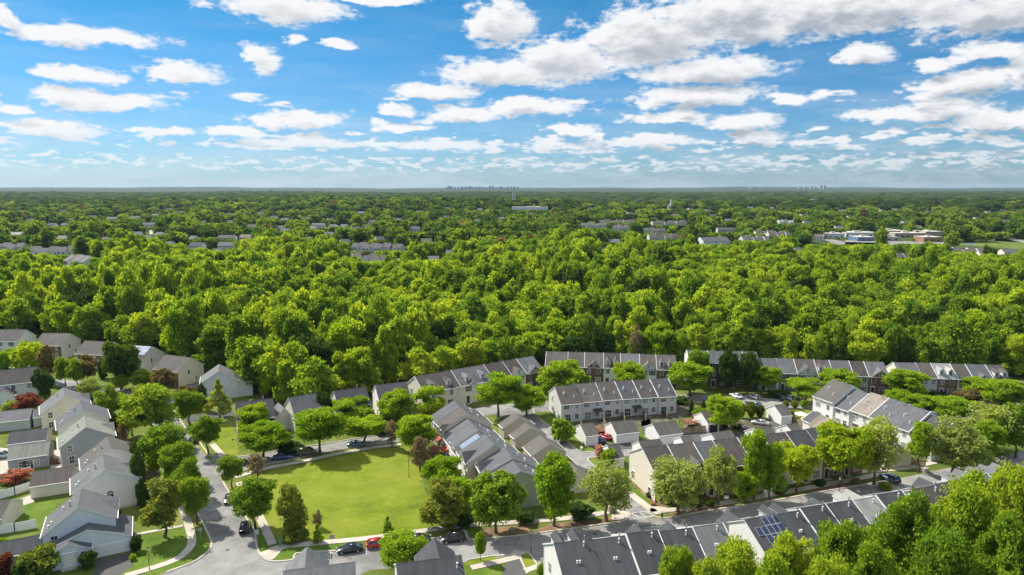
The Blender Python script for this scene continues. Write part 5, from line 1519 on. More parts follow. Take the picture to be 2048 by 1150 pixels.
def car_meshes(kind):
    if kind in CARM: return CARM[kind]
    L, rows, gh = CARP[kind]
    b = MB(); rings = []
    for (x, zl, zb, hs, hb) in rows:
        pts = [(x, -hs * .92, zl), (x, -hs, zl + .16), (x, -hs, (zl + zb) / 2), (x, -hb, zb - .05), (x, -hb * .92, zb), (x, 0, zb + .035), (x, hb * .92, zb), (x, hb, zb - .05), (x, hs, (zl + zb) / 2), (x, hs, zl + .16), (x, hs * .92, zl)]
        rings.append(len(b.v)); b.v += pts
    n = 11
    for i in range(len(rings) - 1):
        for j in range(n):
            k = (j + 1) % n
            b.f.append((rings[i] + j, rings[i] + k, rings[i + 1] + k, rings[i + 1] + j)); b.m.append(0)
    b.f.append(tuple(rings[0] + j for j in range(n))); b.m.append(0)
    b.f.append(tuple(rings[-1] + n - 1 - j for j in range(n))); b.m.append(0)
    # roof panel and pillars
    (xr, zr, hr), (x1, z1, h1), (x2, z2, h2), (xf, zf, hf) = gh
    b.slab((x1, -h1, z1), (x2, -h2, z2), (x2, h2, z2), (x1, h1, z1), .05, 0)
    for s in (-1, 1):
        b.tube((xr, s * hr, zr - .04), (x1, s * h1, z1 - .03), .06, .05, 5); b.tube((x2, s * h2, z2 - .03), (xf, s * hf, zf - .04), .045, .05, 5)
        xm = (x1 + x2) / 2 - .1; b.tube((xm, s * (h1 + .01), z1 - .03), (xm - .05, s * hr * 1.02, zr), .04, .05, 5)
    body = b
    g = MB()
    gi = .98
    g.poly([(xr, -hr * gi, zr), (xr, hr * gi, zr), (x1, h1 * gi, z1 - .045), (x1, -h1 * gi, z1 - .045)][::-1])
    g.poly([(xf, hf * gi, zf), (xf, -hf * gi, zf), (x2, -h2 * gi, z2 - .045), (x2, h2 * gi, z2 - .045)][::-1])
    for s in (-1, 1):
        q = [(xr, s * hr * gi, zr), (xf, s * hf * gi, zf), (x2, s * h2 * gi, z2 - .045), (x1, s * h1 * gi, z1 - .045)]
        g.poly(q if s < 0 else q[::-1])
    w = MB(); rr = .34 if kind in ('suv', 'van') else .32
    w.tube((0, -.11, 0), (0, .11, 0), rr, rr, 16); wm = w.mesh('tyre', [M_TYRE], False)
    rm = MB(); rm.tube((0, -.125, 0), (0, .125, 0), rr * .62, rr * .62, 10); rim = rm.mesh('rim', [M_RIM])
    hl = MB(); hl.box(-.12, .10, -.19, .19, -.07, .07); hm = hl.mesh('headlight', [M_HEAD])
    tl = MB(); tl.box(-.08, .1, -.17, .17, -.09, .09); tm = tl.mesh('tail_light', [M_TAIL])
    CARM[kind] = (L, body, g.mesh('window', [M_CGLASS]), wm, rim, hm, tm, rr, rows, {})
    return CARM[kind]


def car(kind, color, px, py, heading, label, group='parked cars'):
    """heading in degrees on the ground: 0 = towards the right of the photo, 90 = away"""
    L, body, gm, wm, rim, hm, tm, rr, rows, cache = car_meshes(kind)
    p = V(px, py)
    root = tag(empty('car', (p.x, p.y, 0.03), R(heading)), label, 'car', group)
    if color not in cache: cache[color] = body.mesh('body', [PAINT[color]], True)
    link('body', cache[color], root)
    link('window', gm, root)
    for x in (-L * .29, L * .31):
        for s in (-1, 1):
            wh = link('wheel', wm, root, (x, s * (rows[3][3] - .09), rr))
            link('rim', rim, wh, (0, s * .02, 0))
    for s in (-1, 1):
        link('headlight', hm, root, (L / 2 - .14, s * rows[-2][3] * .72, rows[-2][2] - .06))
        link('tail_light', tm, root, (-L / 2 + .09, s * rows[0][3] * .80, rows[0][2] - .02))
    return root


for a in (('sedan', 'black', 700, 1103, 195, 'black sedan parked below the lawn left of the red car'), ('hatch', 'red', 756, 1093, 15, 'red hatchback parked below the lawn under the honey locust'),
          ('sedan', 'dark', 838, 1083, 15, 'dark car parked mostly hidden behind the honey locust below the lawn'), ('suv', 'black', 906, 1082, 196, 'black suv parked below the lawn, farthest right of four'),
          ('sedan', 'black', 459, 1001, 104, 'black sedan on the left street beside the small maple'), ('hatch', 'black', 387, 884, 122, 'black car at the bend of the left street'),
          ('suv', 'dark', 490, 1060, 106, 'dark suv with pale roof at the corner of the lawn'), ('sedan', 'steel', 713, 892, 12, 'steel blue sedan parked above the lawn, rightmost'),
          ('van', 'green', 615, 910, 13, 'dark olive pickup-like van parked above the lawn under the honey locust'), ('sedan', 'blue', 566, 918, 13, 'blue car parked above the lawn half hidden by the bare tree'),
          ('sedan', 'dark', 500, 928, 13, 'dark car parked above the lawn, leftmost behind the bare tree'), ('suv', 'silver', 336, 800, 155, 'pale blue-white car parked before the brick house with beige gable'),
          ('sedan', 'blue', 346, 808, 150, 'dark blue car parked beside the pale one on the upper left street'), ('suv', 'silver', 6, 916, 20, 'silver car at the left edge beside the grey garage'),
          ('sedan', 'white', 1472, 795, 112, 'white sedan parked before the dark brick terrace, left one'), ('hatch', 'white', 1508, 797, 112, 'white hatchback parked before the dark brick terrace, right one'),
          ('sedan', 'black', 1558, 798, 112, 'black car parked left of two white cars near the honey locust'), ('hatch', 'white', 1577, 799, 112, 'white car beside the black car near the honey locust'),
          ('sedan', 'white', 1596, 797, 112, 'white car half under the spreading honey locust'), ('suv', 'dark', 1494, 815, 60, 'dark suv behind the small conifers of the court'),
          ('hatch', 'steel', 1515, 813, 60, 'blue-grey hatchback behind the small conifers of the court'), ('sedan', 'silver', 1520, 849, 155, 'silver sedan beside the small garage of the court'),
          ('sedan', 'black', 1477, 858, 130, 'black sedan in the shade under the court honey locust'), ('hatch', 'red', 1210, 878, 130, 'red car between the single and double white garages'),
          ('hatch', 'blue', 1198, 884, 118, 'blue car hidden between the white garage and the red car'), ('suv', 'steel', 1779, 962, 112, 'blue suv on the near street right of the large trees'),
          ('sedan', 'black', 1965, 926, 20, 'black car under the trees at the right edge of the near street'), ('suv', 'dark', 1442, 852, 100, 'dark suv inside the shade behind the open garage')):
    car(*a)


# ------------------------------------------------------------------ fences, decks, lamps, signs, boxes
def fence(name, px, h, mat, label, step=2.4, gap=0.0, group='fences', rails=False):
    pts = [V(x, y).to_2d() for x, y in px]
    c = pts[0]
    root = tag(empty(name, (c.x, c.y, 0)), label, 'fence', group)
    pb, po = MB(), MB()
    for a, b2 in zip(pts, pts[1:]):
        d = b2 - a; L = d.length; n = max(1, round(L / step)); t = d.normalized(); q = Vector((-t.y, t.x))
        for i in range(n + 1):
            p = a - c + t * (L * i / n)
            po.box(p.x - .07, p.x + .07, p.y - .07, p.y + .07, -.05, h + .1)
        a2 = a - c
        def strip(s0, s1, z0, z1, th=.025):
            e, f = a2 + t * s0, a2 + t * s1
            o = q * th
            v = [(*(e - o), z0), (*(f - o), z0), (*(f + o), z0), (*(e + o), z0)]
            pb.slab(*[(x, y, z1) for x, y, _ in v], z1 - z0)
        if rails:
            for z in (.35, .75, 1.1): strip(0, L, z - .06, z + .06)
        elif gap:
            s = 0
            while s < L: strip(s, min(L, s + .14), .06, h); s += .14 + gap
            strip(0, L, .3, .4, .05); strip(0, L, h - .35, h - .25, .05)
        else: strip(0, L, .05, h)
    pb.build('rail' if rails else 'panel', mat, root)
    po.build('post', mat, root)
    return root


fence('vinyl_fence', [(-20, 966), (20, 960), (62, 948)], 1.8, M_VINYL, 'upper white vinyl fence behind the coral shrub at left edge')
fence('vinyl_fence', [(-20, 1003), (30, 990), (66, 978)], 1.8, M_VINYL, 'lower white vinyl fence beside the brown-roofed garage')
fence('vinyl_fence', [(-10, 1070), (30, 1064), (72, 1056)], 1.8, M_VINYL, 'white vinyl fence left of the corner house')
fence('wooden_fence', [(1357, 868), (1384, 866), (1416, 862)], 1.7, M_WOOD, 'weathered wooden picket fence below the deck', gap=.05)
fence('wooden_fence', [(1575, 838), (1592, 850), (1604, 858)], 1.7, M_WOOD, 'brown wooden fence beside the patio umbrella', gap=.04)
fence('rail_fence', [(488, 777), (505, 781), (520, 788)], 1.1, M_WOOD, 'wooden rail fence at the wood edge behind the white house', rails=True, step=2.5)
fence('picket_fence', [(558, 898), (600, 892)], .9, M_VINYL, 'low white picket fence behind the side street', gap=.08, step=2)
fence('wooden_fence', [(1815, 925), (1850, 935)], 1.7, M_WOOD, 'brown wooden fence by the beige garage gable', gap=.04)


for i, (qx, lab) in enumerate((([(1160, 848), (1166, 868)], 'wooden yard fence behind the white-gabled court unit'), ([(1204, 840), (1212, 858)], 'wooden yard fence between second and third court units'), ([(1243, 832), (1250, 846)], 'wooden yard fence behind the third court unit'),
                       ([(1284, 826), (1292, 842)], 'wooden yard fence behind the fourth court unit'), ([(1325, 818), (1334, 838)], 'wooden yard fence behind the fifth court unit'), ([(1650, 822), (1640, 836)], 'wooden yard fence behind the highest stepped unit'))):
    fence('wooden_fence', qx, 1.8, M_WOOD, lab, gap=.03)


def deck(label, px, py, w, d, h, ang):
    p = V(px, py)
    root = tag(empty('deck', (p.x, p.y, 0), R(ang)), label, 'deck')
    b = MB(); b.box(-w / 2, w / 2, -d / 2, d / 2, h - .18, h); b.build('floor_boards', M_DECK, root)
    for x in (-w / 2 + .1, w / 2 - .1):
        for y in (-d / 2 + .1, d / 2 - .1):
            k = MB(); k.box(x - .08, x + .08, y - .08, y + .08, 0, h + 1.0); k.build('post', M_WOOD, root)
    r = MB()
    for (x0, x1, y0, y1) in ((-w / 2, w / 2, -d / 2, -d / 2 + .08), (w / 2 - .08, w / 2, -d / 2 + .08, d / 2), (-w / 2, -w / 2 + .08, -d / 2 + .08, d / 2)):
        r.box(x0, x1, y0, y1, h + .86, h + .95)
        n = int(max(x1 - x0, y1 - y0) / .3)
        for i in range(n):
            x = x0 + (x1 - x0) * (i + .5) / n if x1 - x0 > .2 else (x0 + x1) / 2; y = y0 + (y1 - y0) * (i + .5) / n if y1 - y0 > .2 else (y0 + y1) / 2
            r.box(x - .025, x + .025, y - .025, y + .025, h + .001, h + .859)
    r.build('railing', M_WOOD, root)
    s = MB()
    for i in range(5): s.box(-w / 2 - 1.4 + i * .28, -w / 2 - 1.12 + i * .28, -d / 2, -d / 2 + 1.1, 0, h * (i + 1) / 6)
    s.build('stairs', M_WOOD, root)
    return root


deck('raised red-brown wooden deck with railing behind the slate-roofed end unit', 1384, 852, 5.5, 4.5, 1.4, 18)
deck('red-brown deck beside the grey garage on the left', 117, 925, 3.0, 2.6, .5, 20)
deck('dark wooden deck beside the red car in the court', 1200, 864, 3.0, 4.0, .9, 18)
# things on the deck
def small(name, px, py, z, parts, label, cat):
    p = V(px, py); root = tag(empty(name, (p.x, p.y, z)), label, cat)
    for nm, b, m in parts: b.build(nm, m, root)
def mk(f):
    b = MB(); f(b); return b
small('patio_umbrella', 1384, 854, 1.42, [('pole', mk(lambda b: b.tube((0, 0, 0), (0, 0, 2.2), .03, .03, 6)), M_WOOD), ('canopy', mk(lambda b: (b.tube((0, 0, 1.2), (0, 0, 2.5), .30, .05, 8))), plain('rust_cloth', (.42, .12, .06), .9))], 'folded rust-red umbrella on the raised deck', 'umbrella')
small('round_table', 1389, 856, 1.42, [('tabletop', mk(lambda b: b.tube((0, 0, .68), (0, 0, .74), .65, .65, 16)), plain('cream_table', (.60, .50, .36), .6)), ('leg', mk(lambda b: b.tube((0, 0, 0), (0, 0, .68), .07, .05, 6)), M_WOOD)], 'round cream table on the raised deck', 'table')


def umbrella_open(px, py, label):
    p = V(px, py); root = tag(empty('patio_umbrella', (p.x, p.y, 0)), label, 'umbrella')
    b = MB(); b.tube((0, 0, 0), (0, 0, 2.7), .03, .03, 6); b.build('pole', M_WOOD, root)
    c = MB(); n = 8
    for i in range(n):
        a0, a1 = 2 * PI * i / n, 2 * PI * (i + 1) / n
        c.poly([(math.cos(a0) * 1.8, math.sin(a0) * 1.8, 2.05), (math.cos(a1) * 1.8, math.sin(a1) * 1.8, 2.05), (0, 0, 2.75)])
        c.poly([(math.cos(a0) * 1.8, math.sin(a0) * 1.8, 2.05), (0, 0, 2.70), (math.cos(a1) * 1.8, math.sin(a1) * 1.8, 2.05)])
    c.build('canopy', plain('cream_cloth', (.72, .66, .56), .9), root)
umbrella_open(1601, 842, 'open cream patio umbrella between garage and white stepped row')


LAMP = {}
def lamp(px, py, label, h=4.2):
    if not LAMP:
        b = MB(); b.tube((0, 0, 0), (0, 0, .5), .10, .07, 8); b.tube((0, 0, .5), (0, 0, h - .6), .055, .045, 8); LAMP['pole'] = b.mesh('pole', [M_BLACK])
        b = MB(); b.tube((0, 0, 0), (0, 0, .45), .12, .19, 6, 1); b.tube((0, 0, .45), (0, 0, .62), .23, .05, 6, 0); b.tube((0, 0, -.06), (0, 0, 0), .14, .14, 6, 0); b.ball((0, 0, .66), .05, 0, 6, 4)
        LAMP['head'] = b.mesh('lamp_head', [M_BLACK, plain('frosted_lamp_glass', (.70, .70, .66), .25)])
    p = V(px, py); root = tag(empty('street_lamp', (p.x, p.y, 0)), label, 'street lamp', 'black lantern street lamps')
    link('pole', LAMP['pole'], root); link('lamp_head', LAMP['head'], root, (0, 0, h - .6))
lamp(818, 954, 'black lantern lamp post on the right side of the lawn')
lamp(299, 1140, 'black lantern lamp post on the corner lawn by the driveway')
lamp(1062, 1104, 'black lantern lamp post at the shaded road beside the nearest white gable')
lamp(1678, 992, 'black lantern lamp post on the near street behind the middle roofs')


def sign(px, py, h, w, hh, col, label, octa=False, text=None, face=0.0):
    p = V(px, py); root = tag(empty('road_sign', (p.x, p.y, 0), face), label, 'sign')
    b = MB(); b.tube((0, 0, 0), (0, 0, h), .035, .035, 6); b.build('post', M_METAL, root)
    b = MB()
    if octa:
        r = w / 2 / math.cos(PI / 8)
        pts = [(math.cos(PI / 8 + i * PI / 4) * r, -.05, h + math.sin(PI / 8 + i * PI / 4) * r) for i in range(8)]
        bk = [(x, -.03, z) for x, y, z in pts]
        b.poly(pts, 0); b.poly(bk[::-1], 0)
        for i in range(8): b.poly([pts[i], bk[i], bk[(i + 1) % 8], pts[(i + 1) % 8]], 0)
    else: b.box(-w / 2, w / 2, -.05, -.03, h - hh / 2, h + hh / 2, 0)
    b.build('panel', col, root)
    return root
M_SIGNW = plain('white_sign', (.72, .73, .74), .5); M_SIGNG = plain('grey_sign_back', (.40, .41, .42), .45, .4, .08, 1, .4)
sign(402, 1082, 2.3, .76, .76, M_SIGNG, 'grey back of the octagonal stop sign on the corner verge', True)
sign(665, 1096, 2.2, .9, .75, M_SIGNG, 'grey sign panel on the verge left of the black sedan')
sign(1452, 1009, 1.6, .95, .75, M_SIGNW, 'white notice sign on a post beside the pale olive tree')
sign(635, 914, 1.9, .6, .6, M_SIGNW, 'small white sign under the widest honey locust')
sign(586, 898, 1.9, .7, .8, M_SIGNW, 'white sign board on the side street beyond the van')
sign(515, 1086, 2.2, .8, 1.0, M_SIGNG, 'grey back of a tall sign by the corner maple')
sign(467, 895, 2.1, .7, .3, plain('blue_sign', (.05, .14, .26), .5), 'small dark blue street name sign on the corner lawn')
sign(1395, 836, 1.5, .4, .4, M_SIGNW, 'small white sign at the court path')


def boxthing(name, px, py, w, d, h, mat, label, cat, ang=18, lid=True):
    p = V(px, py); root = tag(empty(name, (p.x, p.y, 0), R(ang)), label, cat)
    b = MB(); b.box(-w / 2, w / 2, -d / 2, d / 2, 0, h); b.build('cabinet', mat, root)
    b = MB(); b.box(-w / 2 - .04, w / 2 + .04, -d / 2 - .04, d / 2 + .04, h + .002, h + .08); b.build('lid', mat, root)
M_UGREEN = plain('utility_green', (.12, .22, .15), .5); M_UTAN = plain('utility_tan', (.36, .31, .26), .6); M_UWHITE = plain('utility_pale', (.62, .62, .60), .5)
boxthing('utility_box', 561, 1092, .5, .5, 1.3, M_UGREEN, 'slim green-grey utility box beside the corner path', 'utility box')
boxthing('utility_box', 1223, 1024, 1.3, 1.1, 1.1, M_UTAN, 'tan transformer box beside the alley mouth', 'utility box')
boxthing('utility_box', 1230, 1026, .5, .5, .9, M_UGREEN, 'small green utility box right of the tan transformer', 'utility box')
boxthing('mailbox_cluster', 1530, 994, .8, .6, 1.5, M_UWHITE, 'pale cluster mailbox on the street verge, left one', 'mailbox')
boxthing('mailbox_cluster', 1540, 992, .7, .6, 1.55, M_UWHITE, 'pale cluster mailbox on the street verge, right one', 'mailbox')
boxthing('utility_box', 1850, 944, 1.3, 1.1, .9, M_UTAN, 'tan transformer box under the slim green tree', 'utility box')
boxthing('utility_box', 1163, 900, .5, .5, .7, M_UWHITE, 'small white utility box on the alley lawn', 'utility box')
for px, py, lab in ((1171, 868, 'white air conditioner behind the first court unit'), (1192, 864, 'white air conditioner behind the second court unit'), (160, 940, 'grey air conditioner against the grey gable house'), (1681, 846, 'white air conditioner behind the stepped row'), (88, 862, 'pale air conditioner beside the tan house')):
    boxthing('air_conditioner', px, py, .85, .85, .8, M_UWHITE, lab, 'air conditioner')


for px, py, lab in ((455, 1100, 'round iron manhole cover at the street junction'), (428, 985, 'round iron manhole cover on the left street'), (780, 1118, 'round iron manhole cover on the road below the lawn'), (1190, 1068, 'round iron manhole cover on the shaded near road'), (1185, 945, 'round iron manhole cover in the alley')):
    p = V(px, py); b = MB(); b.tube((0, 0, 0), (0, 0, .02), .36, .36, 14); tag(b.build('manhole_cover', plain('cast_iron', (.05, .048, .045), .6), None, (p.x, p.y, .028)), lab, 'manhole cover')

# ------------------------------------------------------------------ people
def person(px, py, face, shirt, trousers, label, walk=.22):
    p = V(px, py)
    root = tag(empty('person', (p.x, p.y, 0.02), R(face)), label, 'person', None)
    J = {'pelvis': (0, 0, .93, .125), 'belly': (0, .01, 1.08, .125), 'chest': (0, .0, 1.30, .140), 'neck': (0, .0, 1.47, .058), 'chin': (0, -.015, 1.545, .068), 'skull': (0, .005, 1.645, .088), 'crown': (0, .01, 1.70, .055)}
    E = [('pelvis', 'belly'), ('belly', 'chest'), ('chest', 'neck'), ('neck', 'chin'), ('chin', 'skull'), ('skull', 'crown')]
    for s, nm in ((-1, 'l'), (1, 'r')):
        f = s * walk
        J.update({nm + 'hip': (s * .095, 0, .88, .095), nm + 'knee': (s * .10, -f * .55 - .03, .49, .062), nm + 'ankle': (s * .10, -f, .09, .042), nm + 'toe': (s * .11, -f - .17, .035, .032),
                  nm + 'sho': (s * .185, 0, 1.40, .062), nm + 'elb': (s * .235, f * .3 + .02, 1.13, .043), nm + 'wri': (s * .235, f * .55 - .06, .90, .030), nm + 'palm': (s * .232, f * .6 - .08, .83, .033)})
        E += [('pelvis', nm + 'hip'), (nm + 'hip', nm + 'knee'), (nm + 'knee', nm + 'ankle'), (nm + 'ankle', nm + 'toe'), ('chest', nm + 'sho'), (nm + 'sho', nm + 'elb'), (nm + 'elb', nm + 'wri'), (nm + 'wri', nm + 'palm')]
        for k, (dx, l) in enumerate(((-.025, .07), (-.008, .08), (.009, .075), (.025, .06))):
            J[nm + 'f%d' % k] = (s * .232 + dx * .4, f * .6 - .08 + dx, .83 - l, .009); E.append((nm + 'palm', nm + 'f%d' % k))
        J[nm + 'th'] = (s * .215, f * .6 - .125, .80, .010); E.append((nm + 'palm', nm + 'th'))
    names = list(J); idx = {n: i for i, n in enumerate(names)}
    me = bpy.data.meshes.new('body'); me.from_pydata([J[n][:3] for n in names], [(idx[a], idx[c]) for a, c in E], [])
    m = bpy.data.materials.new('clothed_body'); m.use_nodes = True; t = NT(m.node_tree); z = t.sep(t.new('ShaderNodeTexCoord').outputs['Object'])[2]
    x = t.math('ABSOLUTE', t.sep(t.new('ShaderNodeTexCoord').outputs['Object'])[0])
    skin = (.42, .24, .16)
    c = t.mix(t.math('GREATER_THAN', z, .94), trousers, shirt)
    c = t.mix(t.math('GREATER_THAN', z, 1.46), c, skin)
    hand = t.math('MULTIPLY', t.math('LESS_THAN', z, .91), t.math('GREATER_THAN', x, .185))
    c = t.mix(hand, c, skin); c = t.mix(t.math('LESS_THAN', z, .085), c, (.05, .05, .05))
    t.l.new(c, t.n['Principled BSDF'].inputs['Base Color']); t.n['Principled BSDF'].inputs['Roughness'].default_value = .8
    o = link('body', me, root); me.materials.append(m)
    sk = o.modifiers.new('skin', 'SKIN'); sk.use_smooth_shade = True
    for i, n in enumerate(names): me.skin_vertices[0].data[i].radius = (J[n][3], J[n][3])
    me.skin_vertices[0].data[0].use_root = True
    o.modifiers.new('subdivision', 'SUBSURF').levels = 1; o.modifiers['subdivision'].render_levels = 2
    h = MB(); h.ball((0, .02, 1.665), .103, 0, 12, 8, 1.0); h.v = [(x_, max(y_, -.055) if z_ < 1.70 else y_, max(z_, 1.60)) for x_, y_, z_ in h.v]
    h.build('hair', plain('dark_hair', (.04, .025, .018), .7), root, smooth=True)
    f = MB()
    for s in (-1, 1): f.ball((s * .034, -.082, 1.625), .013, 0, 6, 4); f.ball((s * .088, .01, 1.615), .022, 1, 6, 4)
    f.tube((0, -.085, 1.63), (0, -.108, 1.588), .010, .016, 6, 1); f.box(-.026, .026, -.092, -.074, 1.553, 1.562, 2)
    f.build('face', [M_BLACK, plain('skin', skin, .6), plain('lips', (.35, .12, .10), .6)], root)
    return root


person(1324, 1040, 30, (.035, .035, .05), (.03, .035, .06), 'person in dark clothes walking at the corner of the near street')
person(897, 1057, 80, (.30, .12, .08), (.08, .13, .22), 'person in reddish top and blue trousers on the path below the bronze-green tree', .15)


# ------------------------------------------------------------------ far houses among the trees (surveyed from the photograph)
FARBOX = []        # (px0, px1, lowest visible row, depth): trees nearer than this may not cover it
def far_house(px0, px1, ytop, ybot, wall, roof, label, cat='house', name='house', hr=8.5, he=5.4, D=10.0, ang=0.0, n=1, group='houses among the far trees', ground=None, vis=None):
    """gable house(s) whose ridge runs across the view; ybot = row of its visible wall foot"""
    ym = ytop + 0.0
    a, c = VT(px0, ym, hr), VT(px1, ym, hr)
    mid = (a + c) / 2; W = (c - a).length
    root = tag(empty(name, (mid.x, mid.y, terr(mid.x, mid.y)), R(ang)), label, cat, group)
    w, r = MB(), MB()
    u = W / n
    for i in range(n):
        x0, x1 = -W / 2 + u * i, -W / 2 + u * (i + 1); dz = 0 if n == 1 else (0.0, .9, -.7, .5)[i % 4]
        ys_ = 0 if n == 1 else (0.0, 2.2, -1.6, 1.0, -2.4)[i % 5]; y0, y1 = -D / 2 + ys_, D / 2 + ys_; e, h = he + dz, hr + dz
        w.poly([(x0, y0, 0), (x1, y0, 0), (x1, y0, e), (x0, y0, e)]); w.poly([(x1, y1, 0), (x0, y1, 0), (x0, y1, e), (x1, y1, e)])
        w.poly([(x1, y0, 0), (x1, y1, 0), (x1, y1, e), (x1, ys_, h), (x1, y0, e)]); w.poly([(x0, y1, 0), (x0, y0, 0), (x0, y0, e), (x0, ys_, h), (x0, y1, e)])
        k = (h - e) / (D / 2); o = .5
        r.slab((x0, y0 - o, e - k * o + .1), (x1, y0 - o, e - k * o + .1), (x1, ys_, h + .1), (x0, ys_, h + .1), .2, i % 2, 2)
        r.slab((x0, ys_, h + .1), (x1, ys_, h + .1), (x1, y1 + o, e - k * o + .1), (x0, y1 + o, e - k * o + .1), .2, i % 2, 2)
        m = max(2, int(u / 3))
        for j in range(m):
            xx = x0 + u * (j + .5) / m
            for z in (1.0, 3.6): w.box(xx - .55, xx + .55, y0 - .06, y0 + .01, z, z + 1.4, 1)
    w.build('wall', [WALL[wall], M_GLASS], root)
    r2 = {'charcoal': 'slate', 'grey': 'brown', 'brown': 'dark', 'slate': 'brown', 'tan': 'brown', 'dark': 'brown', 'pale': 'grey'}.get(roof, roof)
    r.build('roof', [ROOF[roof], ROOF[r2], M_TRIM], root)
    s = scale_at(mid)
    FARBOX.append((px0 - 1, px1 + 1, ytop + 0.84 * min(ybot - ytop, (hr + 1) * s * 0.9), mid.y, mid.x, W / 2 + 3))
    return root


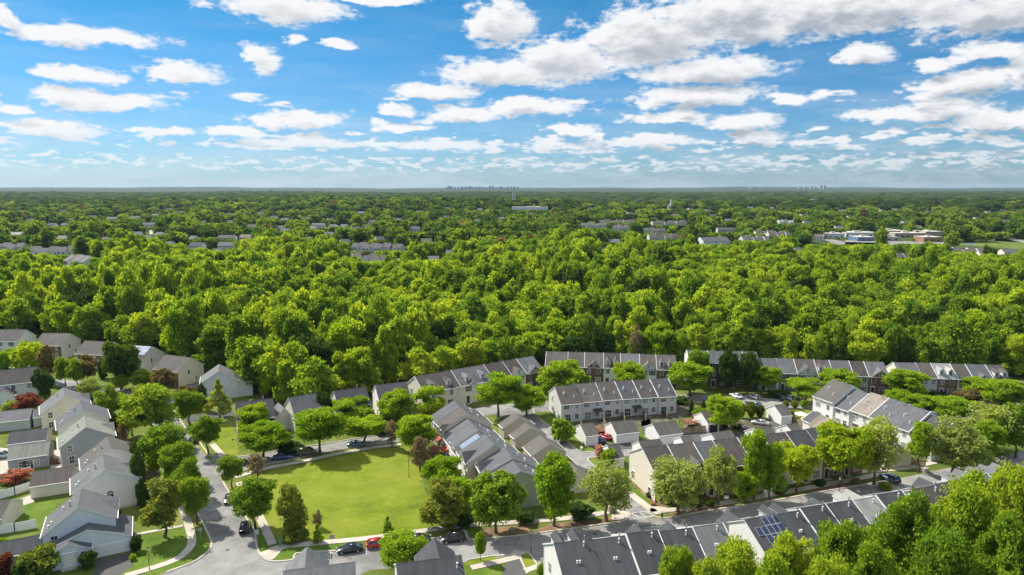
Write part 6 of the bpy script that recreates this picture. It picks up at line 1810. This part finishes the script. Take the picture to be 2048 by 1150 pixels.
FH = 'houses among the far trees'
FR = 'far terraces among the trees'
for a in ((48, 150, 494, 513, 'white', 'slate', 'grey-roofed white terrace with a dark red tree before it, far left', 'terrace', 'terrace_house', 10, 6.5, 12, 14, 6, FR),
          (130, 200, 512, 542, 'white', 'grey', 'stepped white terrace with pale roofs just beyond the left woods', 'terrace', 'terrace_house', 10, 6.5, 14, -24, 5, FR),
          (-6, 46, 487, 503, 'palegrey', 'slate', 'grey-roofed terrace cut by the left edge', 'terrace', 'terrace_house', 10, 6.5, 12, 10, 4, FR),
          (-8, 16, 524, 538, 'blue', 'grey', 'pale house corner at the left edge above the woods', 'house', 'house', 9, 6, 10, -20, 1, FH),
          (22, 46, 464, 473, 'white', 'pale', 'small white ranch house near the left edge'), (117, 137, 471, 481, 'cream', 'tan', 'orange-roofed small house behind the left terraces'),
          (97, 112, 446, 455, 'palegrey', 'charcoal', 'grey house with dark roof among trees, upper left'), (124, 134, 446, 453, 'beige', 'slate', 'tiny house right of the dark-roofed one at upper left'),
          (140, 148, 436, 442, 'palegrey', 'brown', 'tiny pale house beside a bright round tree at upper left'), (216, 234, 434, 441, 'palegrey', 'grey', 'small grey house peeking from far trees left'),
          (260, 280, 432, 438, 'beige', 'brown', 'brown-roofed house peeking from far trees left'), (286, 310, 445, 456, 'white', 'slate', 'white two-storey house with row of windows, far left middle'),
          (290, 304, 471, 479, 'blue', 'grey', 'pale low house below the white two-storey one'), (332, 348, 483, 490, 'palegrey', 'grey', 'pale house left of the cream two-storey house'),
          (381, 408, 485, 502, 'white', 'charcoal', 'cream two-storey house with dark windows beyond the left woods'), (437, 471, 470, 481, 'cream', 'brown', 'cream house with brown roof behind the pair of siding houses'),
          (438, 468, 484, 500, 'palegrey', 'grey', 'grey-roofed house in the cluster beyond the left woods'), (428, 446, 497, 503, 'palegrey', 'slate', 'low slate-roofed house in front of the cluster'),
          (481, 503, 469, 481, 'beige', 'tan', 'tan-roofed house at the right of the cluster'), (494, 512, 449, 457, 'beige', 'brown', 'brown-roofed house behind the cluster'),
          (551, 569, 451, 459, 'cream', 'brown', 'cream house left of the large white house'), (562, 580, 457, 463, 'palegrey', 'grey', 'grey low house below the cream one'),
          (624, 650, 446, 462, 'white', 'grey', 'large white house among the trees left of centre'), (612, 622, 473, 478, 'blue', 'slate', 'small blue-roofed shed left of centre'),
          (620, 632, 452, 460, 'cream', 'tan', 'tan-roofed wing beside the large white house'),
          (702, 810, 487, 505, 'palegrey', 'slate', 'long slate-roofed terrace in the centre left clearing', 'terrace', 'terrace_house', 10, 6.5, 12, -14, 8, FR),
          (700, 717, 507, 516, 'palegrey', 'grey', 'end of a grey-roofed terrace left of the clearing path', 'terrace', 'terrace_house', 10, 6.5, 12, -10, 2, FR),
          (727, 775, 511, 524, 'palegrey', 'slate', 'nearer slate-roofed terrace in the centre left clearing', 'terrace', 'terrace_house', 10, 6.5, 12, -6, 4, FR),
          (786, 800, 517, 523, 'palegrey', 'pale', 'pale roof end right of the nearer terrace'), (820, 840, 453, 466, 'palegrey', 'slate', 'tall grey-roofed house behind the clearing trees'),
          (842, 864, 477, 487, 'palegrey', 'brown', 'house with pale gables right of the tall grey-roofed one'), (856, 878, 512, 522, 'palegrey', 'grey', 'grey-roofed house at the right of the clearing'),
          (925, 940, 531, 537, 'palegrey', 'slate', 'dark roof sunk in the woods near the centre'), (892, 905, 500, 508, 'palegrey', 'grey', 'pale roof between the clearing and dark tall trees'),
          (1162, 1212, 446, 458, 'palegrey', 'slate', 'long grey roof of a terrace left of the centre right village', 'terrace', 'terrace_house', 10, 6.5, 14, -12, 4, FR),
          (1197, 1270, 440, 446, 'beige', 'brown', 'brown and pale roofed terrace highest in the centre right village', 'terrace', 'terrace_house', 9, 6, 12, 4, 6, FR),
          (1226, 1256, 450, 466, 'palegrey', 'dark', 'dark-roofed stepped terrace behind the conifers', 'terrace', 'terrace_house', 10, 6.5, 12, -30, 4, FR),
          (1302, 1374, 442, 452, 'beige', 'slate', 'slate-roofed terrace above the centre right village', 'terrace', 'terrace_house', 9, 6, 12, 8, 6, FR),
          (1287, 1330, 456, 470, 'beige', 'brown', 'brown-roofed terrace in the middle of the centre right village', 'terrace', 'terrace_house', 9, 6, 12, -20, 4, FR),
          (1296, 1358, 468, 482, 'palegrey', 'brown', 'grey and brown roofed terrace with white windows, centre right', 'terrace', 'terrace_house', 10, 6.5, 12, 4, 4, FR),
          (1217, 1239, 478, 486, 'blue', 'grey', 'pale roof slope right of the dark conifer'), (1206, 1226, 494, 500, 'palegrey', 'slate', 'blue-grey roof at the wood edge, centre right'),
          (1398, 1455, 474, 494, 'blue', 'slate', 'large blue-grey building with long roof right of centre', 'building', 'apartment_house', 12, 8, 18, 10, 1, FH),
          (1434, 1468, 455, 466, 'palegrey', 'slate', 'slate roof behind the large blue-grey building'), (1481, 1536, 472, 484, 'palegrey', 'slate', 'slate-roofed terrace right of the large blue-grey building', 'terrace', 'terrace_house', 10, 6.5, 12, 6, 5, FR),
          (1508, 1545, 461, 469, 'beige', 'brown', 'brown and grey roofed terrace behind it', 'terrace', 'terrace_house', 10, 6.5, 12, 6, 4, FR),
          (1536, 1577, 463, 474, 'palegrey', 'dark', 'dark-roofed terrace left of the school lane', 'terrace', 'terrace_house', 10, 6.5, 12, -4, 5, FR),
          (1554, 1586, 440, 449, 'white', 'pale', 'white gabled houses above the dark-roofed terrace', 'terrace', 'terrace_house', 9, 6, 10, 14, 3, FR),
          (1588, 1602, 495, 502, 'palegrey', 'slate', 'small roof in the trees left of the school'), (1238, 1275, 403, 410, 'white', 'pale', 'white gabled building far behind the village', 'building', 'apartment_house', 9, 5.5, 14, 6, 2, FH),
          (1278, 1322, 406, 412, 'palegrey', 'slate', 'long grey roof right of the white gabled building'), (1180, 1208, 404, 409, 'white', 'pale', 'small pale building left of the white gabled one'),
          (1375, 1390, 404, 408, 'beige', 'brown', 'brown roof right of the white steeple'), (1791, 1803, 506, 522, 'brick', 'brown', 'brown terrace unit with steep roof below the school, left'),
          (1805, 1817, 506, 520, 'taupe', 'dark', 'brown terrace unit with steep roof below the school, right'), (1894, 1962, 496, 506, 'palegrey', 'slate', 'grey-roofed terrace with blue awnings behind it, right', 'terrace', 'terrace_house', 9, 6, 12, -4, 5, FR),
          (1956, 1984, 502, 516, 'white', 'grey', 'white gabled house at the right wood edge'), (2002, 2034, 498, 512, 'beige', 'grey', 'beige gabled house near the right edge'),
          (1978, 2004, 457, 465, 'palegrey', 'pale', 'pale low building above the parking at right'), (1830, 1842, 451, 457, 'palegrey', 'grey', 'small grey roof behind the school'), (1626, 1650, 398, 402, 'palegrey', 'grey', 'tiny pale roof before the dark distant wood'),
          (1870, 1884, 405, 409, 'palegrey', 'grey', 'tiny roof in the dark distant wood at right')):
    far_house(*a)


rs = np.random.default_rng(77); taken = []
SC = (('white', 'grey'), ('palegrey', 'brown'), ('beige', 'dark'), ('white', 'brown'), ('cream', 'slate'), ('palegrey', 'grey'))
while len(taken) < 58:
    x, y = rs.uniform(20, 2030), rs.choice([rs.uniform(412, 440), rs.uniform(436, 484)], p=[.45, .55])
    w_ = 5 + (y - 400) * .16 + rs.uniform(0, 5)
    if any(a - 4 < x + w_ and c + 4 > x and abs(yb - y - 8) < 13 for (a, c, yb, _, _, _) in FARBOX): continue
    if x > 1640 and y > 452: continue
    if 880 < x < 1160 and y > 440: continue
    wl, rf = SC[int(rs.integers(6))]
    far_house(x, x + w_, y, y + 3.2 + (y - 405) * .055, wl, rf, 'small lone house half hidden among the far trees', 'house', 'house', 8.5, 5.4, 10, rs.uniform(-35, 35), 1, 'lone houses scattered in the far trees')
    taken.append(x)


# school / shops on the right, long white building, steeple, towers
def flat_building(pxs, ytop, ybot, h, D, wall, roofm, label, name='school_block', cat='building', group='flat-roofed blocks at right'):
    a, c = VT(pxs[0], ytop, h), VT(pxs[1], ytop, h); mid = (a + c) / 2; W = (c - a).length
    root = tag(empty(name, (mid.x, mid.y, terr(mid.x, mid.y))), label, cat, group)
    b = MB(); b.box(-W / 2, W / 2, 0, D, -2, h - .4); n = max(2, int(W / 6))
    for i in range(n): x = -W / 2 + W * (i + .5) / n; b.box(x - 1.6, x + 1.6, -.05, .01, .9, 2.9, 1)
    b.build('wall', [wall, M_GLASS], root)
    r = MB(); r.box(-W / 2 - .3, W / 2 + .3, -.3, D + .3, h - .38, h); r.box(-W * .1, W * .12, D * .4, D * .6, h + .01, h + 1.6); r.build('roof', roofm, root)
    FARBOX.append((pxs[0] - 1, pxs[1] + 1, ybot, mid.y, mid.x, W / 2 + 4))
M_PALER = plain('pale_flat_roof', (.48, .45, .41), .8, .2, .12, .1); M_ORANGE = plain('orange_tile', (.34, .17, .11), .8, .2, .15, .2); M_TANW = plain('tan_wall', (.44, .35, .27), .8, .2, .1, .2)
M_WHITEW = plain('white_wall', (.74, .73, .70), .7, .2, .08, .2); M_TEAL = plain('teal_roof', (.20, .30, .28), .7, .2, .1, .2); M_BLUER = plain('blue_shade', (.10, .17, .28), .7)
for a in (((1692, 1756), 465, 474, 6, 30, M_WHITEW, M_PALER, 'white flat-roofed block at the left of the school'), ((1716, 1750), 474, 482, 5, 24, M_BLUER, M_PALER, 'block with blue wall in front of the school'),
          ((1766, 1812), 461, 470, 8, 30, M_ORANGE, M_PALER, 'orange-walled block with pale roof, middle of the school'), ((1790, 1852), 466, 476, 6, 26, M_TANW, M_PALER, 'long tan block across the school'),
          ((1852, 1886), 463, 472, 8, 30, M_TANW, M_PALER, 'tan block at the right of the school'), ((1772, 1800), 474, 482, 5, 20, M_TANW, M_TEAL, 'small block with teal roof before the school'),
          ((1848, 1884), 474, 486, 6, 22, M_ORANGE, M_PALER, 'orange block at the lower right of the school'), ((1656, 1690), 467, 474, 6, 24, M_WHITEW, M_PALER, 'white block beside the school lane')):
    flat_building(*a)
flat_building((1024, 1096), 414, 420, 9, 40, M_WHITEW, M_PALER, 'long low white building left of centre right village, far off', 'long_building', 'building', None)
for px0, px1, lab in ((1929, 1940, 'left blue awning behind the grey terrace'), (1941, 1950, 'right blue awning behind the grey terrace')):
    a, c = V(px0, 488, 3.5), V(px1, 488, 3.5); W = (c - a).length
    root = tag(empty('awning', tuple((a + c) / 2 * Vector((1, 1, 0)) if False else ((a.x + c.x) / 2, (a.y + c.y) / 2, 0))), lab, 'awning')
    b = MB(); b.slab((-W / 2, -3, 3.2), (W / 2, -3, 3.2), (W / 2, 0, 4.2), (-W / 2, 0, 4.2), .1); b.slab((-W / 2, 0, 4.2), (W / 2, 0, 4.2), (W / 2, 3, 3.2), (-W / 2, 3, 3.2), .1); b.build('canopy', M_BLUER, root)
    for x in (-W / 2 + .2, W / 2 - .2):
        k = MB(); k.tube((x, -2.8, 0), (x, -2.8, 3.1), .08, .08, 6); k.build('post', M_METAL, root)
    FARBOX.append((px0, px1, 493, a.y, (a.x + c.x) / 2, W))
# fields and roads between the far trees
for nm, q, mt in (('far_road', [(1622, 470), (1634, 469), (1662, 478), (1690, 484), (1780, 486), (1770, 492), (1680, 490), (1640, 478)], M_ASPHALT), ('far_road', [(1990, 477), (2060, 480), (2060, 486), (1990, 482)], M_ASPHALT), ('far_road', [(726, 446), (732, 445), (736, 458), (726, 456)], M_CONC),
                  ('far_field', [(1925, 476), (1990, 474), (2060, 488), (2060, 500), (1985, 494), (1920, 490)], M_GRASS), ('far_parking', [(1690, 480), (1890, 484), (1885, 490), (1690, 490)], M_ASPHALT), ('far_road', [(724, 517), (732, 514), (738, 522), (728, 526)], M_CONC), ('far_road', [(298, 458), (304, 456), (306, 470), (300, 470)], M_CONC)):
    sheet(nm, q, .03, mt)
    xs = [p[0] for p in q]; ys = [p[1] for p in q]
    m_ = V(sum(xs) / len(xs), sum(ys) / len(ys)); a_, c_ = V(min(xs), sum(ys) / len(ys)), V(max(xs), sum(ys) / len(ys))
    FARBOX.append((min(xs), max(xs), max(ys) - 2, m_.y, m_.x, (c_.x - a_.x) / 2))


def tower(px, ytop, Y, r, mat, label, name, cat, base_w=None, lattice=False):
    d = ray(px, ytop); t = Y / d.y; x, h = d.x * t, CAM_H + d.z * t
    root = tag(empty(name, (x, Y, terr(x, Y))), label, cat); h -= terr(x, Y)
    if lattice:
        b = MB(); w = base_w
        for sx in (-1, 1):
            for sy in (-1, 1): b.tube((sx * w, sy * w, 0), (sx * w * .9, sy * w * .9, h * .93), r, r, 5)
        for i in range(8):
            z = h * .93 * (i + 1) / 8
            for sy in (-1, 1): b.tube((-w, sy * w, z), (w, sy * w, z), r * .6, r * .6, 4)
            b.tube((-w, -w, z - h * .11), (w, -w, z), r * .5, r * .5, 4)
        b.build('frame', mat, root)
        c = MB(); c.box(-w * 1.3, w * 1.3, -w * 1.3, w * 1.3, h * .93 + .02, h); c.build('top_platform', mat, root)
    else:
        b = MB(); b.tube((0, 0, 0), (0, 0, h), r, r * .6, 6); b.build('mast', mat, root)
        c = MB(); c.tube((0, 0, h + .01), (0, 0, h + 2.5), r * 2.2, r * 2.2, 6); c.build('top_platform', mat, root)
    return x, h
tower(1027.5, 378, 1750, .55, M_WHITEW, 'white lattice tower above the far trees at the centre', 'lattice_tower', 'tower', 3.6, True)
tower(1630, 395, 1650, .5, M_METAL, 'pale mast with small platform before the dark distant wood', 'mast', 'tower')
tower(1948, 362, 7000, 2.2, M_METAL, 'thin radio mast on the horizon at right', 'radio_mast', 'tower')
tower(1675, 356, 8500, 1.6, M_METAL, 'faint tall radio mast on the horizon, left of two', 'radio_mast', 'tower'); tower(1692, 352, 8500, 1.6, M_METAL, 'faint tall radio mast on the horizon, right of two', 'radio_mast', 'tower')
# church with steeple
p = VT(1341, 419, 0); root = tag(empty('church', (p.x, p.y, p.z)), 'white church with pointed steeple in the centre right village', 'church')
b = MB(); b.box(-6, 6, 0, 20, 0, 7); b.poly([(-6, -.01, 7), (6, -.01, 7), (0, -.01, 12)]); b.build('wall', M_WHITEW, root)
b = MB(); b.slab((-6.5, -.5, 6.6), (-6.5, 20, 6.6), (0, 20, 12.2), (0, -.5, 12.2), .3); b.slab((0, -.5, 12.2), (0, 20, 12.2), (6.5, 20, 6.6), (6.5, -.5, 6.6), .3); b.build('roof', ROOF['slate'], root)
b = MB(); b.box(-1.8, 1.8, -3.6, -.02, 0, 16); b.tube((0, -1.8, 16.02), (0, -1.8, 28), 2.2, .1, 8); b.build('steeple', M_WHITEW, root)
FARBOX.append((1333, 1350, 417, p.y, p.x, 9))
# skyline on the horizon
M_SKYL = plain('far_office_wall', (.30, .33, .37), .7, .3, .15, .02)
M_GLZ = plain('far_office_glass', (.20, .24, .29), .25, .6, .15, .02)
sk = [(x, random.uniform(1.5, 4.5)) for x in range(896, 1040, 7)] + [(899, 6), (985, 7), (940, 4.5), (1003, 4)] + [(x, random.uniform(2, 5)) for x in range(1500, 1516, 4)] + [(1643, 7.5), (1650, 7.5), (1600, 3), (1612, 3.5), (1624, 4), (1630, 3)]
for i, (px, up) in enumerate(sk):
    Y = 9200 + (i * 137) % 500
    d = ray(px, 374.8 - up * .6); t = Y / d.y; h = CAM_H + d.z * t; x = d.x * t; w = random.uniform(9, 20)
    where = 'centre' if px < 1100 else ('right of centre' if px < 1550 else 'far right')
    root = tag(empty('office_tower', (x, Y, 0)), f'faint blue office tower of the horizon skyline at {where}', 'tower', f'skyline towers at {where}')
    b = MB(); b.box(-w, w, 0, 30, 0, h - 8); b.box(-w * .5, w * .5, 5, 25, h - 7.9, h); b.build('wall', M_SKYL, root)
    g = MB()
    for k in range(6): z = 20 + (h - 34) * k / 6; g.box(-w * .92, w * .92, -.6, -.02, z, z + (h - 34) / 6 * .6)
    g.build('window', M_GLZ, root)

# ------------------------------------------------------------------ low hills closing the horizon
def hills(name, y0, depth, hmax, seed, mat, wid=13000):
    rg = np.random.default_rng(seed); n = 420; m = 9
    xs = np.linspace(-wid, wid, n); prof = np.zeros(n)
    for k, a in ((1.3, .30), (2.9, .25), (6.1, .18), (13.0, .12), (31.0, .08), (70.0, .05)):
        prof += a * np.sin(k * xs / wid * PI * 2 + rg.uniform(0, 6.3))
    prof = hmax * (0.76 + 0.26 * prof)
    b = MB()
    for j in range(m):
        s = j / (m - 1); e = math.sin(min(1, s * 1.15) * PI * .5)
        for i in range(n): b.v.append((xs[i], y0 + depth * s, -1 + prof[i] * e + (rg.normal(0, 1.0) if 0 < j else 0)))
    for j in range(m - 1):
        for i in range(n - 1): a = j * n + i; b.f.append((a, a + 1, a + n + 1, a + n)); b.m.append(0)
    tag(b.build(name, mat, smooth=True), kind='structure')
M_HILL = ground_mix('wooded_hillside', [(0.35, (0.020, 0.036, 0.012)), (0.65, (0.045, 0.066, 0.016))], 0.006, .03)
hills('hills', 6900, 1500, 56, 3, M_HILL)
hills('hills', 9800, 2000, 82, 9, M_HILL, 14000)

# ------------------------------------------------------------------ the woods
EDGE = [(-330, 318), (-240, 300), (-196, 284), (-150, 264), (-118, 247), (-98, 228), (-84, 212), (-74, 196), (-60, 192), (-47, 199), (-36, 205), (-22, 216), (-10, 226), (2, 236), (14, 243), (60, 243), (88, 238), (126, 232), (160, 226), (215, 220), (330, 214)]
def edge_y(x):
    for (x0, y0), (x1, y1) in zip(EDGE, EDGE[1:]):
        if x0 <= x <= x1: return y0 + (y1 - y0) * (x - x0) / (x1 - x0)
    return EDGE[0][1] if x < 0 else EDGE[-1][1]


def clip_height(x, y, h, w):
    T = terr(x, y)
    """trees standing before a visible roof or road keep below the line of sight to it (there are gardens and lawns there)"""
    if rw.random() < .13 and min(abs(y - b[3]) for b in FARBOX) > 14: return h      # here and there a tree does stand in front
    px, _ = pix(Vector((x, y, 5 + T)))
    s = scale_at(Vector((x, y, 5))); hw = w / 2 * s
    for (a, c, yb, Y, X, half) in FARBOX:
        if y < Y - 2 and a - hw * .85 < px < c + hw * .85 and pix(Vector((x, y, h + T)))[1] < yb:
            h = min(h, height_for(Vector((x, y, 0)), yb) - T)
        elif abs(y - Y) < 13 and abs(x - X) < half + w * .3: h = 0
    return h


rw = np.random.default_rng(5)
cand = []
def hash2(x, y, f): return math.sin(x * f + 1.3 * math.sin(y * f * .7)) + math.sin(y * f * 1.3 + 1.7 * math.sin(x * f * .8))
def zone(y0, y1, step, hm, hs):
    y = y0
    while y < y1:
        half = 0.80 * (y + 40)
        n = int(2 * half / step)
        for i in range(n):
            x = -half + (i + rw.uniform(0, 1)) * step; yy = y + rw.uniform(-.5, .5) * step
            if yy < edge_y(x) if y < 330 else False: continue
            h = hm + rw.normal(0, hs); cand.append([x, yy, h, step])
        y += step * .88
zone(188, 620, 8.4, 20.0, 2.8)
zone(620, 1250, 13.0, 16.5, 3.6)
zone(1250, 2600, 19.0, 16.0, 3.4)
zone(2600, 6900, 40.0, 16.0, 3.5)
fin = []
for x, y, h, stp in cand:
    px = pix(Vector((x, y, h)))[0]
    if px < -120 or px > 2168: continue
    e = y - edge_y(x)
    if e < 16 and y < 330: h *= rw.uniform(.62, .95)                              # lower growth along the wood's edge
    w = stp * rw.choice([rw.uniform(.95, 1.3), rw.uniform(1.3, 1.75), rw.uniform(1.7, 2.1)], p=[.4, .42, .18]) if y < 620 else stp * rw.uniform(.95, 1.75)
    if y < 620: h *= (.92 + .14 * hash2(x, y, .03)); h += (w - 11) * .40
    if y > 620:
        # gardens and clearings of the settlements
        if y < 2600 and hash2(x, y, .013) > 1.15 and rw.random() < .55: h *= .55
        w = min(w, 1.3 * h) if y < 2600 else w
    h2 = clip_height(x, y, h, w)
    if h2 < 3.0: continue
    if h2 < h: w = min(w, h2 * 1.15 + 1)
    fin.append((x, y, h2, w, stp))
fin.sort(key=lambda t: t[1])
# the nearest three hundred are trees in their own right
n_own = 0; rest = []
KINDS = ['forest', 'tall', 'forest', 'maple', 'tall', 'dark', 'forest', 'locust', 'forest', 'tall']
for (x, y, h, w, stp) in fin:
    px, py = pix(Vector((x, y, h * .8)))
    own = n_own < 296 and -40 < px < 2088 and y < 620
    if own:
        n_own += 1
        e = y - edge_y(x)
        kd = KINDS[int(rw.integers(10))]
        if e < 10 and rw.random() < .22: kd = 'yellowcone' if rw.random() < .4 else 'maple'
        tree('forest_tree', kd, (x, y), h, w, 'leafy tree at the near edge of the dense wood behind the houses', 'tree', 'trees along the near edge of the wood', .10, seed=int(rw.integers(99)))
    else: rest.append((x, y, h, w))
# one brown dead-leaved tree in the front of the wood
p = Vector((46, 247, 0)); tree('forest_tree', 'brown', p, 15.5, 6.5, 'pale brown nearly leafless tree in the front of the dark wood', 'tree', None, .1)

# the deeper woods: one body of trees nobody could count
srcs = []
hold = bpy.data.collections.new('woods_source')
def src(mesh):
    o = bpy.data.objects.new('woods_crown', mesh); hold.objects.link(o); srcs.append(o); return len(srcs) - 1
NEARK = [src(m) for m in CR['forest'] + CR['tall'] + CR['forest'] + CR['tall'] + CR['maple'][:2] + CR['locust'][:1] + CR['dark'][:1]]
FARM = [crown_mesh('far_crown', 'forest', 60 + s, 900, 0.20, L_GREYGREEN) for s in range(3)] + [crown_mesh('far_crown_tall', 'round', 65 + s, 800, 0.21, L_GREYGREEN) for s in range(2)]
FARK = [src(m) for m in FARM]
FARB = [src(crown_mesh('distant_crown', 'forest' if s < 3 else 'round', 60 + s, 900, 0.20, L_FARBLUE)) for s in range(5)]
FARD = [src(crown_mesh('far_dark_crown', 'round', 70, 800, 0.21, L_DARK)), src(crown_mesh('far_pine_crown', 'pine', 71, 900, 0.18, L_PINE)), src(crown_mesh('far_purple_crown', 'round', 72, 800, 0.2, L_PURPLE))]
CLUMP = []
for s in range(3):      # clumps of several crowns for the farthest kilometres
    rg = np.random.default_rng(90 + s)
    base = FARM[s]; vs = np.zeros(len(base.vertices) * 3, np.float32); base.vertices.foreach_get('co', vs); vs = vs.reshape(-1, 3)
    allv = []
    for k in range(7):
        a = k * 2.4; r = .62 * math.sqrt(k / 7); sc = rg.uniform(.30, .50)
        q = vs[::1] * np.array([sc, sc, rg.uniform(.7, 1.0)]) + np.array([math.cos(a) * r, math.sin(a) * r, 0])
        allv.append(q.reshape(-1, 4, 3)[::3].reshape(-1, 3))
    av = np.concatenate(allv); nq = len(av) // 4
    me = bpy.data.meshes.new('far_wood_clump'); me.vertices.add(len(av)); me.vertices.foreach_set('co', av.astype(np.float32).ravel()); me.loops.add(len(av)); me.loops.foreach_set('vertex_index', np.arange(len(av), dtype=np.int32))
    me.polygons.add(nq); me.polygons.foreach_set('loop_start', np.arange(0, 4 * nq, 4, dtype=np.int32)); me.polygons.foreach_set('loop_total', np.full(nq, 4, dtype=np.int32)); me.materials.append(L_FARBLUE); me.update(); me.validate()
    CLUMP.append(src(me))
pos, scl, rot, idx = [], [], [], []
for (x, y, h, w) in rest:
    if y < 620: k = NEARK[int(rw.integers(len(NEARK)))]
    elif y < 2600:
        u = rw.random(); dk = hash2(x + 300, y, .006)
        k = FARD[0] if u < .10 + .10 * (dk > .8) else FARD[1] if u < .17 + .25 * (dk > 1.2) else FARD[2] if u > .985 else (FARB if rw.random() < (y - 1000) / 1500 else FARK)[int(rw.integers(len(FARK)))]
        if y > 1500 and x > .28 * y and rw.random() < .7: k = FARD[0]                 # cloud shadow far right, put into darker crown colour
    else: k = CLUMP[int(rw.integers(3))]
    cb = .12 * h
    pos.append((x, y, cb + terr(x, y))); scl.append((w / 2, w / 2, h - cb)); rot.append((0, 0, rw.uniform(0, 6.28))); idx.append(k)


def scatter(name, pos, scl, rot, idx, label):
    me = bpy.data.meshes.new(name)
    me.vertices.add(len(pos)); me.vertices.foreach_set('co', np.array(pos, np.float32).ravel())
    for nm, typ, dat in (('size', 'FLOAT_VECTOR', scl), ('turn', 'FLOAT_VECTOR', rot)):
        a = me.attributes.new(nm, typ, 'POINT'); a.data.foreach_set('vector', np.array(dat, np.float32).ravel())
    a = me.attributes.new('pick', 'INT', 'POINT'); a.data.foreach_set('value', np.array(idx, np.int32))
    o = link(name, me)
    g = bpy.data.node_groups.new(name + '_scatter', 'GeometryNodeTree')
    g.interface.new_socket('Geometry', in_out='INPUT', socket_type='NodeSocketGeometry'); g.interface.new_socket('Geometry', in_out='OUTPUT', socket_type='NodeSocketGeometry')
    N = g.nodes; L = g.links
    gi, go = N.new('NodeGroupInput'), N.new('NodeGroupOutput')
    ci = N.new('GeometryNodeCollectionInfo'); ci.inputs['Collection'].default_value = hold; ci.inputs['Separate Children'].default_value = True; ci.inputs['Reset Children'].default_value = True
    ip = N.new('GeometryNodeInstanceOnPoints'); ip.inputs['Pick Instance'].default_value = True
    def attr(nm, dt):
        a = N.new('GeometryNodeInputNamedAttribute'); a.data_type = dt; a.inputs['Name'].default_value = nm
        return next(s for s in a.outputs if s.enabled and s.name == 'Attribute')
    L.new(gi.outputs[0], ip.inputs['Points']); L.new(ci.outputs[0], ip.inputs['Instance'])
    L.new(attr('pick', 'INT'), ip.inputs['Instance Index']); L.new(attr('size', 'FLOAT_VECTOR'), ip.inputs['Scale']); L.new(attr('turn', 'FLOAT_VECTOR'), ip.inputs['Rotation'])
    L.new(ip.outputs[0], go.inputs[0])
    md = o.modifiers.new('scatter', 'NODES'); md.node_group = g
    return tag(o, label, None, None, 'stuff')


# collection info lists children by name: keep the source names in order
for i, o in enumerate(srcs): o.name = 'woods_crown_%03d' % i
scatter('woods', pos, scl, rot, idx, 'deep green woods reaching from behind the houses to the horizon')
print('own trees', n_own, 'wood instances', len(pos))

# ------------------------------------------------------------------ air: pale haze that greys and blues the far land
def haze():
    b = MB(); b.box(-15500, 15500, -250, 15500, -1.5, 126)
    m = bpy.data.materials.new('haze_air'); m.use_nodes = True; t = NT(m.node_tree); t.n.clear()
    o = t.new('ShaderNodeOutputMaterial'); v = t.new('ShaderNodeVolumePrincipled')
    v.inputs['Color'].default_value = (.58, .78, 1.0, 1); v.inputs['Density'].default_value = 2.7e-5; v.inputs['Anisotropy'].default_value = 0.1
    t.l.new(v.outputs[0], o.inputs['Volume'])
    tag(b.build('haze', m), kind='stuff', label='thin blue haze over the far woods')
haze()
